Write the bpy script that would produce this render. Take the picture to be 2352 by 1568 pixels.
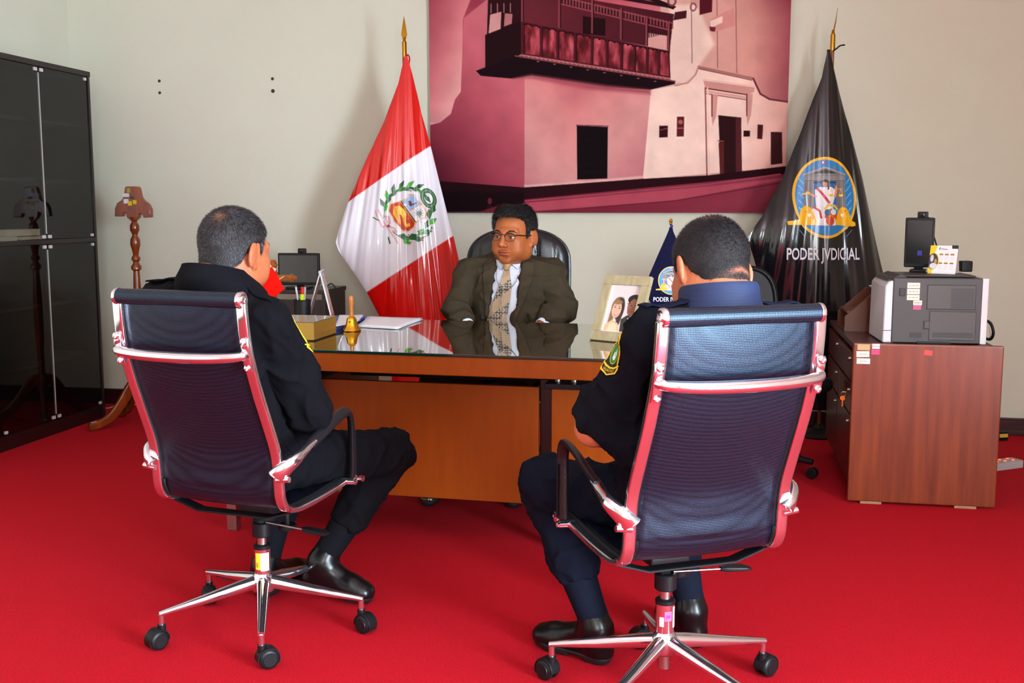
import bpy, bmesh, math, random
import numpy as np
from mathutils import Vector, Matrix
from mathutils.bvhtree import BVHTree

for o in list(bpy.data.objects):
    bpy.data.objects.remove(o)
C = bpy.context.scene.collection
sc = bpy.context.scene

# ------------------------------------------------------------------ camera
F, YH, H = 2442.0, 480.0, 1.28           # focal length in pixels, horizon row, lens height
PITCH = math.atan((784 - YH) / F)
cd = bpy.data.cameras.new('camera'); cam = bpy.data.objects.new('camera', cd); C.objects.link(cam)
cam.location = (0, 0, H); cam.rotation_euler = (math.pi / 2 - PITCH, 0, 0)
cd.sensor_width = 36; cd.lens = F / 2352 * 36; cd.clip_start = 0.05
sc.camera = cam
sc.view_settings.view_transform = 'Standard'; sc.view_settings.look = 'None'
sc.view_settings.gamma = 1; sc.view_settings.use_curve_mapping = False
sc.view_settings.exposure = 1.16
# ------------------------------------------------------------------ room frame and light
RA = math.radians(-10.3)
E1 = Vector((math.cos(RA), math.sin(RA), 0)); E2 = Vector((math.sin(RA), -math.cos(RA), 0))
OC = Vector((-2.84, 7.0, 0))
def R3(a, b, z=0): return OC + E1 * a + E2 * b + Vector((0, 0, z))
RW, RL, RH = 6.7, 8.9, 3.1                # room width, length, height
w = bpy.data.worlds.new('daylight'); sc.world = w; w.use_nodes = True
w.node_tree.nodes['Background'].inputs[0].default_value = (0.62, 0.78, 1, 1)
w.node_tree.nodes['Background'].inputs[1].default_value = 1.0
def window_light(a, z, sx, sz, power, col, b=RL + .02, side=None):
    l = bpy.data.lights.new('window_daylight', 'AREA'); l.shape = 'RECTANGLE'; l.size = sx; l.size_y = sz
    l.energy = power; l.color = col
    o = bpy.data.objects.new('window_daylight', l); C.objects.link(o)
    o.location = R3(a, b, z)
    d = -E2 if side is None else side
    o.rotation_euler = (d + Vector((0, 0, -.03))).to_track_quat('-Z', 'Y').to_euler()
WINS = [(4.3, 5.9, .95, 2.55)]
window_light(5.1, 1.75, 1.6, 1.6, 62, (.93, .97, 1))
SIDEWIN = (5.45, 7.25, .03, 2.3)           # in the right-hand wall, beside and behind the camera
window_light(RW + .42, 1.18, 1.85, 2.3, 470, (.70, .86, 1), b=6.35, side=-E1)

# ------------------------------------------------------------------ helpers
def P(u, v, y):
    a = (u - 1176) / F; b = -(v - 784) / F
    r = Vector((a, math.cos(PITCH) + b * math.sin(PITCH), -math.sin(PITCH) + b * math.cos(PITCH)))
    return Vector((0, 0, H)) + r * (y / r.y)
def G(u, v, z=0.0):
    a = (u - 1176) / F; b = -(v - 784) / F
    r = Vector((a, math.cos(PITCH) + b * math.sin(PITCH), -math.sin(PITCH) + b * math.cos(PITCH)))
    return Vector((0, 0, H)) + r * ((z - H) / r.z)
def lin(c):
    return tuple(((x / 255) / 12.92 if x / 255 <= .04045 else ((x / 255 + .055) / 1.055) ** 2.4) for x in c[:3]) + (1.0,)
MATS = {}
def mat(name, col, rough=.5, metal=0, spec=.5, var=0, vscale=8, bump=0, bscale=60, coat=0, stretch=(1, 1, 1), attr=False,
        col2=None, sheen=0, trans=0, weave=0, ior=1.45, tint=None):
    if name in MATS: return MATS[name]
    m = bpy.data.materials.new(name); m.use_nodes = True; MATS[name] = m
    nt = m.node_tree; b = nt.nodes['Principled BSDF']; N = nt.nodes.new; L = nt.links.new
    c = lin(col)
    b.inputs['Base Color'].default_value = c; b.inputs['Roughness'].default_value = rough
    b.inputs['Metallic'].default_value = metal; b.inputs['Specular IOR Level'].default_value = spec
    b.inputs['Coat Weight'].default_value = coat; b.inputs['Coat Roughness'].default_value = .08
    b.inputs['IOR'].default_value = ior
    if tint: b.inputs['Specular Tint'].default_value = tint + (1,)
    if sheen: b.inputs['Sheen Weight'].default_value = sheen
    if trans: b.inputs['Transmission Weight'].default_value = trans
    tc = N('ShaderNodeTexCoord'); mp = N('ShaderNodeMapping'); L(tc.outputs['Object'], mp.inputs[0])
    mp.inputs['Scale'].default_value = stretch
    src = None
    if attr:
        at = N('ShaderNodeAttribute'); at.attribute_name = 'Col'; src = at.outputs['Color']
    if var or col2:
        nz = N('ShaderNodeTexNoise'); nz.inputs['Scale'].default_value = vscale; nz.inputs['Detail'].default_value = 5
        L(mp.outputs[0], nz.inputs['Vector'])
        rp = N('ShaderNodeValToRGB'); L(nz.outputs[0], rp.inputs[0])
        if attr:
            rp.color_ramp.elements[0].color = (1 - var,) * 3 + (1,); rp.color_ramp.elements[1].color = (1 + var * .3,) * 3 + (1,)
            mx = N('ShaderNodeMixRGB'); mx.blend_type = 'MULTIPLY'; mx.inputs[0].default_value = 1
            L(src, mx.inputs[1]); L(rp.outputs[0], mx.inputs[2]); src = mx.outputs[0]
        else:
            c2 = lin(col2) if col2 else tuple(min(1, x * (1 + var)) for x in c[:3]) + (1,)
            c1 = c if col2 else tuple(x * (1 - var) for x in c[:3]) + (1,)
            rp.color_ramp.elements[0].color = c1; rp.color_ramp.elements[1].color = c2
            src = rp.outputs[0]
        rp.color_ramp.elements[0].position = .3; rp.color_ramp.elements[1].position = .7
    h = None
    if bump:
        n2 = N('ShaderNodeTexNoise'); n2.inputs['Scale'].default_value = bscale; n2.inputs['Detail'].default_value = 3
        L(mp.outputs[0], n2.inputs['Vector']); h = n2.outputs[0]
    if weave:
        vo = N('ShaderNodeTexVoronoi'); vo.inputs['Scale'].default_value = weave; vo.inputs['Randomness'].default_value = 0.12
        L(mp.outputs[0], vo.inputs['Vector']); h = vo.outputs['Distance']
        rp = N('ShaderNodeValToRGB'); rp.color_ramp.elements[0].color = tuple(min(1, x * 1.5) for x in c[:3]) + (1,)
        rp.color_ramp.elements[1].color = tuple(x * .35 for x in c[:3]) + (1,)
        rp.color_ramp.elements[0].position = .25; rp.color_ramp.elements[1].position = .6
        L(h, rp.inputs[0]); src = rp.outputs[0]; bump = bump or .3
    if h is not None:
        bp = N('ShaderNodeBump'); bp.inputs['Strength'].default_value = bump; bp.inputs['Distance'].default_value = .004
        if weave: bp.inputs['Distance'].default_value = .001; bp.invert = True
        L(h, bp.inputs['Height']); L(bp.outputs[0], b.inputs['Normal'])
    if src is not None: L(src, b.inputs['Base Color'])
    return m

class MB:
    def __init__(s): s.v = []; s.f = []; s.m = []; s.c = None
    def add(s, vf, M=None, mi=0):
        v, f = vf; n = len(s.v)
        for p in v:
            p = Vector(p); s.v.append(M @ p if M is not None else p)
        for q in f: s.f.append([i + n for i in q]); s.m.append(mi)
        return s
    def build(s, name, mats, parent=None, smooth=40, loc=None, rotz=0):
        me = bpy.data.meshes.new(name); me.from_pydata([tuple(p) for p in s.v], [], s.f)
        if not isinstance(mats, (list, tuple)): mats = [mats]
        for m in mats: me.materials.append(m)
        me.polygons.foreach_set('material_index', s.m)
        me.update()
        if smooth:
            me.polygons.foreach_set('use_smooth', [True] * len(me.polygons)); me.set_sharp_from_angle(angle=math.radians(smooth))
        o = bpy.data.objects.new(name, me); C.objects.link(o)
        if smooth and len(me.polygons) < 6000:
            wn = o.modifiers.new('n', 'WEIGHTED_NORMAL'); wn.keep_sharp = True; wn.weight = 80
        if parent is not None: o.parent = parent
        if loc is not None: o.location = loc
        o.rotation_euler = (0, 0, rotz)
        return o
def Mx(loc=(0, 0, 0), rot=(0, 0, 0)):
    from mathutils import Euler
    return Matrix.Translation(Vector(loc)) @ Euler(rot).to_matrix().to_4x4()
def frame(o, x, y, z): # matrix from axes
    return Matrix(((x[0], y[0], z[0], o[0]), (x[1], y[1], z[1], o[1]), (x[2], y[2], z[2], o[2]), (0, 0, 0, 1)))
_bc = {}
def box(sx, sy, sz, bev=0.0, seg=2):
    k = (round(sx, 5), round(sy, 5), round(sz, 5), bev, seg)
    if k in _bc: return _bc[k]
    bm = bmesh.new(); bmesh.ops.create_cube(bm, size=1)
    for v in bm.verts: v.co = Vector((v.co.x * sx, v.co.y * sy, v.co.z * sz))
    if bev > 0:
        bmesh.ops.bevel(bm, geom=bm.edges[:], offset=min(bev, .45 * min(sx, sy, sz)), segments=seg, affect='EDGES', profile=.5)
    bm.verts.index_update(); r = ([v.co.copy() for v in bm.verts], [[v.index for v in f.verts] for f in bm.faces]); bm.free()
    _bc[k] = r; return r
def lathe(prof, n=24, flip=False):
    v = []; f = []
    for r, z in prof:
        for i in range(n):
            a = 2 * math.pi * i / n; v.append((r * math.cos(a), r * math.sin(a), z))
    m = len(prof)
    for j in range(m - 1):
        for i in range(n):
            q = [j * n + i, j * n + (i + 1) % n, (j + 1) * n + (i + 1) % n, (j + 1) * n + i]
            f.append(q)
    if prof[0][0] > 1e-6: f.append(list(range(n))[::-1])
    if prof[-1][0] > 1e-6: f.append([(m - 1) * n + i for i in range(n)])
    return v, f
def cyl(r, h, n=24, bev=0): # along z centred at base
    if bev: return lathe([(r - bev, 0), (r, bev), (r, h - bev), (r - bev, h)], n)
    return lathe([(r, 0), (r, h)], n)
def tube(pts, rad, n=12, rb=None, up=None, sect=None, cap=True):
    """sweep an ellipse (rad, rb) or a 2D section along points; up fixes the section's second axis"""
    pts = [Vector(p) for p in pts]; v = []; f = []; K = len(pts)
    prev = None
    for i, p in enumerate(pts):
        t = (pts[min(i + 1, K - 1)] - pts[max(i - 1, 0)]).normalized()
        if up is not None:
            u = Vector(up) - t * t.dot(Vector(up)); u.normalize()
        else:
            if prev is None:
                u = t.orthogonal().normalized()
            else:
                u = prev - t * t.dot(prev); u.normalize()
        prev = u; s_ = t.cross(u)
        r1 = rad[i] if isinstance(rad, (list, tuple)) else rad
        r2 = (rb[i] if isinstance(rb, (list, tuple)) else rb) if rb is not None else r1
        if sect is None:
            for k in range(n):
                a = 2 * math.pi * k / n; v.append(p + s_ * (r1 * math.cos(a)) + u * (r2 * math.sin(a)))
        else:
            for (sx, sy) in sect: v.append(p + s_ * (sx * r1) + u * (sy * r2))
    m = n if sect is None else len(sect)
    for i in range(K - 1):
        for k in range(m): f.append([i * m + k, i * m + (k + 1) % m, (i + 1) * m + (k + 1) % m, (i + 1) * m + k])
    if cap: f.append(list(range(m))[::-1]); f.append([(K - 1) * m + k for k in range(m)])
    return v, f
def rsect(b=.25, n=3): # rounded unit square section (half size 1)
    o = []
    for cx, cy, a0 in ((1 - b, 1 - b, 0), (-1 + b, 1 - b, 90), (-1 + b, -1 + b, 180), (1 - b, -1 + b, 270)):
        for k in range(n + 1):
            a = math.radians(a0 + 90 * k / n); o.append((cx + b * math.cos(a), cy + b * math.sin(a)))
    return o
def spline(pts, n=8):
    pts = [Vector(p) for p in pts]; o = []
    for i in range(len(pts) - 1):
        p0 = pts[max(i - 1, 0)]; p1 = pts[i]; p2 = pts[i + 1]; p3 = pts[min(i + 2, len(pts) - 1)]
        for k in range(n):
            t = k / n
            o.append(.5 * ((2 * p1) + (p2 - p0) * t + (2 * p0 - 5 * p1 + 4 * p2 - p3) * t * t + (3 * p1 - p0 - 3 * p2 + p3) * t ** 3))
    o.append(pts[-1]); return o
def prism(poly, d): # poly in xz, extruded along y from 0 to d
    n = len(poly); v = [(x, 0, z) for x, z in poly] + [(x, d, z) for x, z in poly]
    f = [list(range(n))[::-1] if False else list(range(n)), [n + i for i in range(n)][::-1]]
    for i in range(n): f.append([i, i + n, (i + 1) % n + n, (i + 1) % n])
    return v, f
def uvsphere(r, n=16, sc3=(1, 1, 1)):
    prof = [(max(1e-7, r * math.sin(math.pi * i / n)), -r * math.cos(math.pi * i / n)) for i in range(n + 1)]
    v, f = lathe(prof, n * 2); return [(a * sc3[0], b * sc3[1], c_ * sc3[2]) for a, b, c_ in v], f
def thing(name, label, cat, loc=(0, 0, 0), rotz=0, group=None):
    o = bpy.data.objects.new(name, None); C.objects.link(o); o.empty_display_size = .1
    o.location = loc; o.rotation_euler = (0, 0, rotz); o['label'] = label; o['category'] = cat
    if group: o['group'] = group
    return o
def tag(o, label, cat, group=None):
    o['label'] = label; o['category'] = cat
    if group: o['group'] = group
    return o
def struct(o): o['kind'] = 'structure'; return o
def pc(o, label): o['label'] = label; return o
def one(vf, name, m, parent=None, M=None, smooth=40, loc=None, rotz=0):
    return MB().add(vf, M).build(name, m, parent, smooth, loc, rotz)
def text_mesh(body, size, font_depth=0.0, align='CENTER', xs=1.0, space=1.0, bold=0.0):
    cu = bpy.data.curves.new('lettering', 'FONT'); cu.body = body; cu.size = size; cu.align_x = align; cu.align_y = 'CENTER'
    cu.extrude = font_depth; cu.offset = bold; cu.space_character = space; cu.resolution_u = 3
    o = bpy.data.objects.new('lettering_tmp', cu); C.objects.link(o)
    dg = bpy.context.evaluated_depsgraph_get(); me = o.evaluated_get(dg).to_mesh()
    v = [(p.co.x * xs, p.co.y, p.co.z) for p in me.vertices]; f = [list(p.vertices) for p in me.polygons]
    o.evaluated_get(dg).to_mesh_clear(); bpy.data.objects.remove(o); bpy.data.curves.remove(cu)
    return v, f
def add_cols(o, cols): # per-vertex sRGB 0..255 -> colour attribute
    c = np.asarray(cols, float) / 255; l = np.where(c <= .04045, c / 12.92, ((c + .055) / 1.055) ** 2.4)
    a = o.data.color_attributes.new('Col', 'FLOAT_COLOR', 'POINT')
    a.data.foreach_set('color', np.concatenate([l, np.ones((len(l), 1))], 1).astype(np.float32).ravel())

# ---- numpy noise
_rs = np.random.RandomState(7); _lat = _rs.rand(32, 32, 32).astype(np.float32)
def vnoise(p):
    i = np.floor(p).astype(int); f = p - i; f = f * f * (3 - 2 * f); i &= 31; j = (i + 1) & 31
    def g(a, b, c_): return _lat[a[:, 0], b[:, 1], c_[:, 2]]
    x, y, z = f[:, 0], f[:, 1], f[:, 2]
    return (((g(i, i, i) * (1 - x) + g(j, i, i) * x) * (1 - y) + (g(i, j, i) * (1 - x) + g(j, j, i) * x) * y) * (1 - z)
            + ((g(i, i, j) * (1 - x) + g(j, i, j) * x) * (1 - y) + (g(i, j, j) * (1 - x) + g(j, j, j) * x) * y) * z)
def fbm(p, o=3):
    s = 0; a = .5
    for k in range(o): s = s + a * vnoise(p * 2 ** k + 13.7 * k); a *= .5
    return s / (1 - .5 ** o)
# ---- 2D painter on a grid (prints, emblems)
class Paint:
    def __init__(s, x0, x1, y0, y1, step, bg=(0, 0, 0), alpha=True):
        s.nx = int(round((x1 - x0) / step)) + 1; s.ny = int(round((y1 - y0) / step)) + 1
        s.X, s.Y = np.meshgrid(np.linspace(x0, x1, s.nx), np.linspace(y0, y1, s.ny))
        s.c = np.zeros((s.ny, s.nx, 3)) + np.array(bg, float); s.a = np.zeros((s.ny, s.nx)); s.st = step
        if not alpha: s.a[:] = 1
    def put(s, d, col, soft=None): # d<0 inside
        k = np.clip(.5 - d / (soft or s.st), 0, 1)
        col = np.array(col, float) if not isinstance(col, np.ndarray) else col
        s.c = s.c * (1 - k[..., None]) + col * k[..., None]; s.a = np.maximum(s.a, k); return s
    def poly(s, pts, col, soft=None):
        X, Y = s.X, s.Y; n = len(pts); ins = np.zeros(X.shape, bool); d = np.full(X.shape, 1e9)
        for i in range(n):
            ax, ay = pts[i]; bx, by = pts[(i + 1) % n]
            t = np.clip(((X - ax) * (bx - ax) + (Y - ay) * (by - ay)) / max(1e-12, (bx - ax) ** 2 + (by - ay) ** 2), 0, 1)
            d = np.minimum(d, np.hypot(X - ax - t * (bx - ax), Y - ay - t * (by - ay)))
            if ay != by:
                cr = ((ay > Y) != (by > Y)) & (X < (bx - ax) * (Y - ay) / (by - ay) + ax); ins ^= cr
        return s.put(np.where(ins, -d, d), col, soft)
    def ell(s, cx, cy, rx, ry, col, rot=0, soft=None, ring=None):
        c_, s_ = math.cos(rot), math.sin(rot); x = (s.X - cx) * c_ + (s.Y - cy) * s_; y = -(s.X - cx) * s_ + (s.Y - cy) * c_
        d = (np.hypot(x / rx, y / ry) - 1) * min(rx, ry)
        if ring: d = np.abs(d) - ring / 2
        return s.put(d, col, soft)
    def line(s, pts, w_, col, soft=None):
        X, Y = s.X, s.Y; d = np.full(X.shape, 1e9)
        for i in range(len(pts) - 1):
            ax, ay = pts[i]; bx, by = pts[i + 1]
            t = np.clip(((X - ax) * (bx - ax) + (Y - ay) * (by - ay)) / max(1e-12, (bx - ax) ** 2 + (by - ay) ** 2), 0, 1)
            d = np.minimum(d, np.hypot(X - ax - t * (bx - ax), Y - ay - t * (by - ay)))
        return s.put(d - w_ / 2, col, soft)
    def mesh(s, name, fn, m, parent=None, masked=True):
        """fn maps flat arrays X, Y to world points; only cells with some cover are kept"""
        pts = fn(s.X.ravel(), s.Y.ravel()); ok = (s.a > .5).ravel() if masked else np.ones(s.nx * s.ny, bool)
        ok &= ~np.isnan(pts[:, 0])
        idx = np.arange(s.nx * s.ny).reshape(s.ny, s.nx)
        q = np.stack([idx[:-1, :-1], idx[:-1, 1:], idx[1:, 1:], idx[1:, :-1]], -1).reshape(-1, 4)
        q = q[ok[q].all(1)]; use = np.unique(q); rm = -np.ones(s.nx * s.ny, int); rm[use] = np.arange(len(use))
        me = bpy.data.meshes.new(name); me.from_pydata(pts[use].tolist(), [], rm[q].tolist()); me.materials.append(m); me.update()
        me.polygons.foreach_set('use_smooth', [True] * len(me.polygons))
        o = bpy.data.objects.new(name, me); C.objects.link(o)
        if parent is not None: o.parent = parent
        add_cols(o, s.c.reshape(-1, 3)[use]); return o

# ------------------------------------------------------------------ materials
chrome = mat('chrome', (228, 228, 236), .085, .975)
steel = mat('brushed_steel', (185, 180, 178), .3, 1)
blackp = mat('black_plastic', (17, 18, 21), .42, spec=.3)
blacks = mat('black_gloss', (12, 12, 14), .15)
meshf = mat('chair_mesh', (17, 20, 33), .36, spec=.7, tint=(.5, .72, 1), weave=250, bump=.6)
meshr = mat('chair_mesh_roll', (20, 24, 36), .36, spec=.7, tint=(.5, .72, 1), weave=250, bump=.6)
leather = mat('black_leather', (17, 18, 23), .38, bump=.25, bscale=90)
brownw = mat('desk_wood', (138, 60, 6), .42, var=.07, vscale=30, stretch=(1, 1, .15), spec=.25)
redw = mat('cabinet_wood', (100, 36, 15), .3, col2=(130, 56, 22), vscale=6, stretch=(5, 5, .35), coat=.22, bump=.03, bscale=20)
darkw = mat('espresso_wood', (26, 14, 14), .35, coat=.1)
redd = mat('dark_red_wood', (66, 22, 16), .4, coat=.2, var=.2, vscale=10)
turned = mat('varnished_wood', (142, 66, 20), .22, col2=(96, 38, 10), vscale=5, stretch=(3, 3, .6), coat=.5)
brass = mat('brass', (212, 160, 40), .16, 1)
gold = mat('gold_metal', (190, 140, 40), .22, 1)
white = mat('white_paper', (232, 232, 238), .6)
attrm = mat('printed', (255, 255, 255), .55, attr=True)
attrg = mat('printed_gloss', (255, 255, 255), .3, attr=True)

# ================================================================== THE ROOM
wallm = mat('wall_paint', (206, 206, 188), .75, var=.025, vscale=1.3, bump=.12, bscale=180)
carpet = mat('red_carpet', (184, 15, 32), .95, spec=.15, var=.24, vscale=190, bump=.7, bscale=420, sheen=.0)
basem = mat('baseboard_wood', (52, 12, 14), .35)
def rbox(name, a0, a1, b0, b1, z0, z1, m, bev=0, parent=None, mb=None):
    v = box(a1 - a0, b1 - b0, z1 - z0, bev)
    M = frame(R3((a0 + a1) / 2, (b0 + b1) / 2, (z0 + z1) / 2), E1, E2 * -1 * -1, Vector((0, 0, 1)))
    M = frame(R3((a0 + a1) / 2, (b0 + b1) / 2, (z0 + z1) / 2), E1, -E2, Vector((0, 0, 1)))
    if mb is not None: mb.add(v, M); return mb
    return MB().add(v, M).build(name, m, parent)
struct(rbox('floor', -.1, RW + .1, -.1, RL + .1, -.1, 0, carpet))
struct(rbox('ceiling', -.1, RW + .1, -.1, RL + .1, RH, RH + .1, mat('ceiling_paint', (235, 232, 225), .8)))
struct(rbox('wall_back', -.1, RW + .1, -.1, 0, 0, RH, wallm))
struct(rbox('wall_left', -.1, 0, 0, RL, 0, RH, wallm))
def wall_with_holes(name, along, lo, hi, holes, t0, t1):
    mb = MB(); cur = lo
    for (h0, h1, z0, z1) in sorted(holes):
        seg = [(cur, h0, 0, RH), (h0, h1, 0, z0), (h0, h1, z1, RH)]; cur = h1
        for (p, q, r, s_) in seg:
            if along == 'a': rbox('', p, q, t0, t1, r, s_, None, mb=mb)
            else: rbox('', t0, t1, p, q, r, s_, None, mb=mb)
    if along == 'a': rbox('', cur, hi, t0, t1, 0, RH, None, mb=mb)
    else: rbox('', t0, t1, cur, hi, 0, RH, None, mb=mb)
    return struct(mb.build(name, wallm))
wall_with_holes('wall_rear', 'a', 0, RW, WINS, RL, RL + .1)
wall_with_holes('wall_right', 'b', 0, RL, [SIDEWIN], RW, RW + .4)
wf = mat('window_frame_paint', (225, 222, 215), .4)
for n, (h0, h1, z0, z1) in enumerate(WINS):
    mb = MB()
    for (p, q, r, s_) in ((h0, h0 + .05, z0, z1), (h1 - .05, h1, z0, z1), (h0 + .05, h1 - .05, z0, z0 + .05), (h0 + .05, h1 - .05, z1 - .05, z1), ((h0 + h1) / 2 - .02, (h0 + h1) / 2 + .02, z0 + .05, z1 - .05)):
        rbox('', p, q, RL - .05, RL - .002, r, s_, None, mb=mb)
    struct(mb.build('window_%d' % (n + 1), wf))
mb = MB(); h0, h1, z0, z1 = SIDEWIN
for (p, q, r, s_) in ((h0, h0 + .05, z0, z1), (h1 - .05, h1, z0, z1), (h0 + .05, h1 - .05, z0, z0 + .05), (h0 + .05, h1 - .05, z1 - .05, z1), ((h0 + h1) / 2 - .02, (h0 + h1) / 2 + .02, z0 + .05, z1 - .05)):
    rbox('', RW - .05, RW - .002, p, q, r, s_, None, mb=mb)
struct(mb.build('door_1', wf))
mb = MB(); rbox('', 0, RW, 0, .014, 0, .085, None, .004, mb=mb); rbox('', 0, RW, 0, .022, 0, .03, None, .004, mb=mb); rbox('', 0, RW, 0, .02, .085, .1, None, .004, mb=mb)
struct(mb.build('baseboard_back', basem))
mb = MB(); rbox('', 0, .014, .02, RL, 0, .085, None, .004, mb=mb); rbox('', 0, .02, .02, RL, .085, .1, None, .004, mb=mb)
struct(mb.build('baseboard_left', basem))
def wall_hit(u, v, off=0.0):
    """the point of the back wall seen at a pixel, moved off mm into the room"""
    r = P(u, v, 1.0) - Vector((0, 0, H)); n = E2; t = ((OC + E2 * off) - Vector((0, 0, H))).dot(n) / r.dot(n)
    return Vector((0, 0, H)) + r * t
for (u, v, lab) in ((366, 186, 'small dark wall plug hole, upper of the left pair'), (367, 213, 'small dark wall plug hole, lower of the left pair'),
                    (626, 181, 'small dark wall plug hole, upper of the right pair'), (627, 209, 'larger dark wall plug hole, lower of the right pair')):
    p = wall_hit(u, v, 0)
    q = Matrix.Translation(p) @ E2.to_track_quat('Z', 'Y').to_matrix().to_4x4()
    r = .008 if 'larger' not in lab else .010
    mb = MB().add(lathe([(r * 1.2, -.004), (r * 1.2, .002), (r * .8, .004), (r * .4, .001), (.0001, .001)], 14), q)
    tag(mb.build('wall_plug', mat('plug_brown', (72, 52, 36), .8)), lab, 'wall plug', 'plug holes in the back wall')

# ------------------------------------------------------------------ canvas print on the back wall
tl = wall_hit(984, 0, .035); bl = wall_hit(990, 491, .035); br = wall_hit(1802, 489, .035)
pa0 = (tl - OC).dot(E1); pa1 = (br - OC).dot(E1); pz0 = br.z
pxm = (1802 - 990) / (pa1 - pa0)
pa0 = (bl - OC).dot(E1)
vtop = -110
pt = thing('canvas_print', 'large rose tinted canvas print of a colonial balcony house on the back wall', 'picture', R3((pa0 + pa1) / 2, 0, pz0), RA)
def poster_map(X, Y): # print pixels -> wall plane
    a = pa0 + (X - 990) / (1802 - 990) * (pa1 - pa0)
    z = pz0 + (490 - Y) * (wall_hit(1400, 0).z - wall_hit(1400, 490).z) / 490
    o = R3(0, .0362); E = np.array(E1)
    return np.stack([o.x + E[0] * a, o.y + E[1] * a, z], 1)
def local(o, par):
    o.parent = par; bpy.context.view_layer.update(); o.matrix_parent_inverse = par.matrix_world.inverted(); return o
pzt = float(poster_map(np.array([1000.]), np.array([float(vtop)]))[0, 2])
o = rbox('canvas', pa0, pa1, 0.001, .035, pz0, pzt, mat('canvas_edge', (120, 90, 90), .8), .004); local(o, pt)
S = Paint(990, 1802, vtop, 490, 1.25, (196, 120, 128), alpha=False)
X, Y = S.X, S.Y
def g(*st): # vertical/horizontal gradients: (t, colour) stops over a field
    def f(t):
        ts = [a for a, _ in st]; return np.stack([np.interp(t, ts, [c_[k] for _, c_ in st]) for k in range(3)], -1)
    return f
sky = g((0, (150, 62, 80)), (.25, (196, 104, 118)), (.55, (226, 176, 174)), (1, (188, 122, 128)))(np.clip((X - 990) / 812, 0, 1) * .45 + np.clip(Y / 260, 0, 1) * .5)
S.c[:] = sky
S.put(-(X - 1520), g((0, (214, 176, 166)), (.55, (212, 160, 150)), (1, (128, 44, 66)))(np.clip(np.clip((X - 1560) / 240, 0, 1) * .8 + np.clip((60 - Y) / 200, 0, 1) * .35, 0, 1)))
# left glow of sky
S.poly([(990, -110), (1130, -110), (1070, 36), (1066, 200), (1050, 224), (1038, 255), (1012, 276), (990, 274)], g((0, (168, 84, 98)), (.5, (204, 128, 134)), (1, (228, 178, 172)))(np.clip((X - 990) / 80 * .5 + Y / 260 * .6, 0, 1)))
# facade left in shade, middle, bright right
S.poly([(1072, 34), (1130, -10), (1240, -110), (1240, 160), (1216, 170), (1214, 432), (985, 420), (985, 282), (1014, 275), (1040, 255), (1050, 222), (1064, 204)], g((0, (206, 132, 138)), (.35, (198, 112, 124)), (.75, (158, 70, 88)), (1, (110, 34, 54)))(np.clip((430 - 0 * X - (430 - Y)) / 430 * .6 + (1216 - X) / 230 * .4, 0, 1)))
S.poly([(1214, 160), (1540, 180), (1502, 210), (1487, 412), (1214, 432)], g((0, (188, 108, 116)), (.25, (214, 146, 146)), (.6, (212, 158, 156)), (1, (192, 128, 134)))(np.clip((Y - 160) / 270, 0, 1) * .6 + np.abs(X - 1330) / 160 * .4))
S.poly([(1502, 208), (1556, 200), (1580, 196), (1600, 178), (1606, 160), (1726, 186), (1742, 222), (1760, 234), (1802, 242), (1802, 386), (1487, 412)], g((0, (238, 212, 200)), (.5, (240, 212, 200)), (.8, (216, 164, 156)), (1, (196, 122, 128)))(np.clip((X - 1500) / 300, 0, 1) * .75 + np.clip((Y - 330) / 200, 0, 1) * .25))
S.poly([(1540, 20), (1600, 20), (1640, 110), (1606, 158), (1600, 178), (1576, 196), (1540, 190)], (232, 205, 194), 8)
# roof line and coping
S.line([(1606, 159), (1724, 187)], 5, (176, 122, 118)); S.line([(1607, 163), (1723, 191)], 2, (120, 70, 74)); S.line([(1726, 188), (1742, 222), (1762, 234), (1802, 241)], 4, (120, 60, 70))
S.line([(1556, 200), (1584, 194), (1600, 176), (1606, 160)], 3, (190, 140, 132))
# balcony
db = (46, 20, 26); mb_ = (112, 46, 58)
S.poly([(1130, -40), (1206, -60), (1208, 120), (1124, 148)], (60, 26, 32))
S.poly([(1134, 28), (1160, 22), (1158, 62), (1130, 74)], (212, 160, 158)); S.poly([(1168, 26), (1186, 28), (1184, 50), (1166, 56)], (190, 130, 132))
for k in range(4): S.line([(1136 + 15 * k, 4), (1136 + 15 * k, 24)], 2, (196, 140, 142))
S.poly([(1122, 74), (1206, 44), (1208, 130), (1122, 150)], db)
S.poly([(1206, -30), (1550, 40), (1542, 120), (1206, 50)], g((0, (118, 52, 64)), (1, (84, 34, 44)))(np.clip((X - 1206) / 340, 0, 1)))
S.poly([(1206, -60), (1548, 22), (1548, 28), (1400, -2), (1206, -40)], (60, 24, 34))
S.poly([(1347, 38), (1398, 46), (1398, 84), (1347, 78)], (48, 18, 26))
S.poly([(1494, 80), (1536, 88), (1536, 124), (1494, 112)], (214, 168, 162))
for k in range(9): S.line([(1496 + 5 * k, 68 + k), (1496 + 5 * k, 90 - k)], 2.2, (60, 26, 32))
for k in range(36):
    x = 1300 + 7 * k
    y = -4 + (x - 1300) * .262
    S.line([(x, y - 1), (x, y + 12)], 3, (70, 28, 38)); S.line([(x + 3, y - 2), (x + 3, y + 12)], 2, (168, 98, 104))
S.line([(1296, -7), (1545, 60)], 3, (158, 84, 92)); S.line([(1296, 9), (1545, 76)], 3, (158, 84, 92))
for x, y0, y1 in ((1208, -40, 120), (1293, -20, 62), (1368, 0, 76), (1433, 24, 92), (1490, 46, 108), (1539, 60, 124)): S.line([(x, y0), (x, y1)], 4, (150, 80, 88)); S.line([(x + 3, y0), (x + 3, y1)], 2, (40, 16, 22))
S.poly([(1200, -75), (1500, 0), (1555, 24), (1548, 30), (1496, 8), (1200, -58)], (52, 20, 30))
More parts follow.
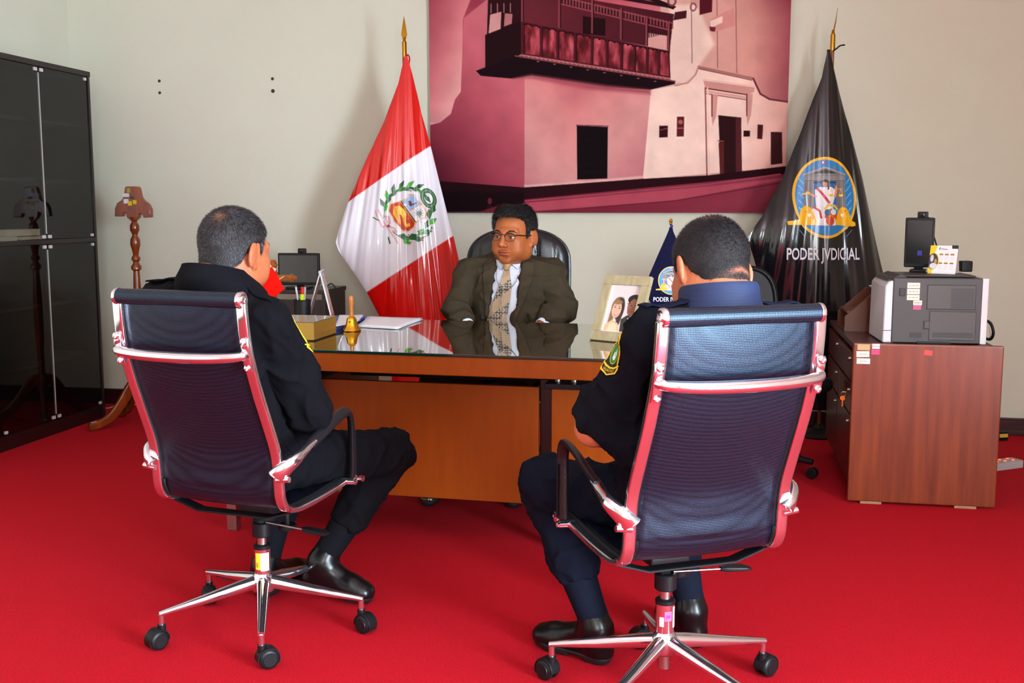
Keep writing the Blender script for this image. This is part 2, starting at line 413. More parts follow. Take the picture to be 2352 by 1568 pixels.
# balustrade panels
S.poly([(1206, 46), (1542, 122), (1545, 184), (1206, 122)], (92, 36, 46))
xs = [1210, 1252, 1290, 1330, 1368, 1402, 1435, 1464, 1492, 1518, 1544]
nz = fbm(np.stack([X.ravel() * .09, Y.ravel() * .03, 0 * X.ravel()], 1), 3).reshape(X.shape)
for i in range(10):
    x0, x1 = xs[i] + 3, xs[i + 1] - 3; yt = lambda x: 50 + (x - 1210) * .225; yb = lambda x: 118 + (x - 1210) * .182
    top = [(x0 + (x1 - x0) * t / 8, yt(x0 + (x1 - x0) * t / 8) - 3.5 * abs(math.sin(math.pi * t / 4)) ** .8 + 3) for t in range(9)]
    shade = np.array((132, 52, 62)) + (nz[..., None] - .45) * np.array((230, 170, 175))
    S.poly(top + [(x1, yb(x1)), (x0, yb(x0))], np.clip(shade, 40, 235)); S.line(top, 2.2, (36, 12, 20)); S.line([(x0, yb(x0)), (x0, yt(x0))], 1.6, (36, 12, 20))
S.poly([(1206, 120), (1545, 182), (1546, 192), (1190, 128)], (150, 84, 90))
for k in range(34):
    x = 1208 + 10 * k; S.ell(x, 124 + (x - 1206) * .183, 5, 2.4, (196, 140, 138), ring=1.6)
S.poly([(1100, 156), (1192, 124), (1555, 190), (1555, 196), (1500, 208), (1400, 200), (1230, 170), (1186, 176), (1112, 168)], (36, 16, 24))
S.poly([(1186, 176), (1230, 168), (1400, 196), (1500, 208), (1500, 218), (1360, 204), (1230, 176)], (176, 96, 106), 9)
S.line([(1192, 124), (1555, 190)], 3, (140, 76, 84))
for k in range(8): S.ell(1245 + 38 * k, 138 + 7.3 * k, 3, 1.2, (170, 120, 122))
# flags over the portal
for x in (1592, 1648, 1690): S.line([(x - 8 if x != 1690 else x - 10, -90), (x, 150 if x == 1592 else (162 if x == 1648 else 174))], 1.8, (150, 104, 104))
S.poly([(1604, -110), (1634, -100), (1633, 38), (1606, 44)], (96, 32, 46)); S.poly([(1580, -60), (1604, -60), (1602, 30), (1586, 14)], (206, 160, 152))
S.poly([(1552, 36), (1578, 33), (1577, 50), (1549, 54)], (86, 32, 44)); S.ell(1545, 12, 8, 9, (130, 74, 80), ring=4); S.ell(1592, 26, 6, 8, (150, 100, 100), ring=3)
S.poly([(1630, 55), (1680, 30), (1684, 70), (1640, 82), (1628, 70)], (208, 150, 144)); S.poly([(1630, 58), (1656, 48), (1656, 62), (1630, 74)], (236, 208, 198)); S.poly([(1628, 70), (1642, 72), (1640, 82), (1630, 80)], (120, 50, 60))
# doorway with its portal
S.poly([(1616, 186), (1730, 204), (1728, 218), (1718, 222), (1622, 206)], (206, 156, 148)); S.line([(1616, 188), (1730, 206)], 3, (236, 200, 190)); S.line([(1622, 207), (1718, 224)], 3, (120, 66, 70))
S.line([(1624, 214), (1716, 230)], 5, (214, 168, 160)); S.line([(1624, 219), (1716, 235)], 2, (140, 84, 86))
for x0 in (1636, 1712): S.poly([(x0, 220), (x0 + 14, 222), (x0 + 11, 270), (x0 + 4, 292), (x0, 260)], (206, 158, 150)); S.line([(x0 + 1, 222), (x0 + 2, 270)], 2.5, (112, 58, 62))
S.line([(1622, 206), (1630, 404)], 3, (150, 92, 94)); S.line([(1627, 206), (1635, 404)], 3, (234, 200, 190))
S.poly([(1652, 268), (1702, 274), (1706, 424), (1662, 426)], (58, 26, 30)); S.poly([(1690, 274), (1702, 275), (1707, 400), (1694, 420)], (96, 46, 50)); S.line([(1654, 326), (1664, 327)], 3, (150, 90, 84)); S.poly([(1654, 330), (1666, 330), (1668, 424), (1660, 424)], (104, 48, 46))
# plaques and windows
S.poly([(1335, 287), (1406, 291), (1406, 410), (1337, 412)], (26, 14, 20)); 
for k in range(6): S.line([(1337, 300 + 19 * k), (1405, 302 + 18.6 * k)], 1.2, (42, 22, 32))
S.line([(1334, 286), (1407, 289)], 2, (120, 62, 70))
for q, c_ in (([(1522, 290), (1541, 290), (1541, 316), (1522, 317)], (66, 22, 30)), ([(1558, 266), (1580, 267), (1580, 321), (1558, 321)], (240, 222, 212)), ([(1561, 270), (1577, 270), (1577, 315), (1561, 315)], (110, 40, 46)),
              ([(1708, 303), (1722, 304), (1722, 317), (1708, 317)], (60, 24, 30)), ([(1738, 290), (1750, 291), (1749, 323), (1738, 322)], (84, 34, 40)), ([(1767, 307), (1791, 308), (1794, 378), (1769, 381)], (72, 36, 38))): S.poly(q, c_)
S.line([(1524, 300), (1540, 296)], 2, (150, 90, 92)); S.ell(1569, 282, 5, 5, (180, 110, 104)); S.line([(1563, 296), (1575, 296)], 2, (190, 130, 120))
# plinth, kerb and street
S.poly([(1214, 430), (1380, 424), (1487, 410), (1487, 404), (1300, 420), (1214, 424)], (222, 178, 174), 4)
S.poly([(985, 412), (1214, 430), (1487, 411), (1632, 404), (1802, 384), (1802, 412), (1640, 430), (1214, 466), (1140, 480), (985, 490)], (52, 16, 26))
S.poly([(985, 440), (1214, 440), (1214, 490), (985, 490)], (34, 12, 20), 10)
S.poly([(1214, 458), (1640, 418), (1802, 402), (1802, 490), (1214, 490)], g((0, (122, 42, 60)), (1, (146, 66, 84)))(np.clip((X - 1214) / 500, 0, 1)))
S.line([(1216, 462), (1420, 444), (1640, 424), (1790, 402)], 3.5, (170, 84, 102))
S.poly([(1216, 466), (1640, 428), (1800, 410), (1800, 414), (1560, 462), (1240, 486), (1190, 478)], (178, 88, 104), 3)
S.line([(1250, 488), (1560, 462), (1802, 420)], 3, (120, 46, 62)); S.ell(1132, 462, 5, 8, (120, 50, 66)); S.ell(1132, 478, 9, 6, (60, 22, 32))
S.poly([(1100, 490), (1160, 470), (1190, 480), (1230, 490)], (130, 50, 68), 4)
vig = np.clip(1 - .25 * np.clip((1130 - X) / 140, 0, 1) * np.clip((Y - 240) / 200, 0, 1), .6, 1)
S.c *= vig[..., None]
gr = fbm(np.stack([X.ravel() * .03, Y.ravel() * .03, 0 * X.ravel() + 3], 1), 4).reshape(X.shape)
S.c *= (1 + (gr[..., None] - .5) * .12)
S.c = 255 * (np.clip(S.c, 0, 255) / 255) ** 1.22
o = S.mesh('printed_picture', poster_map, mat('canvas_inks', (255, 255, 255), .8, spec=.08, attr=True), None, masked=False); local(o, pt)

# ================================================================== OFFICE CHAIRS
def make_chair(label, hub, yaw, base_yaw, stickers):
    t = thing('office_chair', label, 'office chair', (hub[0], hub[1], 0), yaw, 'mesh office chairs in front of the desk')
    prof = [(-.352, 1.036), (-.348, .98), (-.335, .904), (-.30, .80), (-.258, .70), (-.226, .62), (-.215, .56), (-.211, .51), (-.205, .475), (-.184, .446), (-.14, .432), (-.08, .430), (0, .433), (.10, .441), (.18, .448), (.225, .447), (.25, .437)]
    W = .206
    sp = spline([(0, y, z) for y, z in prof], 5)
    for s in (-1, 1):
        k = lambda p: Vector((s * (W - .006 * max(0, (p.z - .6) / .4)), p.y, p.z))
        one(tube([k(p) for p in sp], .0150, rb=.0085, up=(0, -.9, .45), sect=rsect(.45)), 'side_rail', chrome, t)
    # woven sling between the rails
    nx = 14; v = []; f = []
    for j, p in enumerate(sp):
        for i in range(nx + 1):
            a = -1 + 2 * i / nx; sag = .012 * (1 - a * a)
            nrm = Vector((0, -1, 0)) if p.z > .55 else (Vector((0, 0, -1)) if p.y > -.1 else Vector((0, -.7, -.7)))
            q = Vector((a * (W - .016), p.y, p.z)) - nrm * (.005) + nrm * sag * (1 if p.z > .5 else .6)
            v.append(q)
    n = len(sp)
    for j in range(n - 1):
        for i in range(nx): f.append([j * (nx + 1) + i, j * (nx + 1) + i + 1, (j + 1) * (nx + 1) + i + 1, (j + 1) * (nx + 1) + i])
    o = one((v, f), 'woven_sling', meshf, t); md = o.modifiers.new('t', 'SOLIDIFY'); md.thickness = .005; md.offset = 0
    for s in (-1, 1):
        one(tube([(s * (W - .019), p.y + (.006 if p.z > .5 else 0), p.z + (.006 if p.z <= .5 else 0)) for p in sp], .006, 8), 'edge_piping', blackp, t)
    # head roll
    roll = one(lathe([(.018, -.193), (.0215, -.192), (.0215, .192), (.018, .193)], 28), 'head_roll', meshr, t, Mx((0, -.352, 1.045), (0, math.pi / 2, 0)))
    for s in (-1, 1):
        one(lathe([(.0225, 0), (.0232, .004), (.0225, .010), (.018, .013), (.012, .012), (.011, .015), (.006, .016), (.0055, .013), (.0001, .013)], 28), 'end_cap', chrome, roll, Mx((s * .193, -.352, 1.045), (0, s * math.pi / 2, 0)))
    # front roll under the knees
    roll = one(lathe([(.012, -.19), (.014, -.19), (.014, .19), (.012, .19)], 20), 'front_roll', meshr, t, Mx((0, .258, .432), (0, math.pi / 2, 0)))
    for s in (-1, 1): one(lathe([(.016, 0), (.016, .022), (.011, .026), (.0001, .026)], 20), 'end_cap', chrome, roll, Mx((s * .19, .258, .432), (0, s * math.pi / 2, 0)))
    # cross bar with its clamps
    zb = .902
    pts = [(W * math.sin(a), -.345 - .040 * math.cos(a) ** .6, zb - .012 * math.cos(a)) for a in np.linspace(-math.pi / 2, math.pi / 2, 25)]
    cb = one(tube(pts, [.0115 + .004 * math.cos(a) for a in np.linspace(-1.5, 1.5, 25)], 14, up=(0, 0, 1)), 'cross_bar', chrome, t)
    for s in (-1, 1):
        pl = one(tube(spline([(s * W, -.352, zb + .042), (s * W, -.352, zb + .02), (s * W, -.347, zb), (s * W, -.342, zb - .025), (s * W, -.335, zb - .045)], 4), .012, rb=.005, up=(0, -1, 0), sect=rsect(.6)), 'bracket', chrome, cb)
        for dz, dy in ((.034, -.361), (-.036, -.346)):
            one(lathe([(.0095, 0), (.0095, .004), (.006, .006), (.0045, .003), (.0001, .003)], 16), 'screw', chrome, cb, Mx((s * W, dy + .003, zb + dz), (math.pi / 2, 0, 0)))
    # arms
    for s in (-1, 1):
        cast = spline([(s * .212, -.222, .548), (s * .225, -.218, .566), (s * .246, -.19, .590), (s * .243, -.14, .604), (s * .240, -.085, .622)], 6)
        nn = len(cast)
        arm = one(tube(cast, [.020 - .006 * i / nn for i in range(nn)], 14, rb=[.026 * (1 - i / nn) ** 1.2 + .007 for i in range(nn)], up=(0, -.5, 1)), 'armrest', chrome, t)
        one(tube([(s * .205, -.221, .536), (s * .245, -.221, .541)], .0085, 12), 'bolt', chrome, arm)
        loop = spline([(s * .240, -.105, .615), (s * .239, -.04, .634), (s * .238, .04, .660), (s * .237, .10, .672), (s * .237, .128, .663), (s * .236, .142, .630), (s * .236, .143, .56), (s * .236, .142, .463)], 7)
        one(tube(loop, .0175, rb=.0085, up=(0, -.8, .6) if False else (0, .35, 1), sect=rsect(.5)) if False else tube(loop, [.0175] * len(loop), 14, rb=.010), 'arm_pad', leather, arm)
        one(tube([(s * .250, .140, .612), (s * .250, .141, .54), (s * .250, .141, .47)], .003, 6), 'seam', blackp, arm)
        one(tube([(s * .20, .144, .445), (s * .246, .142, .449)], .009, rb=.012, up=(0, 0, 1)), 'bracket', chrome, arm)
        one(lathe([(.0085, 0), (.0085, .006), (.004, .008), (.0001, .008)], 14), 'bolt', chrome, arm, Mx((s * .246, .142, .448), (0, s * math.pi / 2, 0)))
    # under the seat
    ms = MB()
    for y in (-.13, .09):
        ms.add(tube([(-W, y, .425), (-.165, y, .412), (-.12, y, .398), (.12, y, .398), (.165, y, .412), (W, y, .425)], .020, rb=.004, up=(0, 0, 1), sect=rsect(.5)))
    sup = ms.build('seat_bracket', blackp, t)
    mb = MB().add(box(.115, .18, .032, .008), Mx((0, .06, .378))).add(tube([(0, .12, .378), (0, .05, .360), (0, .0, .330), (0, -.005, .325)], [.034, .034, .030, .027], 12, rb=[.014, .018, .014, .012])).add(cyl(.029, .044, 24, .003), Mx((0, 0, .290)))
    mech = mb.build('tilt_mechanism', blackp, t)
    prof2 = [(.0001, 0), (.016, 0), (.021, .002), (.026, 0), (.0285, .003), (.0285, .014), (.025, .016), (.012, .012), (.0001, .012)]
    kb = MB().add(lathe(prof2, 30), Mx((.062, .045, .306))).add(lathe([(.009, 0), (.009, .075)], 14), Mx((.062, .045, .316)))
    for i in range(6):
        a = i * math.pi / 3; kb.add(tube([(.062, .045, .314), (.062 + .025 * math.cos(a), .045 + .025 * math.sin(a), .314)], .003, 6))
    kb.build('tension_knob', blackp, mech)
    for i in range(5): pass
    lv = one(tube([(.02, -.005, .336), (.09, -.01, .334), (.168, -.014, .331)], .0035, 10), 'lever', steel, mech)
    one(tube([(.155, -.013, .332), (.168, -.014, .332), (.222, -.018, .330), (.240, -.020, .327)], [.007, .014, .019, .013], rb=[.006, .008, .006, .003], up=(0, 0, 1), sect=rsect(.5)), 'paddle', blackp, lv)
    one(tube([(.12, .16, .418), (.12, .20, .418)], .010, 12), 'end_cap', chrome, sup)
    # column
    col = one(lathe([(.0245, .172), (.0245, .257), (.021, .259), (.021, .262), (.0001, .262)], 30), 'gas_column', chrome, t)
    one(lathe([(.0145, .255), (.0145, .30)], 20), 'piston', steel, col)
    one(lathe([(.0255, .252), (.0265, .256), (.0265, .262), (.02, .266), (.0001, .266)], 28), 'collar', blackp, col)
    one(lathe([(.0001, .075), (.017, .075), (.017, .11), (.015, .112), (.015, .13)], 20), 'stem', steel, col)
    for (a0, a1, z0, z1, kind) in stickers:
        S = Paint(0, 1, 0, 1, 1 / 60, (235, 235, 240), alpha=False)
        if kind == 'yellow':
            S.c[:] = (236, 206, 40); rr = random.Random(3)
            for i in range(40):
                x = rr.randint(2, 9) / 20; y = rr.randint(11, 17) / 20; S.poly([(x, y), (x + .05, y), (x + .05, y + .05), (x, y + .05)], (30, 30, 30)) if False else None
            for i in range(9): S.line([(.2, .15 + .03 * i * 1.1), (.55, .15 + .03 * i * 1.1)], .012 + .012 * (i % 2), (40, 38, 30))
            S.line([(.75, .1), (.75, .9)], .05, (60, 56, 30))
        elif kind == 'pink':
            S.c[:] = (240, 90, 150); S.poly([(.2, .3), (.8, .3), (.8, .65), (.2, .65)], (222, 40, 120)); S.line([(.4, .8), (.9, .8)], .04, (150, 20, 80))
        else:
            for yb in ((.62, .78), (.2, .36)):
                for i in range(16): S.line([(.12 + .05 * i, yb[0]), (.12 + .05 * i, yb[1])], .012 + .016 * ((i * 7) % 3 == 0), (40, 44, 90))
            for y in (.9, .52, .12): S.line([(.1, y), (.85, y)], .03, (120, 122, 160))
        def fn(X, Y, a0=a0, a1=a1, z0=z0, z1=z1):
            a = np.radians(a0 + (a1 - a0) * X); return np.stack([.0251 * np.cos(a), .0251 * np.sin(a), z0 + (z1 - z0) * Y], 1)
        S.mesh('sticker', fn, attrm, col, masked=False)
    # base
    hb = one(lathe([(.030, .118), (.034, .122), (.037, .14), (.035, .158), (.027, .172), (.024, .176)], 30), 'base_hub', chrome, t)
    for k in range(5):
        a = base_yaw + k * 2 * math.pi / 5; d = Vector((math.cos(a), math.sin(a), 0))
        pts = [d * .026 + Vector((0, 0, .147)), d * .06 + Vector((0, 0, .142)), d * .18 + Vector((0, 0, .122)), d * .29 + Vector((0, 0, .106)), d * .312 + Vector((0, 0, .102))]
        leg = one(tube(pts, [.019, .019, .0155, .0115, .010], 16, rb=[.021, .020, .0145, .0085, .008], up=(0, 0, 1)), 'base_leg', chrome, t)
        cpos = d * .306; ca = a + (1.9, -.5, .8, 2.5, .3)[k]
        one(lathe([(.0085, .06), (.0085, .10)], 14), 'stem', chrome, leg, Mx((cpos.x, cpos.y, 0)))
        cd_ = Vector((math.cos(ca), math.sin(ca), 0)); ctr = cpos + cd_ * .016
        M = Mx((ctr.x, ctr.y, .0285), (0, 0, ca)) @ Mx((0, 0, 0), (math.pi / 2, 0, 0))
        mb = MB()
        for s in (-1, 1):
            mb.add(lathe([(.0001, 0), (.019, 0), (.020, .002), (.0245, .003), (.028, .006), (.0285, .010), (.0285, .016), (.027, .018)], 28), M @ Mx((0, 0, s * .024 if s < 0 else .024), (0 if s < 0 else math.pi, 0, 0)))
        cs = mb.build('caster', blackp, leg)
        hood = []
        for q in np.linspace(-.5, math.pi + .1, 14): hood.append(M @ Vector((.031 * math.cos(q), .031 * math.sin(q), 0)))
        axis = (M.to_3x3() @ Vector((0, 0, 1)))
        one(tube(hood, .017, rb=.0025, sect=rsect(.4), up=None) if False else tube(hood, .0025, rb=.018, sect=rsect(.4), up=axis), 'hood', blackp, cs)
        one(cyl(.012, .022, 16), 'socket', blackp, cs, Mx((cpos.x, cpos.y, .048)))
    return t
chairL = make_chair('black mesh office chair with chrome frame, yellow and white stickers on its column', (-.764, 3.150), math.radians(-20.7), math.radians(-78.2 + 20.7),
                    [(-112, -70, .19, .242, 'yellow'), (-70, -8, .186, .242, 'white')])
chairR = make_chair('black mesh office chair with chrome frame, bluish sheen and pink sticker on its column', (.403, 2.693), math.radians(18.7), math.radians(90 - 7.7 - 18.7 + 10),
                    [(-118, -72, .21, .236, 'pink'), (-60, -30, .19, .246, 'white'), (-150, -122, .195, .22, 'white')])

# ================================================================== DESK
DA = math.radians(-13.0)
D1 = Vector((math.cos(DA), math.sin(DA), 0)); D2 = Vector((-math.sin(DA), math.cos(DA), 0))
DO = G(1040, 812, .79); DO.z = 0        # a point of the front edge
def DP(a, b, z=0): return DO + D1 * a + D2 * b + Vector((0, 0, z))
DL, DR, DB = -1.13, .92, 1.06
# clamp of the front edge line so that both seen ends fit
desk = thing('executive_desk', 'large reddish brown wooden desk with a glossy glass top', 'desk', DP((DL + DR) / 2, DB / 2), DA)
def dbox(name, a0, a1, b0, b1, z0, z1, m, bev=.003, parent=desk, mb=None):
    M = Mx(((a0 + a1) / 2 - (DL + DR) / 2, (b0 + b1) / 2 - DB / 2, (z0 + z1) / 2))
    if mb is not None: mb.add(box(a1 - a0, b1 - b0, z1 - z0, bev), M); return
    return one(box(a1 - a0, b1 - b0, z1 - z0, bev), name, m, parent, M)
dbox('desktop', DL, DR, 0, DB, .713, .779, brownw, .004)
glasst = mat('glass_top', (58, 34, 20), .3, spec=0)
nt = glasst.node_tree; pb = nt.nodes['Principled BSDF']; gb = nt.nodes.new('ShaderNodeBsdfGlossy'); gb.inputs['Roughness'].default_value = .008; gb.inputs[0].default_value = (.93, .95, .92, 1)
fr = nt.nodes.new('ShaderNodeFresnel'); fr.inputs[0].default_value = 1.52; ml = nt.nodes.new('ShaderNodeMath'); ml.operation = 'MULTIPLY'; ml.inputs[1].default_value = 1.5; ml.use_clamp = True   # two glass faces
mx = nt.nodes.new('ShaderNodeMixShader'); nt.links.new(fr.outputs[0], ml.inputs[0]); nt.links.new(ml.outputs[0], mx.inputs[0]); nt.links.new(pb.outputs[0], mx.inputs[1]); nt.links.new(gb.outputs[0], mx.inputs[2]); nt.links.new(mx.outputs[0], nt.nodes['Material Output'].inputs[0])
dbox('glass_top', DL, DR, -.004, DB, .7795, .789, glasst, .0015)
edge = mat('glass_edge', (6, 40, 34), .1, spec=.9)
dbox('glass_edge', DL, DR, -.0065, -.0042, .7802, .7885, edge, .0008)
for (a0, a1) in ((DL + .05, -.62), (.29, DR - .05)):
    pd = dbox('pedestal', a0, a1, .28, DB - .1, .19, .638, brownw, .004)
    o = dbox('top_board', a0 - .02, a1 + .02, .24, DB - .06, .638, .658, blackp, .003, parent=pd)
    for a in (a0 + .08, a1 - .06 if a1 < 0 else a0 + .02, a1 - .08):
        one(cyl(.011, .056, 16), 'steel_spacer', steel, pd, Mx((a - (DL + DR) / 2, .30 - DB / 2, .657)))
        one(cyl(.011, .056, 16), 'steel_spacer', steel, pd, Mx((a - (DL + DR) / 2, .85 - DB / 2, .657)))
    for a in (a0 + .06, a1 - .06):
        for b in ((.34, DB - .16) if a != a1 - .06 or a1 > 0 else (DB - .16,)): dbox('steel_foot', a - .021, a + .021, b - .021, b + .021, 0, .19, steel, .003, parent=pd)
    for k, (z0, z1) in enumerate(((.2, .42), (.425, .53), (.535, .63))):
        d_ = dbox('drawer', a0 + .01, a1 - .01, DB - .101, DB - .085, z0, z1, brownw, .003, parent=pd)
dbox('modesty_panel', -.62, .235, .31, .335, .19, .632, brownw, .003)
dbox('recess_panel', .235, .29, .345, .36, .19, .655, darkw, .002)
dbox('rear_beam', -.62, .29, .62, .66, .60, .655, darkw, .002)

def on_desk(u, v, z=.789): return G(u, v, z)
# thick gilt-edged book
bk = Vector(on_desk(722.6, 783.8)); bw = on_desk(774, 766.6) - bk; bang = math.atan2(bw.y, bw.x)
th = thing('thick_book', 'thick law book with gilt page edges lying near the front of the desk', 'book', bk, bang)
bwid = bw.length; bdep = .28
pagem = mat('gilt_pages', (186, 146, 62), .35, metal=.55, var=.2, vscale=1, stretch=(1, 1, 320), bump=.5, bscale=60)
one(box(bwid - .004, bdep - .004, .066, .002), 'page_block', pagem, th, Mx((bwid / 2, bdep / 2, .037))).visible_shadow = True
one(box(bwid, bdep, .003, .001), 'cover', mat('book_cover', (120, 100, 82), .3, coat=.6), th, Mx((bwid / 2, bdep / 2, .0715)))
one(box(bwid, bdep, .003, .001), 'cover', mat('book_cover_dark', (46, 34, 28), .4), th, Mx((bwid / 2, bdep / 2, .0018)))
# bell
bp = on_desk(808, 760)
bl_ = thing('hand_bell', 'brass hand bell with wooden handle on the glass desk top', 'bell', bp); bl_.scale = (1.13,) * 3
one(lathe([(.030, .002), (.0325, .0), (.0335, .003), (.031, .008), (.026, .014), (.021, .024), (.0185, .036), (.017, .044), (.012, .051), (.006, .054), (.0001, .054)], 36), 'bell_body', mat('bell_brass', (222, 172, 50), .12, 1), bl_)
one(lathe([(.0075, .052), (.0085, .060), (.0068, .068), (.008, .088), (.010, .108), (.0102, .118), (.007, .1255), (.0001, .127)], 20), 'handle', mat('bell_handle', (196, 120, 46), .3, coat=.4), bl_)
# blue box with papers, loose papers
q0 = on_desk(774, 760); q1 = on_desk(839, 735); d = q1 - q0; an = math.atan2(d.y, d.x)
t_ = thing('blue_folder', 'blue bound book lying beneath white sheets behind the bell', 'book', q0, an)
one(box(d.length, .15, .018, .002), 'cover', mat('blue_cover', (24, 62, 150), .35), t_, Mx((d.length / 2, .075, .0095)))
one(box(d.length * .4, .0006, .003), 'title_line', white, t_, Mx((d.length * .62, -.0004, .0095)))
def sheets(name, label, pts, z, n=3, cat='paper', m=white, th_=.0012):
    t = None; mb = MB(); rr = random.Random(len(label))
    c = sum((Vector(p) for p in pts), Vector()) / len(pts)
    for k in range(n):
        an = rr.uniform(-.05, .05) if k < n - 1 else 0
        R = Matrix.Rotation(an, 3, 'Z'); vv = [];
        G_ = 8
        P4 = [Vector(p) - c for p in pts]
        for j in range(G_ + 1):
            for i in range(G_ + 1):
                s_, r_ = i / G_, j / G_
                p = (P4[0] * (1 - s_) + P4[1] * s_) * (1 - r_) + (P4[3] * (1 - s_) + P4[2] * s_) * r_
                p = R @ p; curl = .006 * max(0, s_ + r_ - 1.4) ** 2 * (k == n - 1)
                vv.append(Vector((p.x, p.y, z + .0014 * k + curl + .0005)))
        ff = [[j * (G_ + 1) + i, j * (G_ + 1) + i + 1, (j + 1) * (G_ + 1) + i + 1, (j + 1) * (G_ + 1) + i] for j in range(G_) for i in range(G_)]
        mb.add((vv, ff))
    o = mb.build(name, m, None); o.location = (c.x, c.y, 0); md = o.modifiers.new('t', 'SOLIDIFY'); md.thickness = th_; md.offset = 1
    return tag(o, label, cat)
a_, b_ = on_desk(774, 742, .808), on_desk(826, 727, .808)
sheets('paper_sheet', 'white sheets lying on the blue book behind the bell', [on_desk(772, 750, .808), on_desk(818, 743, .808), on_desk(833, 724, .808), on_desk(779, 724, .808)], .8075, 2)
sheets('paper_stack', 'fanned stack of white papers on the desk right of the bell', [on_desk(820, 752), on_desk(912, 757), on_desk(971, 735), on_desk(850, 730)], .7905, 5)
sheets('document', 'open pale document lying behind the thick book', [on_desk(640, 743), on_desk(698, 744), on_desk(704, 733), on_desk(650, 732)], .7893, 3)
# silver A-shaped stand
st = on_desk(733, 734); ta = math.radians(8)
an_ = thing('folding_frame', 'silver A-shaped folding photo frame seen edge-on behind the thick book', 'photo frame', st, math.radians(5)); an_.scale = (1, 1, 1.07)
for s, nm in ((-1, 'left'), (1, 'right')):
    M = Matrix(((1, 0, 0, 0), (0, 1, 0, 0), (0, 0, 1, 0), (0, 0, 0, 1)))
    p0 = Vector((s * .055, 0, .001)); p1 = Vector((.008, 0, .196))
    up = (p1 - p0).normalized(); nrm = Vector((up.z, 0, -up.x)) * s; side = Vector((0, 1, 0))
    M = frame((p0 + p1) / 2 + side * .07, side, nrm, up)
    pn = one(box(.15, .006, (p1 - p0).length, .002), 'frame_panel', mat('silver_paint', (196, 200, 206), .25, metal=.7), an_, M)
    one(box(.11, .003, (p1 - p0).length - .04, .001), 'picture', mat('frame_picture', (150, 96, 70), .2, col2=(220, 214, 210), vscale=9), pn, frame((p0 + p1) / 2 + side * .07 + nrm * .003, side, nrm, up))
one(tube([(.008, -.006, .198), (.008, .146, .198)], .007, 10), 'hinge', mat('silver_paint', (196, 200, 206)), an_)
# pen cup and its pens
cp = on_desk(695, 737); cp.z = .789
pcup = thing('pen_cup', 'black mesh pen cup in front of the dark side table', 'pen cup', cp)
one(lathe([(.0001, 0), (.036, 0), (.036, .004), (.0375, .092), (.039, .094), (.0375, .096), (.0355, .094), (.034, .006), (.0001, .006)], 28), 'cup', mat('cup_mesh', (18, 18, 20), .4, weave=500), pcup)
for dx, dy, lean, ln, cm, lab, cap in ((-.018, 0, -.22, .145, (214, 206, 206), 'clear ballpoint pen with red cap, leftmost in the pen cup', (230, 60, 90)), (.0, .008, .03, .142, (225, 20, 30), 'thick red marker pen standing in the pen cup', (240, 40, 50)),
                                       (.016, 0, .10, .143, (170, 170, 176), 'grey pencil standing rightmost in the pen cup', (120, 120, 124)), (.0, -.014, .06, .112, (196, 235, 20), 'lime green highlighter standing in the pen cup', (190, 240, 20))):
    o = MB(); r = .0042 if 'marker' not in lab and 'high' not in lab else .0085
    M = Matrix.Translation(cp + Vector((dx * .4, dy, .008))) @ Matrix.Rotation(lean * .6, 4, 'Y')
    o.add(lathe([(r * .5, 0), (r, .006), (r, ln - .03), (r * 1.12, ln - .029), (r * 1.12, ln - .003), (r * .7, ln), (.0001, ln)], 14), M)
    tag(o.build('pen', mat('pen_' + lab[:6].replace(' ', '_'), cm, .3)), lab, 'pen', 'pens in the desk cup')
# crucifix
cf = on_desk(631, 740)
cx = thing('crucifix', 'carved wooden standing crucifix with a pale figure beside the small red flag', 'crucifix', cf, math.radians(-12)); cx.scale = (1.05,) * 3
cw = mat('carved_wood', (170, 92, 24), .35, col2=(116, 54, 12), vscale=40, bump=.5, bscale=90)
mb = MB().add(box(.024, .018, .22, .003), Mx((0, 0, .13))).add(box(.165, .018, .024, .003), Mx((0, 0, .185)))
for (x, z, hx) in ((0, .247, 0), (-.088, .185, 1), (.088, .185, 1)):
    for i in range(3):
        w_ = .034 - .009 * i
        s_ = 1 if x >= 0 else -1
        if hx: mb.add(box(.009, .02, w_, .002), Mx((x + s_ * (i - 1) * .008, 0, z)))
        else: mb.add(box(w_, .02, .009, .002), Mx((0, 0, z + (i - 1) * .008)))
mb.add(box(.04, .014, .05, .004), Mx((0, .002, .185)))
mb.build('cross', cw, cx)
one(box(.09, .07, .022, .006), 'base', cw, cx, Mx((0, 0, .011)))
one(tube(spline([(-.017, -.012, .218), (0, -.015, .223), (.017, -.012, .218)], 4), .001, rb=.0065, up=(0, 0, 1), sect=rsect(.4)), 'scroll', mat('scroll', (226, 206, 190), .5), cx)
fl = mat('ivory_figure', (214, 160, 96), .4)
mb = MB()
mb.add(tube([(-.055, -.014, .193), (-.028, -.015, .178), (-.010, -.016, .170)], [.003, .0035, .004], 8)).add(tube([(.055, -.014, .193), (.028, -.015, .178), (.010, -.016, .170)], [.003, .0035, .004], 8))
mb.add(tube([(0, -.016, .176), (0, -.018, .150), (0, -.017, .128), (.003, -.02, .095), (0, -.016, .062)], [.008, .010, .009, .007, .004], 12)).add(uvsphere(.0075, 8), Mx((.002, -.02, .186)))
mb.build('figure', fl, cx)

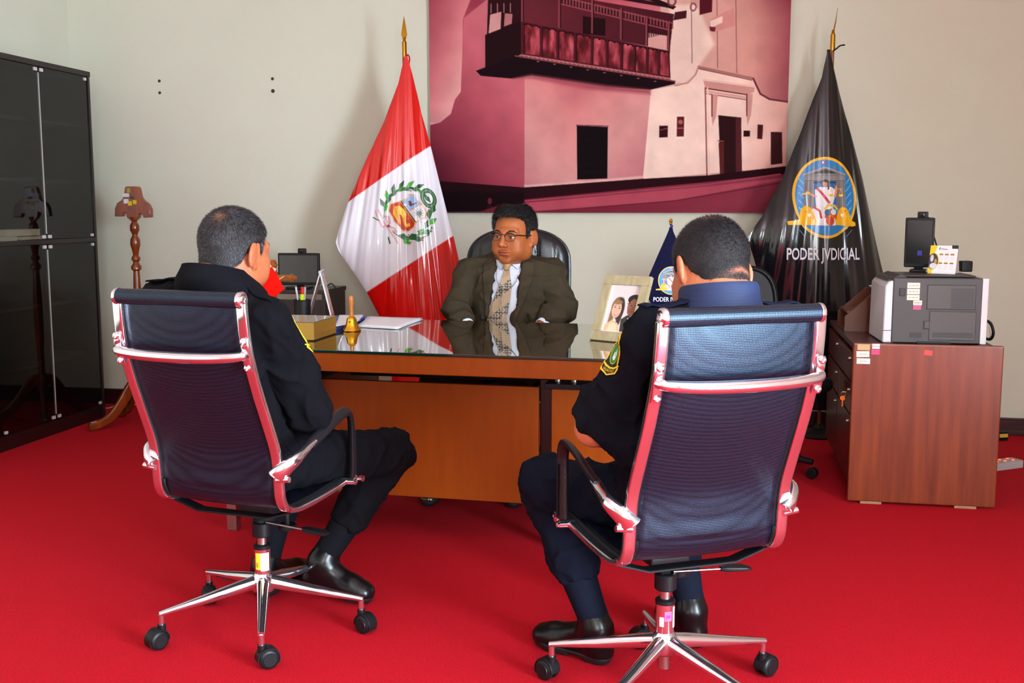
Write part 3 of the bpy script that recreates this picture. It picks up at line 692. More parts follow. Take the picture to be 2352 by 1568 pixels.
# ------------------------------------------------------------------ draped flags
def drape(apexw, pts_l, pts_r, y0, depth, nfold, ph, amp, zrow=60, ncol=90):
    """returns fn(s, z) -> world xyz for a hanging cone of cloth; pts_* = [(x, z)...] from the top down"""
    zl = [p[1] for p in pts_l][::-1]; xl = [p[0] for p in pts_l][::-1]; zr = [p[1] for p in pts_r][::-1]; xr = [p[0] for p in pts_r][::-1]
    zd = np.linspace(min(zl[0], zr[0]), max(zl[-1], zr[-1]), 200); ker = np.hanning(31); ker /= ker.sum()
    sm = lambda q: np.convolve(np.pad(q, 15, mode='edge'), ker, 'valid')
    Ls_, Rs_ = sm(np.interp(zd, zl, xl)), sm(np.interp(zd, zr, xr)); xm = (xl[-1] + xr[-1]) / 2
    def surf(x, z):
        L_ = np.interp(z, zd, Ls_); R_ = np.interp(z, zd, Rs_); w_ = np.maximum(R_ - L_, 1e-3)
        s = np.clip((x - L_) / w_, 0, 1); k = np.clip((apexw - z) / .9, 0, 1)
        y = y0 - depth * k * np.sin(np.pi * s) ** .7
        t = ((x - xm) / (.35 * (apexw - z) + .22) + .5) * nfold * 2 * np.pi + ph
        y = y + amp * k ** .7 * (np.sin(t + 1.1 * np.sin(2.3 * z)) * .6 + np.sin(2.17 * t + 2.1 + z * 3) * .3 + np.sin(4.3 * t + 1 + 2 * z) * .13)
        return np.stack([x, y, z], 1)
    return surf, (lambda z: (np.interp(z, zl, xl), np.interp(z, zr, xr)))
def flag_mesh(name, surf, lim, ztop, zbot, paint, m, parent, nz=220, ns=260):
    zz = np.linspace(ztop, zbot, nz); v = []; 
    Zg, Sg = np.meshgrid(zz, np.linspace(0, 1, ns), indexing='ij')
    L_, R_ = lim(Zg.ravel()); x = L_ + (R_ - L_) * Sg.ravel()
    pts = surf(x, Zg.ravel())
    idx = np.arange(nz * ns).reshape(nz, ns); q = np.stack([idx[:-1, :-1], idx[1:, :-1], idx[1:, 1:], idx[:-1, 1:]], -1).reshape(-1, 4)
    me = bpy.data.meshes.new(name); me.from_pydata(pts.tolist(), [], q.tolist()); me.materials.append(m); me.update()
    me.polygons.foreach_set('use_smooth', [True] * len(me.polygons))
    o = bpy.data.objects.new(name, me); C.objects.link(o); add_cols(o, paint(pts[:, 0], pts[:, 2])); local(o, parent)
    md = o.modifiers.new('t', 'SOLIDIFY'); md.thickness = .003; md.offset = 0
    return o
plastic = mat('flag_in_plastic', (255, 255, 255), .22, attr=True, coat=.8, bump=.07, bscale=20, stretch=(3.0, 1, .45), spec=.4)
satin = mat('flag_satin', (255, 255, 255), .75, spec=.1, attr=True, bump=.1, bscale=30, stretch=(2, 1, .6))
def pole(t, base, top, y, spear, r=.012, metal=gold):
    one(lathe([(r, .02), (r, top - base.z)], 14), 'pole', mat('pole_wood', (120, 70, 24), .3, coat=.4), t)
    fz = top - base.z
    if spear: one(lathe([(.013, fz - .01), (.013, fz + .075), (.009, fz + .08), (.007, fz + .10), (.0001, fz + .10)], 14), 'ferrule', metal, t)
    return fz
# national flag
py = 6.15; ap = P(929, 135, py)
t = thing('national_flag', 'red and white flag with a coat of arms, in clear plastic behind the desk', 'flag', (ap.x, py, 0))
pole(t, Vector((0, 0, 0)), P(929, 128, py).z, py, True)
zt0 = P(929, 100, py).z; zt1 = P(929, 38, py).z
sp_ = one(tube([(0, 0, zt0 - .01), (0, 0, zt0 + .015), (0, 0, zt0 + .05), (0, 0, zt0 + .085), (0, 0, zt1)], [.004, .006, .017, .012, .001], 4, rb=[.004, .005, .006, .005, .001], up=(0, 1, 0)), 'spearhead', gold, t)
one(tube(spline([(.005, -.01, ap.z + .01), (.02, -.015, ap.z + .02), (.03, -.012, ap.z), (.024, -.012, ap.z - .04)], 4), .004, 8), 'tie_ribbon', mat('red_ribbon', (170, 20, 16), .5), t)
one(lathe([(.14, 0), (.15, .01), (.13, .03), (.03, .05), (.02, .07)], 30), 'stand', darkw, t)
def xz(u, v, y): p = P(u, v, y); return (p.x, p.z)
yl = py - .10
Lp = [xz(*q, yl) for q in ((926, 128), (912, 190), (880, 275), (845, 350), (812, 425), (793, 472), (774, 530), (767, 558), (776, 580), (806, 626), (841, 674), (868, 728), (885, 760), (900, 900))]
Rp = [xz(*q, yl) for q in ((934, 128), (950, 190), (966, 260), (988, 338), (1008, 420), (1028, 500), (1040, 545), (1053, 600), (1057, 640), (1060, 730), (1062, 760), (1050, 900))]
surfP, limP = drape(ap.z, Lp, Rp, py - .035, .10, 3.2, .8, .013)
def pix(x, z, y): # position on the flag measured in photo-sized units of the flag's own plane
    d_ = y * math.cos(PITCH) - (z - H) * math.sin(PITCH); up = y * math.sin(PITCH) + (z - H) * math.cos(PITCH)
    return 1176 + F * x / d_, 784 - F * up / d_
def paintP(x, z):
    u, v = pix(x, z, yl); s1 = v - (465 + (u - 795) * (335 - 465) / (985 - 795)); s2 = v - (672 + (u - 840) * (545 - 672) / (1035 - 840))
    red = np.array((206, 14, 8.)); wh = np.array((226, 224, 234.))
    k = (np.clip(s1 / 2 + .5, 0, 1) * np.clip(-s2 / 2 + .5, 0, 1))[:, None]
    return red * (1 - k) + wh * k
flag_mesh('flag_cloth', surfP, limP, ap.z + .012, P(900, 900, yl).z, paintP, plastic, t, 420, 420)
def flagmap(surf, yy, off):
    def fn(X, Y):
        a = (X - 1176) / F; b = -(Y - 784) / F; cy, cz = math.cos(PITCH) + b * math.sin(PITCH), -math.sin(PITCH) + b * math.cos(PITCH)
        x = a * yy / cy; z = H + cz * yy / cy; p = surf(x, z); p[:, 1] -= off; return p
    return fn
S = Paint(850, 1010, 405, 570, .5)
cxm, cym = 934, 488
gd, gl = (20, 96, 44), (70, 170, 50)
rr = random.Random(2)
for k in range(15): # palm spray, upper left
    a = math.radians(182 - 9.5 * k); x0, y0 = 938 + 52 * math.cos(a), 486 - 54 * math.sin(a)
    ta_ = a - math.radians(90) + math.radians(35 if k % 2 else -8)
    x1, y1 = x0 + 28 * math.cos(ta_) , y0 - 28 * math.sin(ta_); nx, ny = -(y1 - y0) * .19, (x1 - x0) * .19
    S.poly([(x0, y0), ((x0 + x1) / 2 + nx, (y0 + y1) / 2 + ny), (x1, y1), ((x0 + x1) / 2 - nx, (y0 + y1) / 2 - ny)], gl if k % 3 == 0 else gd)
S.line([(883, 500), (884, 470), (895, 448), (915, 436), (945, 438)], 2.5, gd)
for k in range(10): # laurel, lower right
    a = math.radians(-118 + 13 * k); x0, y0 = 938 + 50 * math.cos(a), 492 - 54 * math.sin(a)
    ta_ = a + math.radians(90) + math.radians(-26 if k % 2 else 18)
    x1, y1 = x0 + 27 * math.cos(ta_), y0 - 27 * math.sin(ta_); nx, ny = -(y1 - y0) * .27, (x1 - x0) * .27
    S.poly([(x0, y0), ((x0 + x1) / 2 + nx, (y0 + y1) / 2 + ny), (x1, y1), ((x0 + x1) / 2 - nx, (y0 + y1) / 2 - ny)], gl if k % 3 == 1 else gd)
S.line([(905, 533), (925, 547), (955, 550), (985, 540), (992, 520)], 2.5, gd)
for x, y in ((940, 539), (972, 547), (945, 556), (981, 513), (993, 524), (961, 531)): S.ell(x, y, 2, 2, (200, 20, 40))
S.ell(984, 455, 13, 19, (30, 92, 50), rot=-.45, ring=8); S.ell(984, 455, 13, 19, (104, 140, 96), rot=-.45, ring=2)
for q in ([(864, 485), (872, 505), (880, 520), (890, 518)], [(890, 522), (900, 535), (910, 548), (915, 558)], [(870, 482), (880, 500), (884, 512), (892, 518)], [(896, 520), (890, 506), (886, 496), (894, 498), (897, 512)], [(896, 520), (908, 524), (912, 532), (904, 530)]):
    S.line(q, 3.4, (196, 40, 44)); S.line(q, 1.4, (240, 210, 206))
S.line([(858, 499), (872, 506)], 3, gd); S.line([(893, 545), (897, 558)], 4, gd); S.ell(893, 519, 4, 3.5, (170, 20, 24))
sh = [(897, 468), (920, 461), (934, 455), (938, 445), (952, 446), (958, 458), (970, 468), (981, 487), (978, 501), (966, 504), (957, 512), (953, 522), (940, 532), (926, 530), (916, 518), (906, 508), (902, 498), (893, 484)]
S.poly(sh, (232, 160, 40)); cxs, cys = 936, 490
shr = [(cxs + (x - cxs) * .94, cys + (y - cys) * .94) for x, y in sh]
S.poly(shr, (228, 224, 232))
S.poly([(x, y) for x, y in shr[:2]] + [(922, 463), (955, 508), (951, 520)] + shr[12:], (196, 44, 8))
S.poly([(925, 462), (936, 457), (940, 448), (952, 449), (958, 461), (966, 469), (942, 484)], (150, 180, 226))
S.line([(923, 462), (956, 510)], 2.2, (24, 96, 40)); S.line([(921, 463), (954, 512)], 1.2, (230, 160, 30)); S.line([(941, 485), (967, 469)], 1.4, (230, 150, 40))
S.ell(943, 467, 3.5, 7, (110, 54, 20), rot=-.3); S.line([(948, 470), (956, 466)], 2.5, (60, 50, 60)); S.ell(932, 470, 4, 3, (220, 220, 230))
for k in range(10):
    a = k * .63; S.line([(963, 490), (963 + 10 * math.cos(a), 489 + 10 * math.sin(a))], 1.1, (84, 112, 98))
S.ell(963, 490, 5.5, 5.5, (104, 128, 116)); S.line([(963, 490), (964, 500)], 2, (90, 100, 90))
horn = [(906, 474), (918, 472), (930, 480), (935, 492), (934, 506), (936, 514), (942, 512), (944, 518), (936, 522), (930, 516), (926, 502), (924, 494), (918, 492), (922, 506), (922, 516), (912, 504), (904, 490)]
S.poly(horn, (238, 176, 20)); S.poly([(918, 474), (930, 482), (934, 492), (928, 500), (920, 490)], (250, 226, 80)); S.line([(907, 476), (914, 492), (921, 510)], 1.2, (196, 110, 10))
local(S.mesh('coat_of_arms', flagmap(surfP, yl, .0042), mat('arms_inks', (255, 255, 255), .28, attr=True, coat=.6, bump=.10, bscale=26, stretch=(3.2, 1, .55)), None), t)

# judicial flag, full size
py = 5.93; ap = P(1912, 120, py)
t = thing('court_flag', 'tall black institutional flag with gold oval emblem, in plastic against the wall', 'flag', (ap.x, py, 0))
pole(t, Vector((0, 0, 0)), P(1912, 112, py).z, py, True, .010)
z0, z1 = P(1913, 86, py).z, P(1920, 18, py).z
one(tube([(0, 0, z0 - .01), (.002, 0, z0 + .03), (.010, 0, (z0 + z1) / 2), (.020, 0, z1)], [.003, .004, .003, .0008], 4, rb=[.006, .01, .014, .001], up=(0, 1, 0)), 'spearhead', gold, t)
one(tube(spline([(0, -.012, ap.z + .004), (.02, -.018, ap.z + .02), (.035, -.02, ap.z + .032), (.06, -.02, ap.z + .036)], 5), .004, 8), 'tie_ribbon', blackp, t)
one(lathe([(.10, 0), (.11, .01), (.09, .03), (.03, .05), (.02, .07)], 30), 'stand', blackp, t)
yj = py - .10
Lj = [xz(*q, yj) for q in ((1908, 118), (1896, 175), (1868, 245), (1840, 320), (1800, 420), (1755, 500), (1722, 545), (1740, 600), (1752, 640), (1772, 720), (1790, 800), (1840, 960))]
Rj = [xz(*q, yj) for q in ((1916, 118), (1928, 175), (1945, 240), (1967, 320), (1990, 410), (2010, 500), (2030, 590), (2042, 640), (2044, 680), (2030, 780), (1990, 850), (1960, 960))]
surfJ, limJ = drape(ap.z, Lj, Rj, py - .03, .10, 2.6, 2.2, .011)
flag_mesh('flag_cloth', surfJ, limJ, ap.z + .01, P(1900, 940, yj).z, lambda x, z: np.tile(np.array((13., 12, 18)), (len(x), 1)), plastic, t)
def court_emblem(x0, y0, sx, sy, step):
    """painted in a 240 x 300 box, scaled into place"""
    S = Paint(x0, x0 + 200 * sx, y0, y0 + 232 * sy, step)
    q = lambda x, y: (x0 + (x - 20) * sx, y0 + (y - 12) * sy)
    def E_(x, y, rx, ry, c, **k):
        a, b = q(x, y); k2 = dict(k)
        if 'ring' in k2: k2['ring'] *= sx
        S.ell(a, b, rx * sx, ry * sy, c, **k2)
    def Po(pts, c): S.poly([q(*p) for p in pts], c)
    def Li(pts, w_, c): S.line([q(*p) for p in pts], w_ * sx, c)
    yel = (240, 176, 10)
    E_(120, 118, 78, 98, yel); E_(120, 118, 72, 91, (34, 124, 190))
    for k in range(8):
        Li([(56, 70 + 18 * k), (70, 86 + 18 * k)], 1.6, (130, 186, 226)); Li([(184, 70 + 18 * k), (170, 86 + 18 * k)], 1.6, (130, 186, 226))
    Po([(67, 62), (120, 44), (174, 62), (174, 67), (67, 67)], (120, 118, 120)); Po([(92, 60), (120, 50), (148, 60)], (30, 28, 32)); Li([(70, 63), (120, 45), (170, 63)], 2, (176, 172, 170))
    E_(95, 47, 6, 4, (110, 110, 116)); E_(145, 47, 6, 4, (110, 110, 116)); Li([(119, 42), (119, 33)], 1, (60, 60, 60)); Po([(111, 32), (121, 30), (121, 36), (111, 38)], (206, 40, 50)); Po([(114, 31), (118, 31), (118, 36), (114, 37)], (230, 220, 220))
    Po([(72, 67), (169, 67), (170, 79), (71, 79)], (134, 130, 128)); Li([(74, 78), (168, 78)], 1.5, (70, 66, 66))
    for a, b in ((70, 92), (145, 168)):
        Po([(a, 79), (b, 79), (b + 2, 145), (a - 3, 145)], (126, 122, 122))
        for k in range(4): Li([(a + 4 + 5 * k, 82), (a + 3 + 5 * k, 143)], 1.3, (88, 84, 86))
    Po([(92, 80), (145, 80), (146, 84), (91, 84)], (50, 46, 50)); Po([(92, 84), (145, 84), (145, 140), (92, 140)], (30, 104, 170))
    # seated figure in white with a red sash
    Po([(94, 100), (106, 93), (133, 93), (143, 100), (140, 120), (134, 138), (138, 150), (112, 152), (96, 138)], (226, 222, 226))
    Po([(86, 146), (100, 138), (116, 142), (120, 168), (118, 185), (94, 185), (88, 166)], (224, 220, 226)); Po([(118, 182), (146, 168), (140, 185), (112, 185)], (232, 226, 228))
    Li([(101, 97), (114, 112), (126, 130)], 6, (190, 30, 40)); Li([(92, 142), (104, 150), (108, 172)], 5, (190, 30, 40))
    E_(119, 84, 6.5, 9, (200, 140, 110)); Po([(113, 78), (119, 74), (126, 78), (128, 98), (124, 100), (124, 82), (114, 80)], (40, 24, 24))
    Li([(96, 116), (84, 110), (76, 105)], 5, (214, 150, 124)); Li([(66, 110), (82, 106)], 4, yel); Li([(75, 108), (76, 138)], 4, (196, 204, 214))
    Li([(141, 116), (145, 104), (145, 92)], 5.5, (222, 140, 96)); Li([(130, 98), (160, 97)], 1.4, yel)
    for x in (131, 157): Li([(x, 98), (x - 5, 112)], .8, yel); Li([(x, 98), (x + 5, 112)], .8, yel); E_(x, 113, 6, 3, (236, 196, 40))
    # shield and the two recumbent guardians
    E_(130, 165, 15, 20, (206, 70, 20)); E_(122, 154, 7, 8, (40, 90, 120)); E_(136, 153, 7, 7, (220, 224, 226)); E_(130, 168, 7, 8, (232, 130, 30)); Li([(116, 146), (124, 136), (140, 138), (146, 146)], 5, (226, 186, 60))
    Po([(60, 184), (56, 165), (60, 146), (70, 137), (84, 142), (92, 160), (97, 184)], yel); Po([(140, 184), (148, 150), (160, 140), (172, 144), (180, 160), (178, 184)], yel)
    E_(80, 160, 4, 4, (238, 232, 222)); E_(160, 160, 4, 4, (238, 232, 222)); E_(73, 152, 2, 2, (190, 120, 6)); E_(167, 150, 2, 2, (190, 120, 6))
    Po([(28, 175), (60, 170), (182, 172), (194, 178), (195, 186), (186, 188), (150, 184), (62, 184), (30, 184)], yel); Po([(97, 184), (100, 168), (140, 168), (142, 184)], (230, 222, 226)); E_(128, 174, 10, 11, (206, 70, 20))
    return S
eo = mat('emblem_inks', (255, 255, 255), .35, attr=True, coat=.5)
S = court_emblem(1780 + 20 * .957, 340 + 12 * .957, .957, .957, .5) if False else court_emblem(1799, 352, .957, .957, .5)
local(S.mesh('emblem', flagmap(surfJ, yj, .0042), eo, None), t)
def letters(body, u, v, w_px, surfmap, m, parent, size=27, sub=None):
    tv, tf = text_mesh(body, size, bold=size * .016); xs_ = [p[0] for p in tv]; k = w_px / (max(xs_) - min(xs_)); cxx = (max(xs_) + min(xs_)) / 2
    A = np.array([(u + (p[0] - cxx) * k, v - p[1]) for p in tv]); pts = surfmap(A[:, 0], A[:, 1])
    o = one((pts.tolist(), tf), 'lettering', m, None, smooth=0); return local(o, parent)
wl = mat('white_letters', (224, 222, 232), .4)
letters('PODER JVDICIAL', 1889, 584, 168, flagmap(surfJ, yj, .009), wl, t, 38)

# small court flag on the desk
q = on_desk(1566, 745); py = q.y
apx = P(1541, 524, py)
t = thing('desk_flag', 'small navy desk flag with gold emblem between photo frame and right officer', 'flag', (q.x, py, .789))
one(lathe([(.045, 0), (.045, .008), (.02, .014), (.006, .02)], 24), 'base', gold, t)
top = P(1541, 503, py)
o = one(tube([(q.x, py, .80), (apx.x + .004, py, apx.z), (top.x, py, top.z - .02)], .0045, 10), 'pole', gold, None); local(o, t)
o = one(lathe([(.004, 0), (.007, .004), (.005, .010), (.008, .014), (.006, .022), (.0001, .028)], 14), 'finial', gold, None, Mx((top.x, py, top.z - .024))); local(o, t)
o = one(tube([(apx.x, py - .004, apx.z + .004), (apx.x + .004, py - .006, apx.z + .014)], .006, 8), 'tie_ribbon', mat('blue_ribbon', (20, 50, 140), .4), None); local(o, t)
ys = py - .02
Ls = [xz(*p_, ys) for p_ in ((1538, 526), (1530, 545), (1510, 590), (1492, 632), (1479, 664), (1492, 690), (1505, 716), (1515, 735))]
Rs = [xz(*p_, ys) for p_ in ((1545, 526), (1553, 545), (1570, 590), (1588, 632), (1602, 664), (1604, 690), (1600, 716), (1590, 735))]
surfS, limS = drape(apx.z, Ls, Rs, py - .008, .02, 1.3, 1.2, .0035)
flag_mesh('flag_cloth', surfS, limS, apx.z + .004, P(1500, 735, ys).z, lambda x, z: np.tile(np.array((12., 12, 44)), (len(x), 1)), satin, t, 90, 90)
S = court_emblem(1503, 609, .40, .335, .3); local(S.mesh('emblem', flagmap(surfS, ys, .0022), eo, None), t)
letters('PODER JVDICIAL', 1543, 688, 84, flagmap(surfS, ys, .003), wl, t, 14)
# small national flag on the desk
q = on_desk(588, 754); py = q.y
apx = P(580, 575, py)
t = thing('desk_flag', 'small red and white desk flag beside the wooden crucifix', 'flag', (q.x, py, .789))
one(lathe([(.045, 0), (.045, .008), (.02, .014), (.006, .02)], 24), 'base', gold, t)
o = one(tube([(q.x, py, .80), (apx.x, py, apx.z), (apx.x, py, apx.z + .03)], .0045, 10), 'pole', gold, None); local(o, t)
ys = py - .02
# cloth hangs as a turned square from its corner at the pole top
cz = [P(*p_, ys) for p_ in ((575, 560), (612, 594), (652, 664), (627, 683), (580, 700), (545, 690))]
Ls = [xz(*p_, ys) for p_ in ((572, 560), (560, 600), (545, 640), (540, 665), (560, 682), (585, 700), (620, 715))]
Rs = [xz(*p_, ys) for p_ in ((584, 560), (613, 597), (634, 630), (652, 664), (640, 674), (627, 684), (622, 715))]
surfN, limN = drape(apx.z + .05, Ls, Rs, py - .008, .015, 1.0, 0, .004)
def paintN(x, z):
    u, v = pix(x, z, ys); s1 = v - (622 - (u - 606) * .62); k = np.clip(s1 / 1.5 + .5, 0, 1)[:, None]
    return np.array((228, 226, 236.)) * (1 - k) + np.array((232, 20, 8.)) * k
flag_mesh('flag_cloth', surfN, limN, P(580, 560, ys).z, P(600, 712, ys).z, paintN, satin, t, 80, 80)

# ------------------------------------------------------------------ photo frame with the couple
q0 = on_desk(1353, 781); nrm = Vector((-.62, -.78, 0)).normalized(); wd = Vector((-nrm.y, nrm.x, 0)); wd = wd if wd.x > 0 else -wd
t = thing('photo_frame', 'pale wooden photo frame showing a smiling couple, leaning back on the desk', 'photo frame', q0)
lean = math.radians(24); upv = (Vector((0, 0, math.cos(lean))) - nrm * math.sin(lean)); nf = nrm * math.cos(lean) + Vector((0, 0, math.sin(lean)))
FW, FH = .205, .262
M0 = frame(Vector((0, 0, .004)), wd, -nf, upv)
fw = mat('light_oak', (176, 164, 130), .5, col2=(158, 144, 108), vscale=9, stretch=(6, 6, .6), bump=.05)
mb = MB(); b_ = .038
for (x0, x1, z0, z1) in ((0, FW, 0, b_), (0, FW, FH - b_, FH), (0, b_, b_, FH - b_), (FW - b_, FW, b_, FH - b_)):
    mb.add(box(x1 - x0, .018, z1 - z0, .002), M0 @ Mx(((x0 + x1) / 2, 0.009, (z0 + z1) / 2)))
mb.build('frame', fw, t)
one(box(FW - .02, .004, FH - .02, 0), 'backboard', mat('frame_back', (90, 84, 76), .7), t, M0 @ Mx((FW / 2, .016, FH / 2)))
one(tube([(M0 @ Vector((FW * .6, .018, FH * .7)))[:], (M0 @ Vector((FW * .6, .10, .05)))[:]], .02, rb=.002, up=tuple(wd.cross(Vector((0, 0, 1)))), sect=rsect(.3)), 'strut', mat('frame_strut', (225, 222, 215), .5), t)
mb = MB()
for (x0, x1, z0, z1) in ((b_, FW - b_, b_, b_ + .004), (b_, b_ + .006, b_, FH - b_), (b_, FW - b_, FH - b_ - .003, FH - b_), (FW - b_ - .003, FW - b_, b_, FH - b_)):
    mb.add(box(x1 - x0, .002, z1 - z0), M0 @ Mx(((x0 + x1) / 2, .0095, (z0 + z1) / 2)))
mb.build('mount', white, t)
S = Paint(0, 100, 0, 140, 1.0, (222, 204, 204), alpha=False)
S.poly([(60, 140), (56, 100), (72, 88), (100, 80), (100, 140)], (52, 46, 46)); S.poly([(76, 98), (90, 86), (96, 100), (84, 110)], (232, 230, 236)); S.poly([(82, 98), (92, 92), (94, 104), (80, 122)], (206, 40, 44))
S.ell(85, 60, 17, 28, (142, 90, 66)); S.ell(88, 40, 23, 15, (28, 24, 26)); S.ell(87, 62, 16, 24, (142, 90, 66)); S.ell(78, 76, 7, 9, (128, 78, 56), soft=4); S.ell(80, 58, 3, 1.5, (30, 20, 20)); S.ell(95, 58, 3, 1.5, (30, 20, 20)); S.line([(78, 76), (92, 76)], 2.5, (120, 60, 50)); S.ell(86, 67, 3, 5, (124, 74, 54)); S.line([(66, 53), (76, 52)], 2, (60, 50, 48))
S.ell(36, 66, 22, 32, (128, 98, 66)); S.ell(44, 70, 15, 34, (52, 42, 36), soft=3); S.poly([(12, 140), (14, 80), (22, 60), (30, 90), (26, 116), (20, 140)], (134, 102, 68), 3); S.poly([(46, 80), (58, 78), (54, 112), (44, 130), (40, 110)], (60, 46, 38), 3)
S.poly([(0, 140), (6, 118), (26, 104), (48, 112), (60, 140)], (226, 176, 140)); S.ell(34, 72, 16, 25, (226, 172, 150)); S.ell(27, 66, 3, 1.5, (60, 46, 46)); S.ell(42, 68, 3, 1.5, (60, 46, 46)); S.line([(24, 61), (30, 60)], 1.5, (90, 60, 44)); S.line([(39, 62), (45, 63)], 1.5, (90, 60, 44))
S.line([(28, 86), (34, 89), (41, 87)], 4, (206, 90, 90)); S.line([(30, 86), (39, 87)], 2, (244, 240, 238)); S.line([(34, 68), (33, 78)], 2, (206, 148, 124)); S.ell(34, 50, 15, 7, (146, 110, 74), soft=3)
S.poly([(20, 118), (30, 110), (46, 118), (52, 140), (14, 140)], (236, 206, 170))
def fm(X, Y):
    o_ = np.array(M0.translation); A = np.array(wd); B = np.array(upv); N_ = np.array(-nf)
    return o_ + np.outer(b_ + X / 100 * (FW - 2 * b_), A) + np.outer(FH - b_ - Y / 140 * (FH - 2 * b_), B) + .011 * N_
S.mesh('photograph', fm, attrg, t, masked=False)

# ================================================================== CABINET WITH GLASS DOORS
cabA, cabB, CAW = .40, .50, 3            # depth along E1, start along E2, number of bays
bay = .49; ch = 2.09
c0 = G(243, 958, 0); fa = (c0 - OC).dot(E1); fb = (c0 - OC).dot(E2)     # front right lower corner
t = thing('display_cabinet', 'tall espresso cabinet with smoked glass doors in the left corner', 'cabinet', R3(0.02, fb, 0), RA)
def cbox(name, a0, a1, b0, b1, z0, z1, m, bev=.002, parent=None, mb=None):
    """a: away from the left wall, b: towards the viewer from the far end"""
    M = Mx(((a0 + a1) / 2 - .02, -(b0 + b1) / 2, (z0 + z1) / 2)); v = box(a1 - a0, b1 - b0, z1 - z0, bev)
    if mb is not None: mb.add(v, M); return
    return one(v, name, m, parent or t, M)
A0, A1 = .02, fa; LEN = bay * CAW
mb = MB()
cbox('', A0, A1, 0, .02, 0, ch, None, mb=mb); cbox('', A0, A1, LEN - .02, LEN, 0, ch, None, mb=mb)
cbox('', A0, A1 + .004, -.002, LEN + .002, ch - .03, ch, None, mb=mb); cbox('', A0, A1 - .01, .02, LEN - .02, .0, .08, None, mb=mb); cbox('', A0, A1, .02, LEN - .02, 1.085, 1.11, None, mb=mb)
for k in range(1, CAW): cbox('', A0, A1 - .02, bay * k - .009, bay * k + .009, .08, ch - .03, None, mb=mb)
mb.build('carcass', darkw, t)
cbox('back_panel', A0 - .012, A0, .01, .43, .05, ch - .01, darkw); cbox('back_panel', A0 - .012, A0, .431, LEN - .01, .05, 1.09, mat('cabinet_lining', (206, 212, 204), .6)); cbox('back_panel', A0 - .012, A0, .431, LEN - .01, 1.09, ch - .01, darkw)
for z in (.40, .73, 1.43, 1.76):
    for k in range(CAW): cbox('shelf', A0 + .002, A1 - .05, bay * k + .012, bay * (k + 1) - .012, z, z + .018, darkw)
# smoked glass
gm = bpy.data.materials.new('smoked_glass'); gm.use_nodes = True; nt = gm.node_tree; nt.nodes.clear()
N = nt.nodes.new; L = nt.links.new
out = N('ShaderNodeOutputMaterial'); mx = N('ShaderNodeMixShader'); fr = N('ShaderNodeFresnel'); fr.inputs[0].default_value = 1.55
tb = N('ShaderNodeBsdfTransparent'); tb.inputs[0].default_value = (.70, .69, .68, 1); gb = N('ShaderNodeBsdfGlossy'); gb.inputs['Roughness'].default_value = .02; gb.inputs[0].default_value = (.75, .78, .8, 1)
ge = N('ShaderNodeNewGeometry'); iv = N('ShaderNodeMath'); iv.operation = 'SUBTRACT'; iv.inputs[0].default_value = 1; L(ge.outputs['Backfacing'], iv.inputs[1]); mu = N('ShaderNodeMath'); mu.operation = 'MULTIPLY'; L(fr.outputs[0], mu.inputs[0]); L(iv.outputs[0], mu.inputs[1]); L(mu.outputs[0], mx.inputs[0]); L(tb.outputs[0], mx.inputs[1]); L(gb.outputs[0], mx.inputs[2]); L(mx.outputs[0], out.inputs[0])
clipm = mat('hinge_clip', (196, 198, 196), .4)
for k in range(CAW):
    for z0, z1 in ((.085, 1.083), (1.112, ch - .032)):
        dr = cbox('glass_door', A1 - .012, A1 - .007, bay * k + (.022 if k == 0 else .005), bay * (k + 1) - .005, z0, z1, gm, 0)
        e0 = bay * (k + 1) - .0045 if k % 2 == 0 else bay * k - .0005
        cbox('lit_gap_strip', A1 - .014, A1 - .009, e0 - .002, e0 + .004, z0 + .03, z1 - .03, clipm, 0, parent=dr)  # added pale strip, stands for the lit white interior seen between the doors
        for zz in (z0 + .014, z1 - .014):
            cbox('hinge_clip', A1 - .014, A1 - .004, bay * (k + (0 if k % 2 else 1)) - (.042 if k % 2 == 0 else -.012), bay * (k + (0 if k % 2 else 1)) - (.014 if k % 2 == 0 else -.04), zz - .009, zz + .009, clipm, .001, parent=dr)
            cbox('hinge_clip', A1 - .016, A1 - .002, bay * (k + (0 if k % 2 else 1)) + (-.46 if k % 2 == 0 else .44), bay * (k + (0 if k % 2 else 1)) + (-.44 if k % 2 == 0 else .46), zz - .008, zz + .008, clipm, .001, parent=dr)
# books on the middle shelf
for (b0, b1, a0, a1, z, h_, col_, lab) in ((.485, .70, .235, .385, 1.111, .022, (214, 206, 176), 'cream book, lower of the pair inside the glass cabinet'), (.50, .80, .225, .372, 1.1345, .036, (212, 210, 206), 'thick white book, upper of the pair inside the glass cabinet'), (.725, .93, .25, .385, 1.111, .0225, (226, 228, 232), 'white book nearest the cabinet door, left of the cream one')):
    o = thing('book', lab, 'book', R3((a0 + a1) / 2, fb + (b0 + b1) / 2, z), RA, 'books in the glass cabinet')
    pm = mat('pages_%d' % int(b0 * 100), (226, 218, 180), .7, bump=.3, bscale=20, stretch=(1, 1, 60))
    one(box(a1 - a0 - .006, b1 - b0 - .01, h_ - .005, .001), 'page_block', pm, o, Mx((0, 0, h_ / 2)))
    cm = mat('cover_%d' % int(b0 * 100), col_ if h_ > .03 or col_[0] > 220 else (70, 64, 66), .45)
    one(box(a1 - a0, b1 - b0, .0025, .0005), 'cover', cm, o, Mx((0, 0, .0013))); one(box(a1 - a0, b1 - b0, .0025, .0005), 'cover', cm, o, Mx((0, 0, h_ - .0012))); one(box(.003, b1 - b0, h_ - .004, 0) if False else box(a1 - a0 - .01, .003, h_ - .004), 'spine', cm, o, Mx((0, (b1 - b0) / 2 - .002, h_ / 2)))

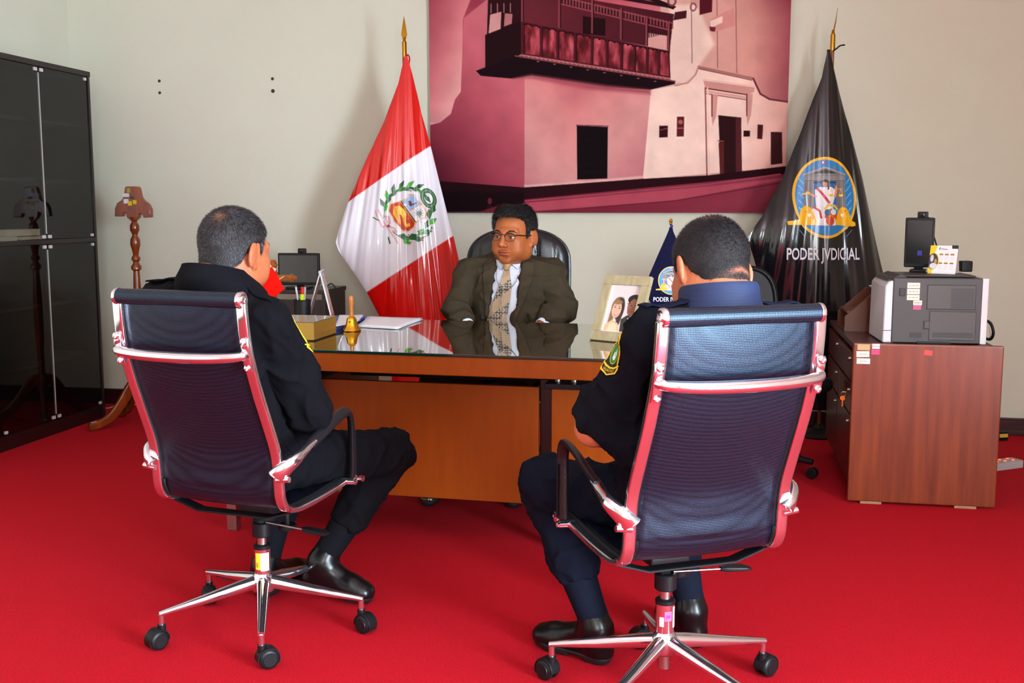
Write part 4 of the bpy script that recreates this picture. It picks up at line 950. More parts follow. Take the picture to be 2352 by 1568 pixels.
# ================================================================== HAT STAND
hy = 6.30; hp = P(317, 700, hy)
t = thing('hat_stand', 'varnished wooden hat stand with turned post and curved feet', 'hat stand', (hp.x, hp.y, 0), math.radians(-12))
zt = P(317, 428, hy).z
prof = [(.024, .17), (.030, .20), (.028, .24), (.022, .26), (.026, .28), (.020, .30), (.0195, .42), (.024, .50), (.027, .60)]
zz = lambda v: P(317, v, hy).z
for r, v in ((.026, 690), (.024, 676), (.020, 640), (.018, 622), (.030, 618), (.030, 611), (.020, 606), (.016, 601), (.026, 596), (.024, 590), (.016, 586), (.020, 575), (.029, 562), (.028, 550), (.016, 541), (.016, 538), (.027, 528), (.027, 518), (.015, 509), (.022, 503), (.024, 498)): prof.append((r, zz(v)))
one(lathe(prof, 28), 'post', turned, t)
hd = [(272, 497), (274, 478), (280, 466), (292, 459), (297, 450), (301, 430), (304, 428), (330, 428), (334, 431), (338, 452), (344, 460), (355, 468), (361, 480), (361, 499), (343, 500), (341, 492), (334, 490), (330, 500), (320, 508), (313, 508), (303, 500), (300, 488), (294, 488), (292, 497)]
pts = [((u - 317) / F * hy * 1.02, zz(v)) for u, v in hd]
hdo = one(prism(pts, .035), 'head_board', turned, t, Mx((0, -.0175, 0)), smooth=30); md = hdo.modifiers.new('b', 'BEVEL'); md.width = .004; md.segments = 2; md.limit_method = 'ANGLE'
for (u, v, w_, h_, c_) in ((303, 448, 16, 8, (200, 200, 206)), (310, 437, 8, 10, (150, 140, 60)), (303, 462, 12, 10, (140, 130, 40)), (312, 467, 10, 10, (206, 178, 30)), (324, 464, 9, 9, (206, 178, 30)), (318, 454, 10, 6, (60, 66, 60))):
    one(box(w_ / F * hy, .001, h_ / F * hy), 'sticker', mat('sticker_%d' % u, c_, .5), hdo, Mx(((u - 317) / F * hy * 1.02, -.0182, zz(v))))
for k in range(4):
    a = math.radians(45 + 12 + 90 * k); d = Vector((math.cos(a), math.sin(a), 0))
    pp = spline([d * .015 + Vector((0, 0, .25)), d * .06 + Vector((0, 0, .235)), d * .12 + Vector((0, 0, .15)), d * .19 + Vector((0, 0, .07)), d * .27 + Vector((0, 0, .03)), d * .33 + Vector((0, 0, .022))], 5)
    lg = one(tube(pp, .016, rb=[.035 - .014 * i / len(pp) for i in range(len(pp))], up=(0, 0, 1), sect=rsect(.5)), 'foot', turned, t)
    if k == 2: one(box(.035, .02, .001), 'sticker', mat('tag_white', (196, 196, 200), .5), lg, Matrix.Translation(d * .30 + Vector((0, 0, .049))) @ Matrix.Rotation(a, 4, 'Z') @ Matrix.Rotation(.1, 4, 'Y'))
p0 = G(245, 937, .004); p1 = G(275, 930, .004)
tag(one(tube(spline([p0 + Vector((-.12, .05, 0)), p0, (p0 + p1) / 2 + Vector((0, .01, 0)), p1, p1 + Vector((.3, .06, 0))], 5), .003, 6), 'floor_cable', mat('cord_white', (206, 200, 200), .5)), 'thin white cord on the carpet beside the hat stand foot', 'cord')

# ================================================================== SIDE TABLE WITH SCREEN
q = P(767, 664, 6.1)
t = thing('side_table', 'dark wooden side table against the wall left of the national flag', 'side table', (q.x - .27, 6.25, 0), RA)
z = q.z
one(box(.54, .36, .025, .003), 'tabletop', darkw, t, Mx((0, 0, z - .0125)))
for sx in (-1, 1): one(box(.02, .34, z - .025), 'side_panel', darkw, t, Mx((sx * .255, 0, (z - .025) / 2)))
one(box(.49, .018, z - .12), 'front_panel', darkw, t, Mx((0, -.14, (z - .12) / 2 + .06)))
q = P(688, 645, 6.15)
def small_screen(name, label, pos, yaw, w_, h_, hang=0):
    t = thing(name, label, 'screen', pos, yaw)
    one(box(w_ * .55, .12, .012, .004), 'base', blackp, t, Mx((0, .0, .006)))
    one(box(.04, .02, .08, .004), 'neck', blackp, t, Mx((0, .02, .05)))
    bd = one(box(w_, .028, h_, .006), 'housing', blackp, t, Mx((0, 0, .02 + h_ / 2)))
    one(box(w_ - .02, .002, h_ - .03, 0), 'display', mat('display_off', (26, 27, 30), .12, spec=.8), bd, Mx((0, -.0148, .022 + h_ / 2)))
    wc = one(box(.045, .03, .03, .005), 'webcam', blackp, t, Mx((w_ * .08, 0, .02 + h_ + .012)))
    one(lathe([(.009, 0), (.009, .004), (.006, .005), (.0001, .005)], 14), 'lens', blacks, wc, Mx((w_ * .08, -.016, .02 + h_ + .012), (math.pi / 2, 0, 0)))
    return t
small_screen('desk_monitor', 'small dark screen with webcam on the dark side table', Vector((q.x, 6.15, z + .0005)), math.radians(-6), .245, .185)
p = P(770, 665, 6.12)
tag(one(tube(spline([(p.x - .06, 6.13, z + .004), (p.x - .02, 6.12, z + .03), (p.x + .012, 6.11, z - .03), (p.x + .03, 6.1, z - .25), (p.x + .02, 6.12, z - .4), (p.x + .06, 6.2, .004), (p.x + .2, 6.25, .004)], 6), .0035, 8), 'hanging_cable', blackp), 'black cord hanging off the right edge of the dark side table', 'cord')

# ================================================================== CREDENZA, PRINTER AND WHAT STANDS ON THEM
k0 = G(1945, 1155, 0); k1 = G(2283, 1172, 0); ka = math.atan2(k1.y - k0.y, k1.x - k0.x)
t = thing('credenza', 'reddish brown wooden credenza end-on, with property stickers and hanging keys', 'credenza', k0, ka)
KW = (k1 - k0).length + .005; KZ = P(1960, 787, k0.y).z; KD = 1.02
pn = one(box(KW, .022, KZ - .01, .008), 'end_panel', redw, t, Mx((KW / 2, .011, KZ / 2 + .005)))
for x in (.10, KW - .12): one(box(.09, .02, .012, .002), 'foot', mat('pale_foot', (150, 110, 80), .5), t, Mx((x, .013, .006)))
one(box(KW - .03, KD, .025, .003), 'top', redd, t, Mx((KW / 2 - .01, .022 + KD / 2, KZ - .02)))
bd = one(box(KW - .05, KD - .02, KZ - .09, .002), 'cabinet_body', redd, t, Mx((KW / 2, .022 + KD / 2, (KZ - .09) / 2 + .05)))
for i in range(2):
    for (z0, z1) in ((.08, .38), (.39, .52), (.53, KZ - .05)):
        d_ = one(box(.018, KD / 2 - .03, z1 - z0, .003), 'drawer', mat('drawer_wood', (74, 22, 16), .35, coat=.2), bd, Mx((.012, .05 + KD / 4 + i * KD / 2 - .01, (z0 + z1) / 2)))
        one(lathe([(.008, 0), (.008, .01), (.004, .012), (.0001, .012)], 14), 'lock', steel, d_, Mx((.004, .09 + i * KD / 2, z1 - .03), (0, -math.pi / 2, 0)))
for (u, v, w_, h_, c_, r_) in ((1984, 797, 28, 14, (190, 160, 110), 0), (1982, 813, 29, 14, (222, 212, 200), -.03), (1983, 829, 30, 13, (226, 220, 210), 0), (2012, 795, 17, 12, (222, 214, 206), 0), (2011, 808, 18, 12, (226, 60, 120), 0), (2132, 810, 18, 12, (214, 66, 60), .1)):
    q = G(u, v, 0); p = P(u, v, 1.0); d = p - Vector((0, 0, H)); n_ = Vector((-math.sin(ka), math.cos(ka), 0)); tt = (k0 - Vector((0, 0, H))).dot(n_) / d.dot(n_); hit = Vector((0, 0, H)) + d * tt - k0
    lx = hit.x * math.cos(ka) + hit.y * math.sin(ka)
    s_ = one(box(w_ / 540, .001, h_ / 540, .0004), 'sticker', mat('label_%d_%d' % c_[:2], c_, .5), pn, Mx((lx, -.0006, hit.z), (0, r_, 0)))
    if c_[0] > 200 and c_[1] > 200:
        mb = MB()
        for i in range(9): mb.add(box(.001 + .001 * (i % 2), .0004, .004), Mx((lx - .014 + .0035 * i, -.0013, hit.z), (0, r_, 0)))
        mb.build('barcode', mat('print_grey', (110, 100, 96), .6), s_)
# keys in the drawer lock
kp = Vector((.0, .10, .42)); ky = thing('key_ring', 'small bunch of keys hanging from the drawer lock of the wooden credenza', 'keys', k0 + Matrix.Rotation(ka, 3, 'Z') @ Vector((-.012, .10, P(1945, 900, k0.y + .1).z)), ka)
one(tube([(.008, 0, 0), (-.014, 0, 0)], .0025, 8), 'lock_key', gold, ky)
one(tube([(-.010 + .010 * math.cos(a), 0, -.010 + .010 * math.sin(a)) for a in np.linspace(0, 2 * math.pi, 16)], .001, 6), 'ring', steel, ky)
kk = MB().add(cyl(.011, .002, 18), Mx((-.012, .001, -.028), (math.pi / 2, 0, 0))).add(box(.005, .002, .03), Mx((-.012, 0, -.05))).add(box(.007, .002, .004), Mx((-.010, 0, -.058)))
kk.build('key', mat('orange_brass', (226, 120, 30), .3, metal=.6), ky)

# printer
def kpos(lx, ly, z=0): return k0 + Matrix.Rotation(ka, 3, 'Z') @ Vector((lx, ly, z))
pr0 = P(2024, 790, k0.y + .06); lx0 = (pr0 - k0).x * math.cos(ka) + (pr0 - k0).y * math.sin(ka)
t = thing('laser_printer', 'grey and white laser printer standing on the wooden credenza', 'printer', kpos(lx0, .05, KZ - .0075), ka + math.radians(2))
PW, PH, PD = .425, .292, .36; pg = mat('printer_grey', (66, 62, 61), .5); pg2 = mat('printer_panel', (76, 71, 69), .5); pw = mat('printer_white', (206, 206, 210), .4); pdk = mat('printer_dark', (38, 36, 36), .5)
mb = MB().add(box(PW - .06, PD, PH - .012, .006), Mx((PW / 2 + .005, PD / 2, PH / 2)))
bd = mb.build('housing', pg, t)
fc = one(prism([(0, .004), (.052, .004), (.055, .26), (.040, .275), (.018, .27), (.003, .25)], PD - .02), 'front_cover', pw, t, Mx((0, .008, 0))); md = fc.modifiers.new('b', 'BEVEL'); md.width = .006; md.segments = 2; md.limit_method = 'ANGLE'
one(box(.054, .002, .0025), 'seam', pdk, fc, Mx((.027, .0072, .058)))
one(box(.028, PD - .004, PH - .008, .005), 'rear_cover', pw, t, Mx((PW - .014, PD / 2, PH / 2)))
one(prism([(.012, .272), (.055, .262), (.095, .287), (.07, .298)], PD - .06), 'control_panel', pdk, t, Mx((0, .03, 0)))
vp = one(box(.195, .006, .102, .004), 'vent_panel', pg2, t, Mx((.293 - .02, -.001, .205)))
one(box(.20, .003, .108, .004), 'vent_frame', pdk, vp, Mx((.273, .0005, .205)))
mb = MB()
for i in range(13): mb.add(box(.092, .003, .0028), Mx((.318, -.0042, .162 + .0066 * i)))
mb.build('vent_slots', pdk, vp)
for (x0, x1, z0, z1) in ((.19, .34, .03, .045), (.105, .145, .032, .047)): pass
tp = one(box(.188, .005, .122, .004), 'access_panel', pg2, t, Mx((.283, -.001, .082)))
one(box(.192, .003, .126, .004), 'panel_seam', pdk, tp, Mx((.283, .0006, .082)))
mb = MB()
for i in range(5): mb.add(box(.165, .003, .0022), Mx((.285, -.0036, .034 + .0045 * i)))
for i in range(5): mb.add(box(.05, .003, .0022), Mx((.135, -.0006, .032 + .0045 * i)))
mb.build('lower_slots', pdk, tp)
one(box(.026, .004, .036, .004), 'latch', pdk, t, Mx((.177, .0, .085))); one(box(.021, .006, .031, .003), 'latch_button', pg2, t, Mx((.179, -.001, .085)))
one(box(.024, .006, .034, .004), 'handle', pdk, t, Mx((.072, -.001, .225)))
one(box(.14, .008, .012, .003), 'lower_grip', blackp, t, Mx((.21, 0, .008)))
for (x, z, w_, h_, c_) in ((.118, .254, .052, .024, (222, 216, 200)), (.118, .228, .052, .023, (222, 216, 200)), (.118, .2025, .052, .023, (222, 220, 196)), (.137, .180, .036, .020, (214, 200, 200)), (.136, .160, .032, .018, (230, 80, 140))):
    s_ = one(box(w_, .001, h_, .0004), 'sticker', mat('plabel_%d' % c_[2], c_, .5), t, Mx((x, -.0008, z)))
    mb = MB()
    for i in range(7): mb.add(box(.0015 + .0015 * (i % 3 == 0), .0004, .0045), Mx((x - w_ * .3 + w_ * .1 * i, -.0015, z)))
    mb.build('barcode', mat('print_grey', (110, 100, 96), .6), s_)
one(box(.30, PD - .08, .006, .003), 'lid', pg, t, Mx((.23, PD / 2, PH)))
ptop = KZ - .0075 + PH + .003
# small upright screen on the printer
q = P(2108, 636, k0.y + .31)
s2 = small_screen('video_screen', 'narrow black upright screen with webcam on the printer', Vector((q.x, q.y, ptop + .0005)), math.radians(-24), .125, .225)
one(box(.020, .001, .022, .004), 'blue_mark', mat('blue_logo', (46, 56, 170), .4), s2, Mx((.004, -.0162, .085)))
p = Vector((q.x + .03, q.y, ptop + .23))
tag(one(tube(spline([p + Vector((-.02, 0, .015)), p + Vector((.015, .0, .012)), p + Vector((.028, .02, -.02)), p + Vector((.05, .03, -.08)), p + Vector((.075, .04, -.14)), p + Vector((.09, .03, -.19)), p + Vector((.12, .02, -.222))], 6), .003, 8), 'webcam_cable', blackp), 'thin black cord looping from the webcam down behind the calendar', 'cord')
# calendar tent
q = P(2166, 641, k0.y + .16)
t = thing('desk_calendar', 'white and yellow tent calendar standing on the printer', 'calendar', Vector((q.x, q.y, ptop + .002)), math.radians(-33))
cw_, chh, hd_ = .115, .122, .045
Mf = frame(Vector((-cw_ / 2, -hd_, 0)), Vector((1, 0, 0)), Vector((0, chh, -hd_)).normalized() * -1 * -1, Vector((0, hd_, chh)).normalized())
S = Paint(0, 100, 0, 110, 1.0, (226, 226, 230), alpha=False)
S.poly([(0, 0), (26, 0), (18, 30), (14, 110), (0, 110)], (236, 196, 20)); S.ell(14, 62, 22, 34, (236, 200, 40)); S.ell(14, 62, 19, 31, (60, 58, 62)); S.ell(18, 80, 14, 12, (206, 206, 210)); S.ell(24, 62, 5, 10, (190, 130, 96)); S.ell(10, 50, 6, 14, (200, 200, 206))
S.line([(36, 8), (33, 12), (36, 16)], 2.5, (30, 30, 36)); S.line([(40, 13), (62, 15)], 2.5, (90, 90, 96))
for r_ in range(2):
    for c_ in range(3):
        x = 42 + 20 * c_; y = 34 + 34 * r_; S.poly([(x - 7, y), (x + 7, y), (x + 7, y + 3), (x - 7, y + 3)], (50, 46, 30)); S.poly([(x - 5, y - 4), (x + 5, y - 4), (x + 7, y), (x - 7, y)], (230, 170, 20))
        for k in range(5): S.line([(x - 7, y + 8 + 4 * k), (x + 7, y + 8 + 4 * k)], 1, (190, 190, 196))
def fm2(X, Y):
    s_ = 1 - Y / 110
    return np.stack([-cw_ / 2 + X / 100 * cw_, -hd_ + hd_ * s_ - .0012, chh * s_], 1)
one(prism([(-hd_, 0), (0, chh), (hd_, 0), (hd_ - .002, 0), (0, chh - .006), (-hd_ + .002, 0)], cw_), 'card', mat('card_inside', (196, 176, 166), .6), t, Matrix.Rotation(math.pi / 2, 4, 'Z') @ Mx((0, -cw_ / 2, 0)) if False else frame((-cw_ / 2, 0, 0), (0, 1, 0), (1, 0, 0), (0, 0, 1)))
S.mesh('printed_face', fm2, attrm, t, masked=False)
one(box(.026, .004, .02, .001), 'clip', mat('clip_dark', (40, 36, 40), .4), t, Mx((cw_ / 2 - .012, -.004, chh - .008)))
q = P(2216, 636, k0.y + .34)
tag(MB().add(box(.05, .05, .05, .006)).build('speaker_box', blackp, None, loc=(q.x, q.y, ptop + .0235)), 'small black box at the rear corner of the printer', 'speaker')
# cables behind the printer
p = kpos(lx0 + PW, .2, KZ + .10); p2 = p; p = p + E2 * -.06
tag(one(tube(spline([p + Vector((-.004, 0, .04)), p + Vector((.025, 0, .038)), p + Vector((.045, .0, .01)), p + Vector((.06, .0, -.045)), p + Vector((.07, .02, -.101)), p + Vector((.09, .2, -.101))], 6), .0025, 8), 'data_cable', mat('cable_cream', (206, 190, 160), .5)), 'cream cable with moulded plug behind the printer', 'cable')
p = p2
tag(one(tube(spline([p + Vector((-.004, 0, -.01)), p + Vector((.025, 0, -.012)), p + Vector((.05, .0, -.03)), p + Vector((.062, .0, -.07)), p + Vector((.06, .02, -.098)), p + Vector((.05, .05, -.098))], 6), .0065, 10), 'power_cable', blackp), 'thick black cable curving down behind the printer', 'cable')
# letter organiser beside the printer
t = thing('letter_organiser', 'slanted wooden letter organiser with papers beside the printer', 'organiser', kpos(.02, .52, KZ - .0075), ka)
ow = mat('organiser_wood', (96, 48, 22), .4, var=.15, vscale=12)
for (y, h_) in ((0, .0), (.30, .0)):
    one(prism([(0, 0), (.36, 0), (.36, .19), (.13, .19), (0, .07)], .014), 'divider', ow, t, Mx((0, y + .0, 0)))
one(box(.36, .30, .010, .001), 'shelf', ow, t, Mx((.18, .157, .006))); one(box(.35, .29, .010, .001), 'shelf', ow, t, Mx((.185, .157, .09)))
sh_ = one(box(.012, .30, .185, .001), 'back_board', ow, t, Mx((.354, .157, .095)))
for (z, c_, lab) in ((.099, (40, 80, 190), 'blue folder in the wooden letter organiser'), (.1065, (220, 220, 226), 'white papers on the blue folder in the letter organiser')):
    tag(MB().add(box(.21, .24, .006, .001)).build('document', mat('doc_%d' % c_[0], c_, .5), None, loc=kpos(.27, .67, KZ - .0075 + z + .0945), rotz=ka + .05 * (c_[0] > 100)), lab, 'papers')
# power strip and box on the floor at the right
q = G(2318, 1073, 0); 
t = thing('power_strip', 'grey power strip with glowing red switches on the carpet at right', 'power strip', q, math.radians(24))
one(box(.20, .075, .04, .006), 'housing', mat('strip_grey', (170, 166, 168), .5), t, Mx((-.045, 0, .02)))
em = bpy.data.materials.new('red_switch'); em.use_nodes = True; bs = em.node_tree.nodes['Principled BSDF']; bs.inputs['Base Color'].default_value = (.8, .05, .02, 1); bs.inputs['Emission Color'].default_value = (1, .06, .02, 1); bs.inputs['Emission Strength'].default_value = 2
for x in (-.105, -.05, .005): 
    for y in (-.016, .018): one(box(.012, .008, .004, .001), 'switch', em, t, Mx((x, y, .0415)))
q = G(2300, 1010, 0)
t = thing('adapter_box', 'small black and yellow adapter on the carpet behind the credenza', 'adapter', q, math.radians(10))
one(box(.07, .05, .05, .004), 'body', blackp, t, Mx((-.01, 0, .025))); one(box(.05, .002, .02, 0), 'label', mat('yellow_label', (206, 170, 60), .5), t, Mx((-.005, -.0262, .03)))

# ================================================================== CHAIRS BEHIND THE DESK
def star_base(t, z, r=.29, m=None, rot=.3):
    m = m or blackp
    col = one(cyl(.025, z - .1, 20), 'gas_column', blackp, t, Mx((0, 0, .09)))
    for k in range(5):
        a = rot + k * 2 * math.pi / 5; d = Vector((math.cos(a), math.sin(a), 0))
        lg = one(tube([d * .02 + Vector((0, 0, .11)), d * r + Vector((0, 0, .08))], [.022, .014], 12), 'base_leg', m, t)
        one(cyl(.026, .04, 18, .004), 'caster', blackp, lg, Mx((d.x * r, d.y * r, .028), (math.pi / 2, 0, a)) @ Mx((0, 0, -.02)))
ey = 5.20; e = P(1184, 640, ey)
t = thing('executive_chair', 'high-backed black leather executive chair behind the man in the suit', 'office chair', (e.x, ey - .12, 0), math.radians(180 - 9))
star_base(t, .42)
ZT = P(1188, 526, ey).z; hw = .248
# padded back built as a superellipse shell with three vertical channels; local -y is its front towards the desk
nx, nz = 61, 60; v = []; f = []
for side in (0, 1):
    for j in range(nz):
        zz_ = .46 + (ZT - .46) * j / (nz - 1)
        tz = max(0, (zz_ - (ZT - .17)) / .17); wv = hw * (1 - tz ** 2.6) ** (1 / 2.2) if tz < 1 else .001
        wv *= 1 - .12 * max(0, (.8 - zz_) / .35)
        for i in range(nx):
            s_ = -1 + 2 * i / (nx - 1); x = wv * s_
            edge_ = (1 - abs(s_) ** 3) ** .5 * (1 - tz ** 6) ** .5
            ch_ = .010 * (math.exp(-((abs(x) - .095) / .008) ** 2) + math.exp(-((abs(x) - .19) / .008) ** 2)) * (1 if side == 0 else 0)
            th_ = .055 * edge_ - ch_ * edge_
            yb_ = .0 + .03 * math.sin((zz_ - .46) * 3)
            v.append((x, yb_ + (th_ if side == 0 else -th_ * .8), zz_))
for side in (0, 1):
    o_ = side * nx * nz
    for j in range(nz - 1):
        for i in range(nx - 1):
            q_ = [o_ + j * nx + i, o_ + j * nx + i + 1, o_ + (j + 1) * nx + i + 1, o_ + (j + 1) * nx + i]
            f.append(q_ if side == 0 else q_[::-1])
n_ = nx * nz
for j in range(nz - 1):
    f.append([j * nx, (j + 1) * nx, n_ + (j + 1) * nx, n_ + j * nx]); f.append([j * nx + nx - 1, n_ + j * nx + nx - 1, n_ + (j + 1) * nx + nx - 1, (j + 1) * nx + nx - 1])
for i in range(nx - 1): f.append([(nz - 1) * nx + i, (nz - 1) * nx + i + 1, n_ + (nz - 1) * nx + i + 1, n_ + (nz - 1) * nx + i])
ex_leather = mat('executive_leather', (20, 22, 27), .3, bump=.15, bscale=60, spec=.6)
bk_ = one((v, f), 'backrest', ex_leather, t, Mx((0, -.12, 0)), smooth=60)
def back_w(z_):
    tz = max(0, (z_ - (ZT - .17)) / .17); return hw * (1 - min(1, tz) ** 2.6) ** (1 / 2.2) * (1 - .12 * max(0, (.8 - z_) / .35))
zs_ = list(np.linspace(.48, ZT - .18, 14)) + [ZT - .17 * (1 - q ** .5) for q in np.linspace(.05, .9995, 22)]
rim_ = [(-back_w(z_), -.12 + .03 * math.sin((z_ - .46) * 3), z_) for z_ in zs_] + [(back_w(z_), -.12 + .03 * math.sin((z_ - .46) * 3), z_) for z_ in zs_[::-1]]
one(tube(rim_, .009, 8), 'piping', ex_leather, bk_)
one(box(.50, .48, .09, .04, 4), 'seat', ex_leather, t, Mx((0, .12, .46)))
one(box(.2, .2, .05, .01), 'tilt_mechanism', blackp, t, Mx((0, .08, .39)))
for s_ in (-1, 1):
    one(tube(spline([(s_ * .27, -.08, .50), (s_ * .31, -.06, .60), (s_ * .315, -.02, .688), (s_ * .315, .12, .70), (s_ * .315, .24, .69), (s_ * .31, .25, .62), (s_ * .27, .18, .46)], 6), .022, rb=.014, up=(0, 1, .5)), 'armrest', blackp, t)
# mesh task chair further right
e = P(1752, 640, 5.25)
t = thing('task_chair', 'black mesh task chair by the wall behind the right officer', 'office chair', (e.x - .02, 5.13, 0), math.radians(200))
star_base(t, .42, .27, rot=.9)
zt_ = P(1752, 617, 5.25).z; pts = []
for a in np.linspace(0, 2 * math.pi, 41)[:-1]:
    c_, s_ = math.cos(a), math.sin(a); pts.append((.205 * abs(c_) ** .6 * (1 if c_ > 0 else -1) * (1 - .12 * (s_ < 0) * abs(s_)), zt_ - .24 + .24 * abs(s_) ** .6 * (1 if s_ > 0 else -1)))
bf = one(tube([(x, -.20 - .04 * (z_ - .8) - .05 * (1 - (x / .21) ** 2), z_) for x, z_ in pts + pts[:2]], .013, 10, cap=False), 'back_frame', blackp, t)
v = [(0, -.25 - .04 * (zt_ - 1.04), zt_ - .24)]; 
for r_ in (.33, .66, 1):
    for x, z_ in pts: xx, zz_ = x * r_, zt_ - .24 + (z_ - zt_ + .24) * r_; v.append((xx, -.20 - .04 * (zz_ - .8) - .05 * (1 - (xx / .21) ** 2), zz_))
f = [[0, 1 + i, 1 + (i + 1) % 40] for i in range(40)]
for k in range(2): f += [[1 + 40 * k + i, 1 + 40 * (k + 1) + i, 1 + 40 * (k + 1) + (i + 1) % 40, 1 + 40 * k + (i + 1) % 40] for i in range(40)]
one((v, f), 'back_mesh', mat('task_mesh', (40, 40, 42), .6, weave=260), bf)
one(box(.46, .44, .07, .03, 3), 'seat', blackp, t, Mx((0, .05, .455)))
one(tube([(0, .0, .42), (0, -.2, .42), (0, -.262, .5), (0, -.262, zt_ - .4)], .025, rb=.012, up=(1, 0, 0)), 'back_support', blackp, t)

# ================================================================== PEOPLE
class Field:
    """signed distance field on a grid with uneven spacing, meshed with surface nets"""
    def __init__(s, ax, ay, az):
        s.ax = [np.asarray(a, np.float32) for a in (ax, ay, az)]; s.D = np.full([len(a) for a in s.ax], .2, np.float32)
    def _box(s, lo, hi, m):
        sl = []
        for a, l, h in zip(s.ax, lo, hi):
            i0 = max(0, np.searchsorted(a, l - m) - 1); i1 = min(len(a), np.searchsorted(a, h + m) + 1)
            if i1 <= i0: return None
            sl.append(slice(i0, i1))
        g_ = np.meshgrid(*[a[q] for a, q in zip(s.ax, sl)], indexing='ij'); return tuple(sl), g_
    def _mix(s, sl, d, k, op):
        D = s.D[sl]
        if op == 'u':
            if k <= 0: R = np.minimum(D, d)
            else: h = np.maximum(k - np.abs(D - d), 0) / k; R = np.minimum(D, d) - h * h * k * .25
        elif op == 's':
            d = -d
            if k <= 0: R = np.maximum(D, d)
            else: h = np.maximum(k - np.abs(D - d), 0) / k; R = np.maximum(D, d) + h * h * k * .25
        s.D[sl] = R
    def cone(s, a, b, ra, rb, k=.03, op='u', flat=None, ff=1.0):
        a, b = np.array(a, np.float32), np.array(b, np.float32); m = max(ra, rb) * 1.5 + k + .01
        q = s._box(np.minimum(a, b), np.maximum(a, b), m)
        if q is None: return s
        sl, (X, Y, Z) = q; p = np.stack([X - a[0], Y - a[1], Z - a[2]], -1); ba = b - a
        if flat is not None:
            n = np.array(flat, np.float32); n /= np.linalg.norm(n); p = p + (ff - 1) * (p @ n)[..., None] * n; ba = ba + (ff - 1) * (ba @ n) * n
        h = np.clip((p @ ba) / max(1e-9, ba @ ba), 0, 1); d = np.linalg.norm(p - h[..., None] * ba, axis=-1) - (ra + (rb - ra) * h)
        s._mix(sl, d, k, op); return s
    def chain(s, pts, rs, k=.03, **kw):
        for i in range(len(pts) - 1): s.cone(pts[i], pts[i + 1], rs[i], rs[i + 1], k, **kw)
        return s
    def ell(s, c, r, k=.02, op='u', R=None):
        c = np.array(c, np.float32); r = np.array(r, np.float32); m = max(r) + k + .01; q = s._box(c, c, m)
        if q is None: return s
        sl, (X, Y, Z) = q; p = np.stack([X - c[0], Y - c[1], Z - c[2]], -1)
        if R is not None: p = p @ np.array(R, np.float32)
        k0 = np.linalg.norm(p / r, axis=-1); k1 = np.linalg.norm(p / (r * r), axis=-1) + 1e-9
        s._mix(sl, np.where(k0 < 1e-3, -min(r), k0 * (k0 - 1) / k1), k, op); return s
    def func(s, fn, lo, hi, k=0, op='s'):
        q = s._box(np.array(lo), np.array(hi), 0)
        if q is None: return s
        sl, (X, Y, Z) = q; s._mix(sl, fn(X, Y, Z).astype(np.float32), k, op); return s
    def net(s, disp=None):
        D = s.D; S_ = D < 0; nx, ny, nz = D.shape
        cs = np.zeros((nx - 1, ny - 1, nz - 1), np.int8)
        for i in (0, 1):
            for j in (0, 1):
                for k in (0, 1): cs += S_[i:nx - 1 + i, j:ny - 1 + j, k:nz - 1 + k]
        act = np.argwhere((cs > 0) & (cs < 8)); n = len(act); idm = -np.ones(cs.shape, np.int32); idm[tuple(act.T)] = np.arange(n)
        acc = np.zeros((n, 3)); cnt = np.zeros(n)
        for e in range(3):
            for u in (0, 1):
                for v in (0, 1):
                    o = [0, 0, 0]; o[(e + 1) % 3] = u; o[(e + 2) % 3] = v; p = act + o; q = p.copy(); q[:, e] += 1
                    a = D[tuple(p.T)]; b = D[tuple(q.T)]; c_ = (a < 0) != (b < 0); t = np.where(c_, a / np.where(c_, a - b, 1), 0)
                    P_ = np.stack([s.ax[i][p[:, i]] for i in range(3)], 1); Q_ = np.stack([s.ax[i][q[:, i]] for i in range(3)], 1)
                    acc += np.where(c_[:, None], P_ + (Q_ - P_) * t[:, None], 0); cnt += c_
        V = acc / cnt[:, None]; Fc = []
        for e in range(3):
            sl0 = [slice(None)] * 3; sl1 = [slice(None)] * 3; sl0[e] = slice(0, -1); sl1[e] = slice(1, None)
            ch_ = S_[tuple(sl0)] != S_[tuple(sl1)]; ed = np.argwhere(ch_); a1, a2 = (e + 1) % 3, (e + 2) % 3
            ok = (ed[:, a1] > 0) & (ed[:, a2] > 0) & (ed[:, a1] < D.shape[a1] - 1) & (ed[:, a2] < D.shape[a2] - 1); ed = ed[ok]
            def cell(u, v): c_ = ed.copy(); c_[:, a1] -= u; c_[:, a2] -= v; return idm[tuple(c_.T)]
            q = np.stack([cell(1, 1), cell(0, 1), cell(0, 0), cell(1, 0)], 1); ins = S_[tuple(ed.T)]
            q[~ins] = q[~ins][:, ::-1]; Fc.append(q)
        Fc = np.concatenate(Fc); Fc = Fc[(Fc >= 0).all(1)]
        # light smoothing
        for it in range(2):
            sm = np.zeros_like(V); c2 = np.zeros(n)
            for i in range(4):
                a, b = Fc[:, i], Fc[:, (i + 1) % 4]; np.add.at(sm, a, V[b]); np.add.at(c2, a, 1); np.add.at(sm, b, V[a]); np.add.at(c2, b, 1)
            V = V * .5 + .5 * sm / np.maximum(c2, 1)[:, None]
        nr = np.zeros_like(V); fn_ = np.cross(V[Fc[:, 2]] - V[Fc[:, 0]], V[Fc[:, 3]] - V[Fc[:, 1]])
        for i in range(4): np.add.at(nr, Fc[:, i], fn_)
        nr /= np.linalg.norm(nr, axis=1)[:, None] + 1e-12
        if disp is not None: V = V + nr * disp(V, nr)[:, None]
        return V, Fc, nr
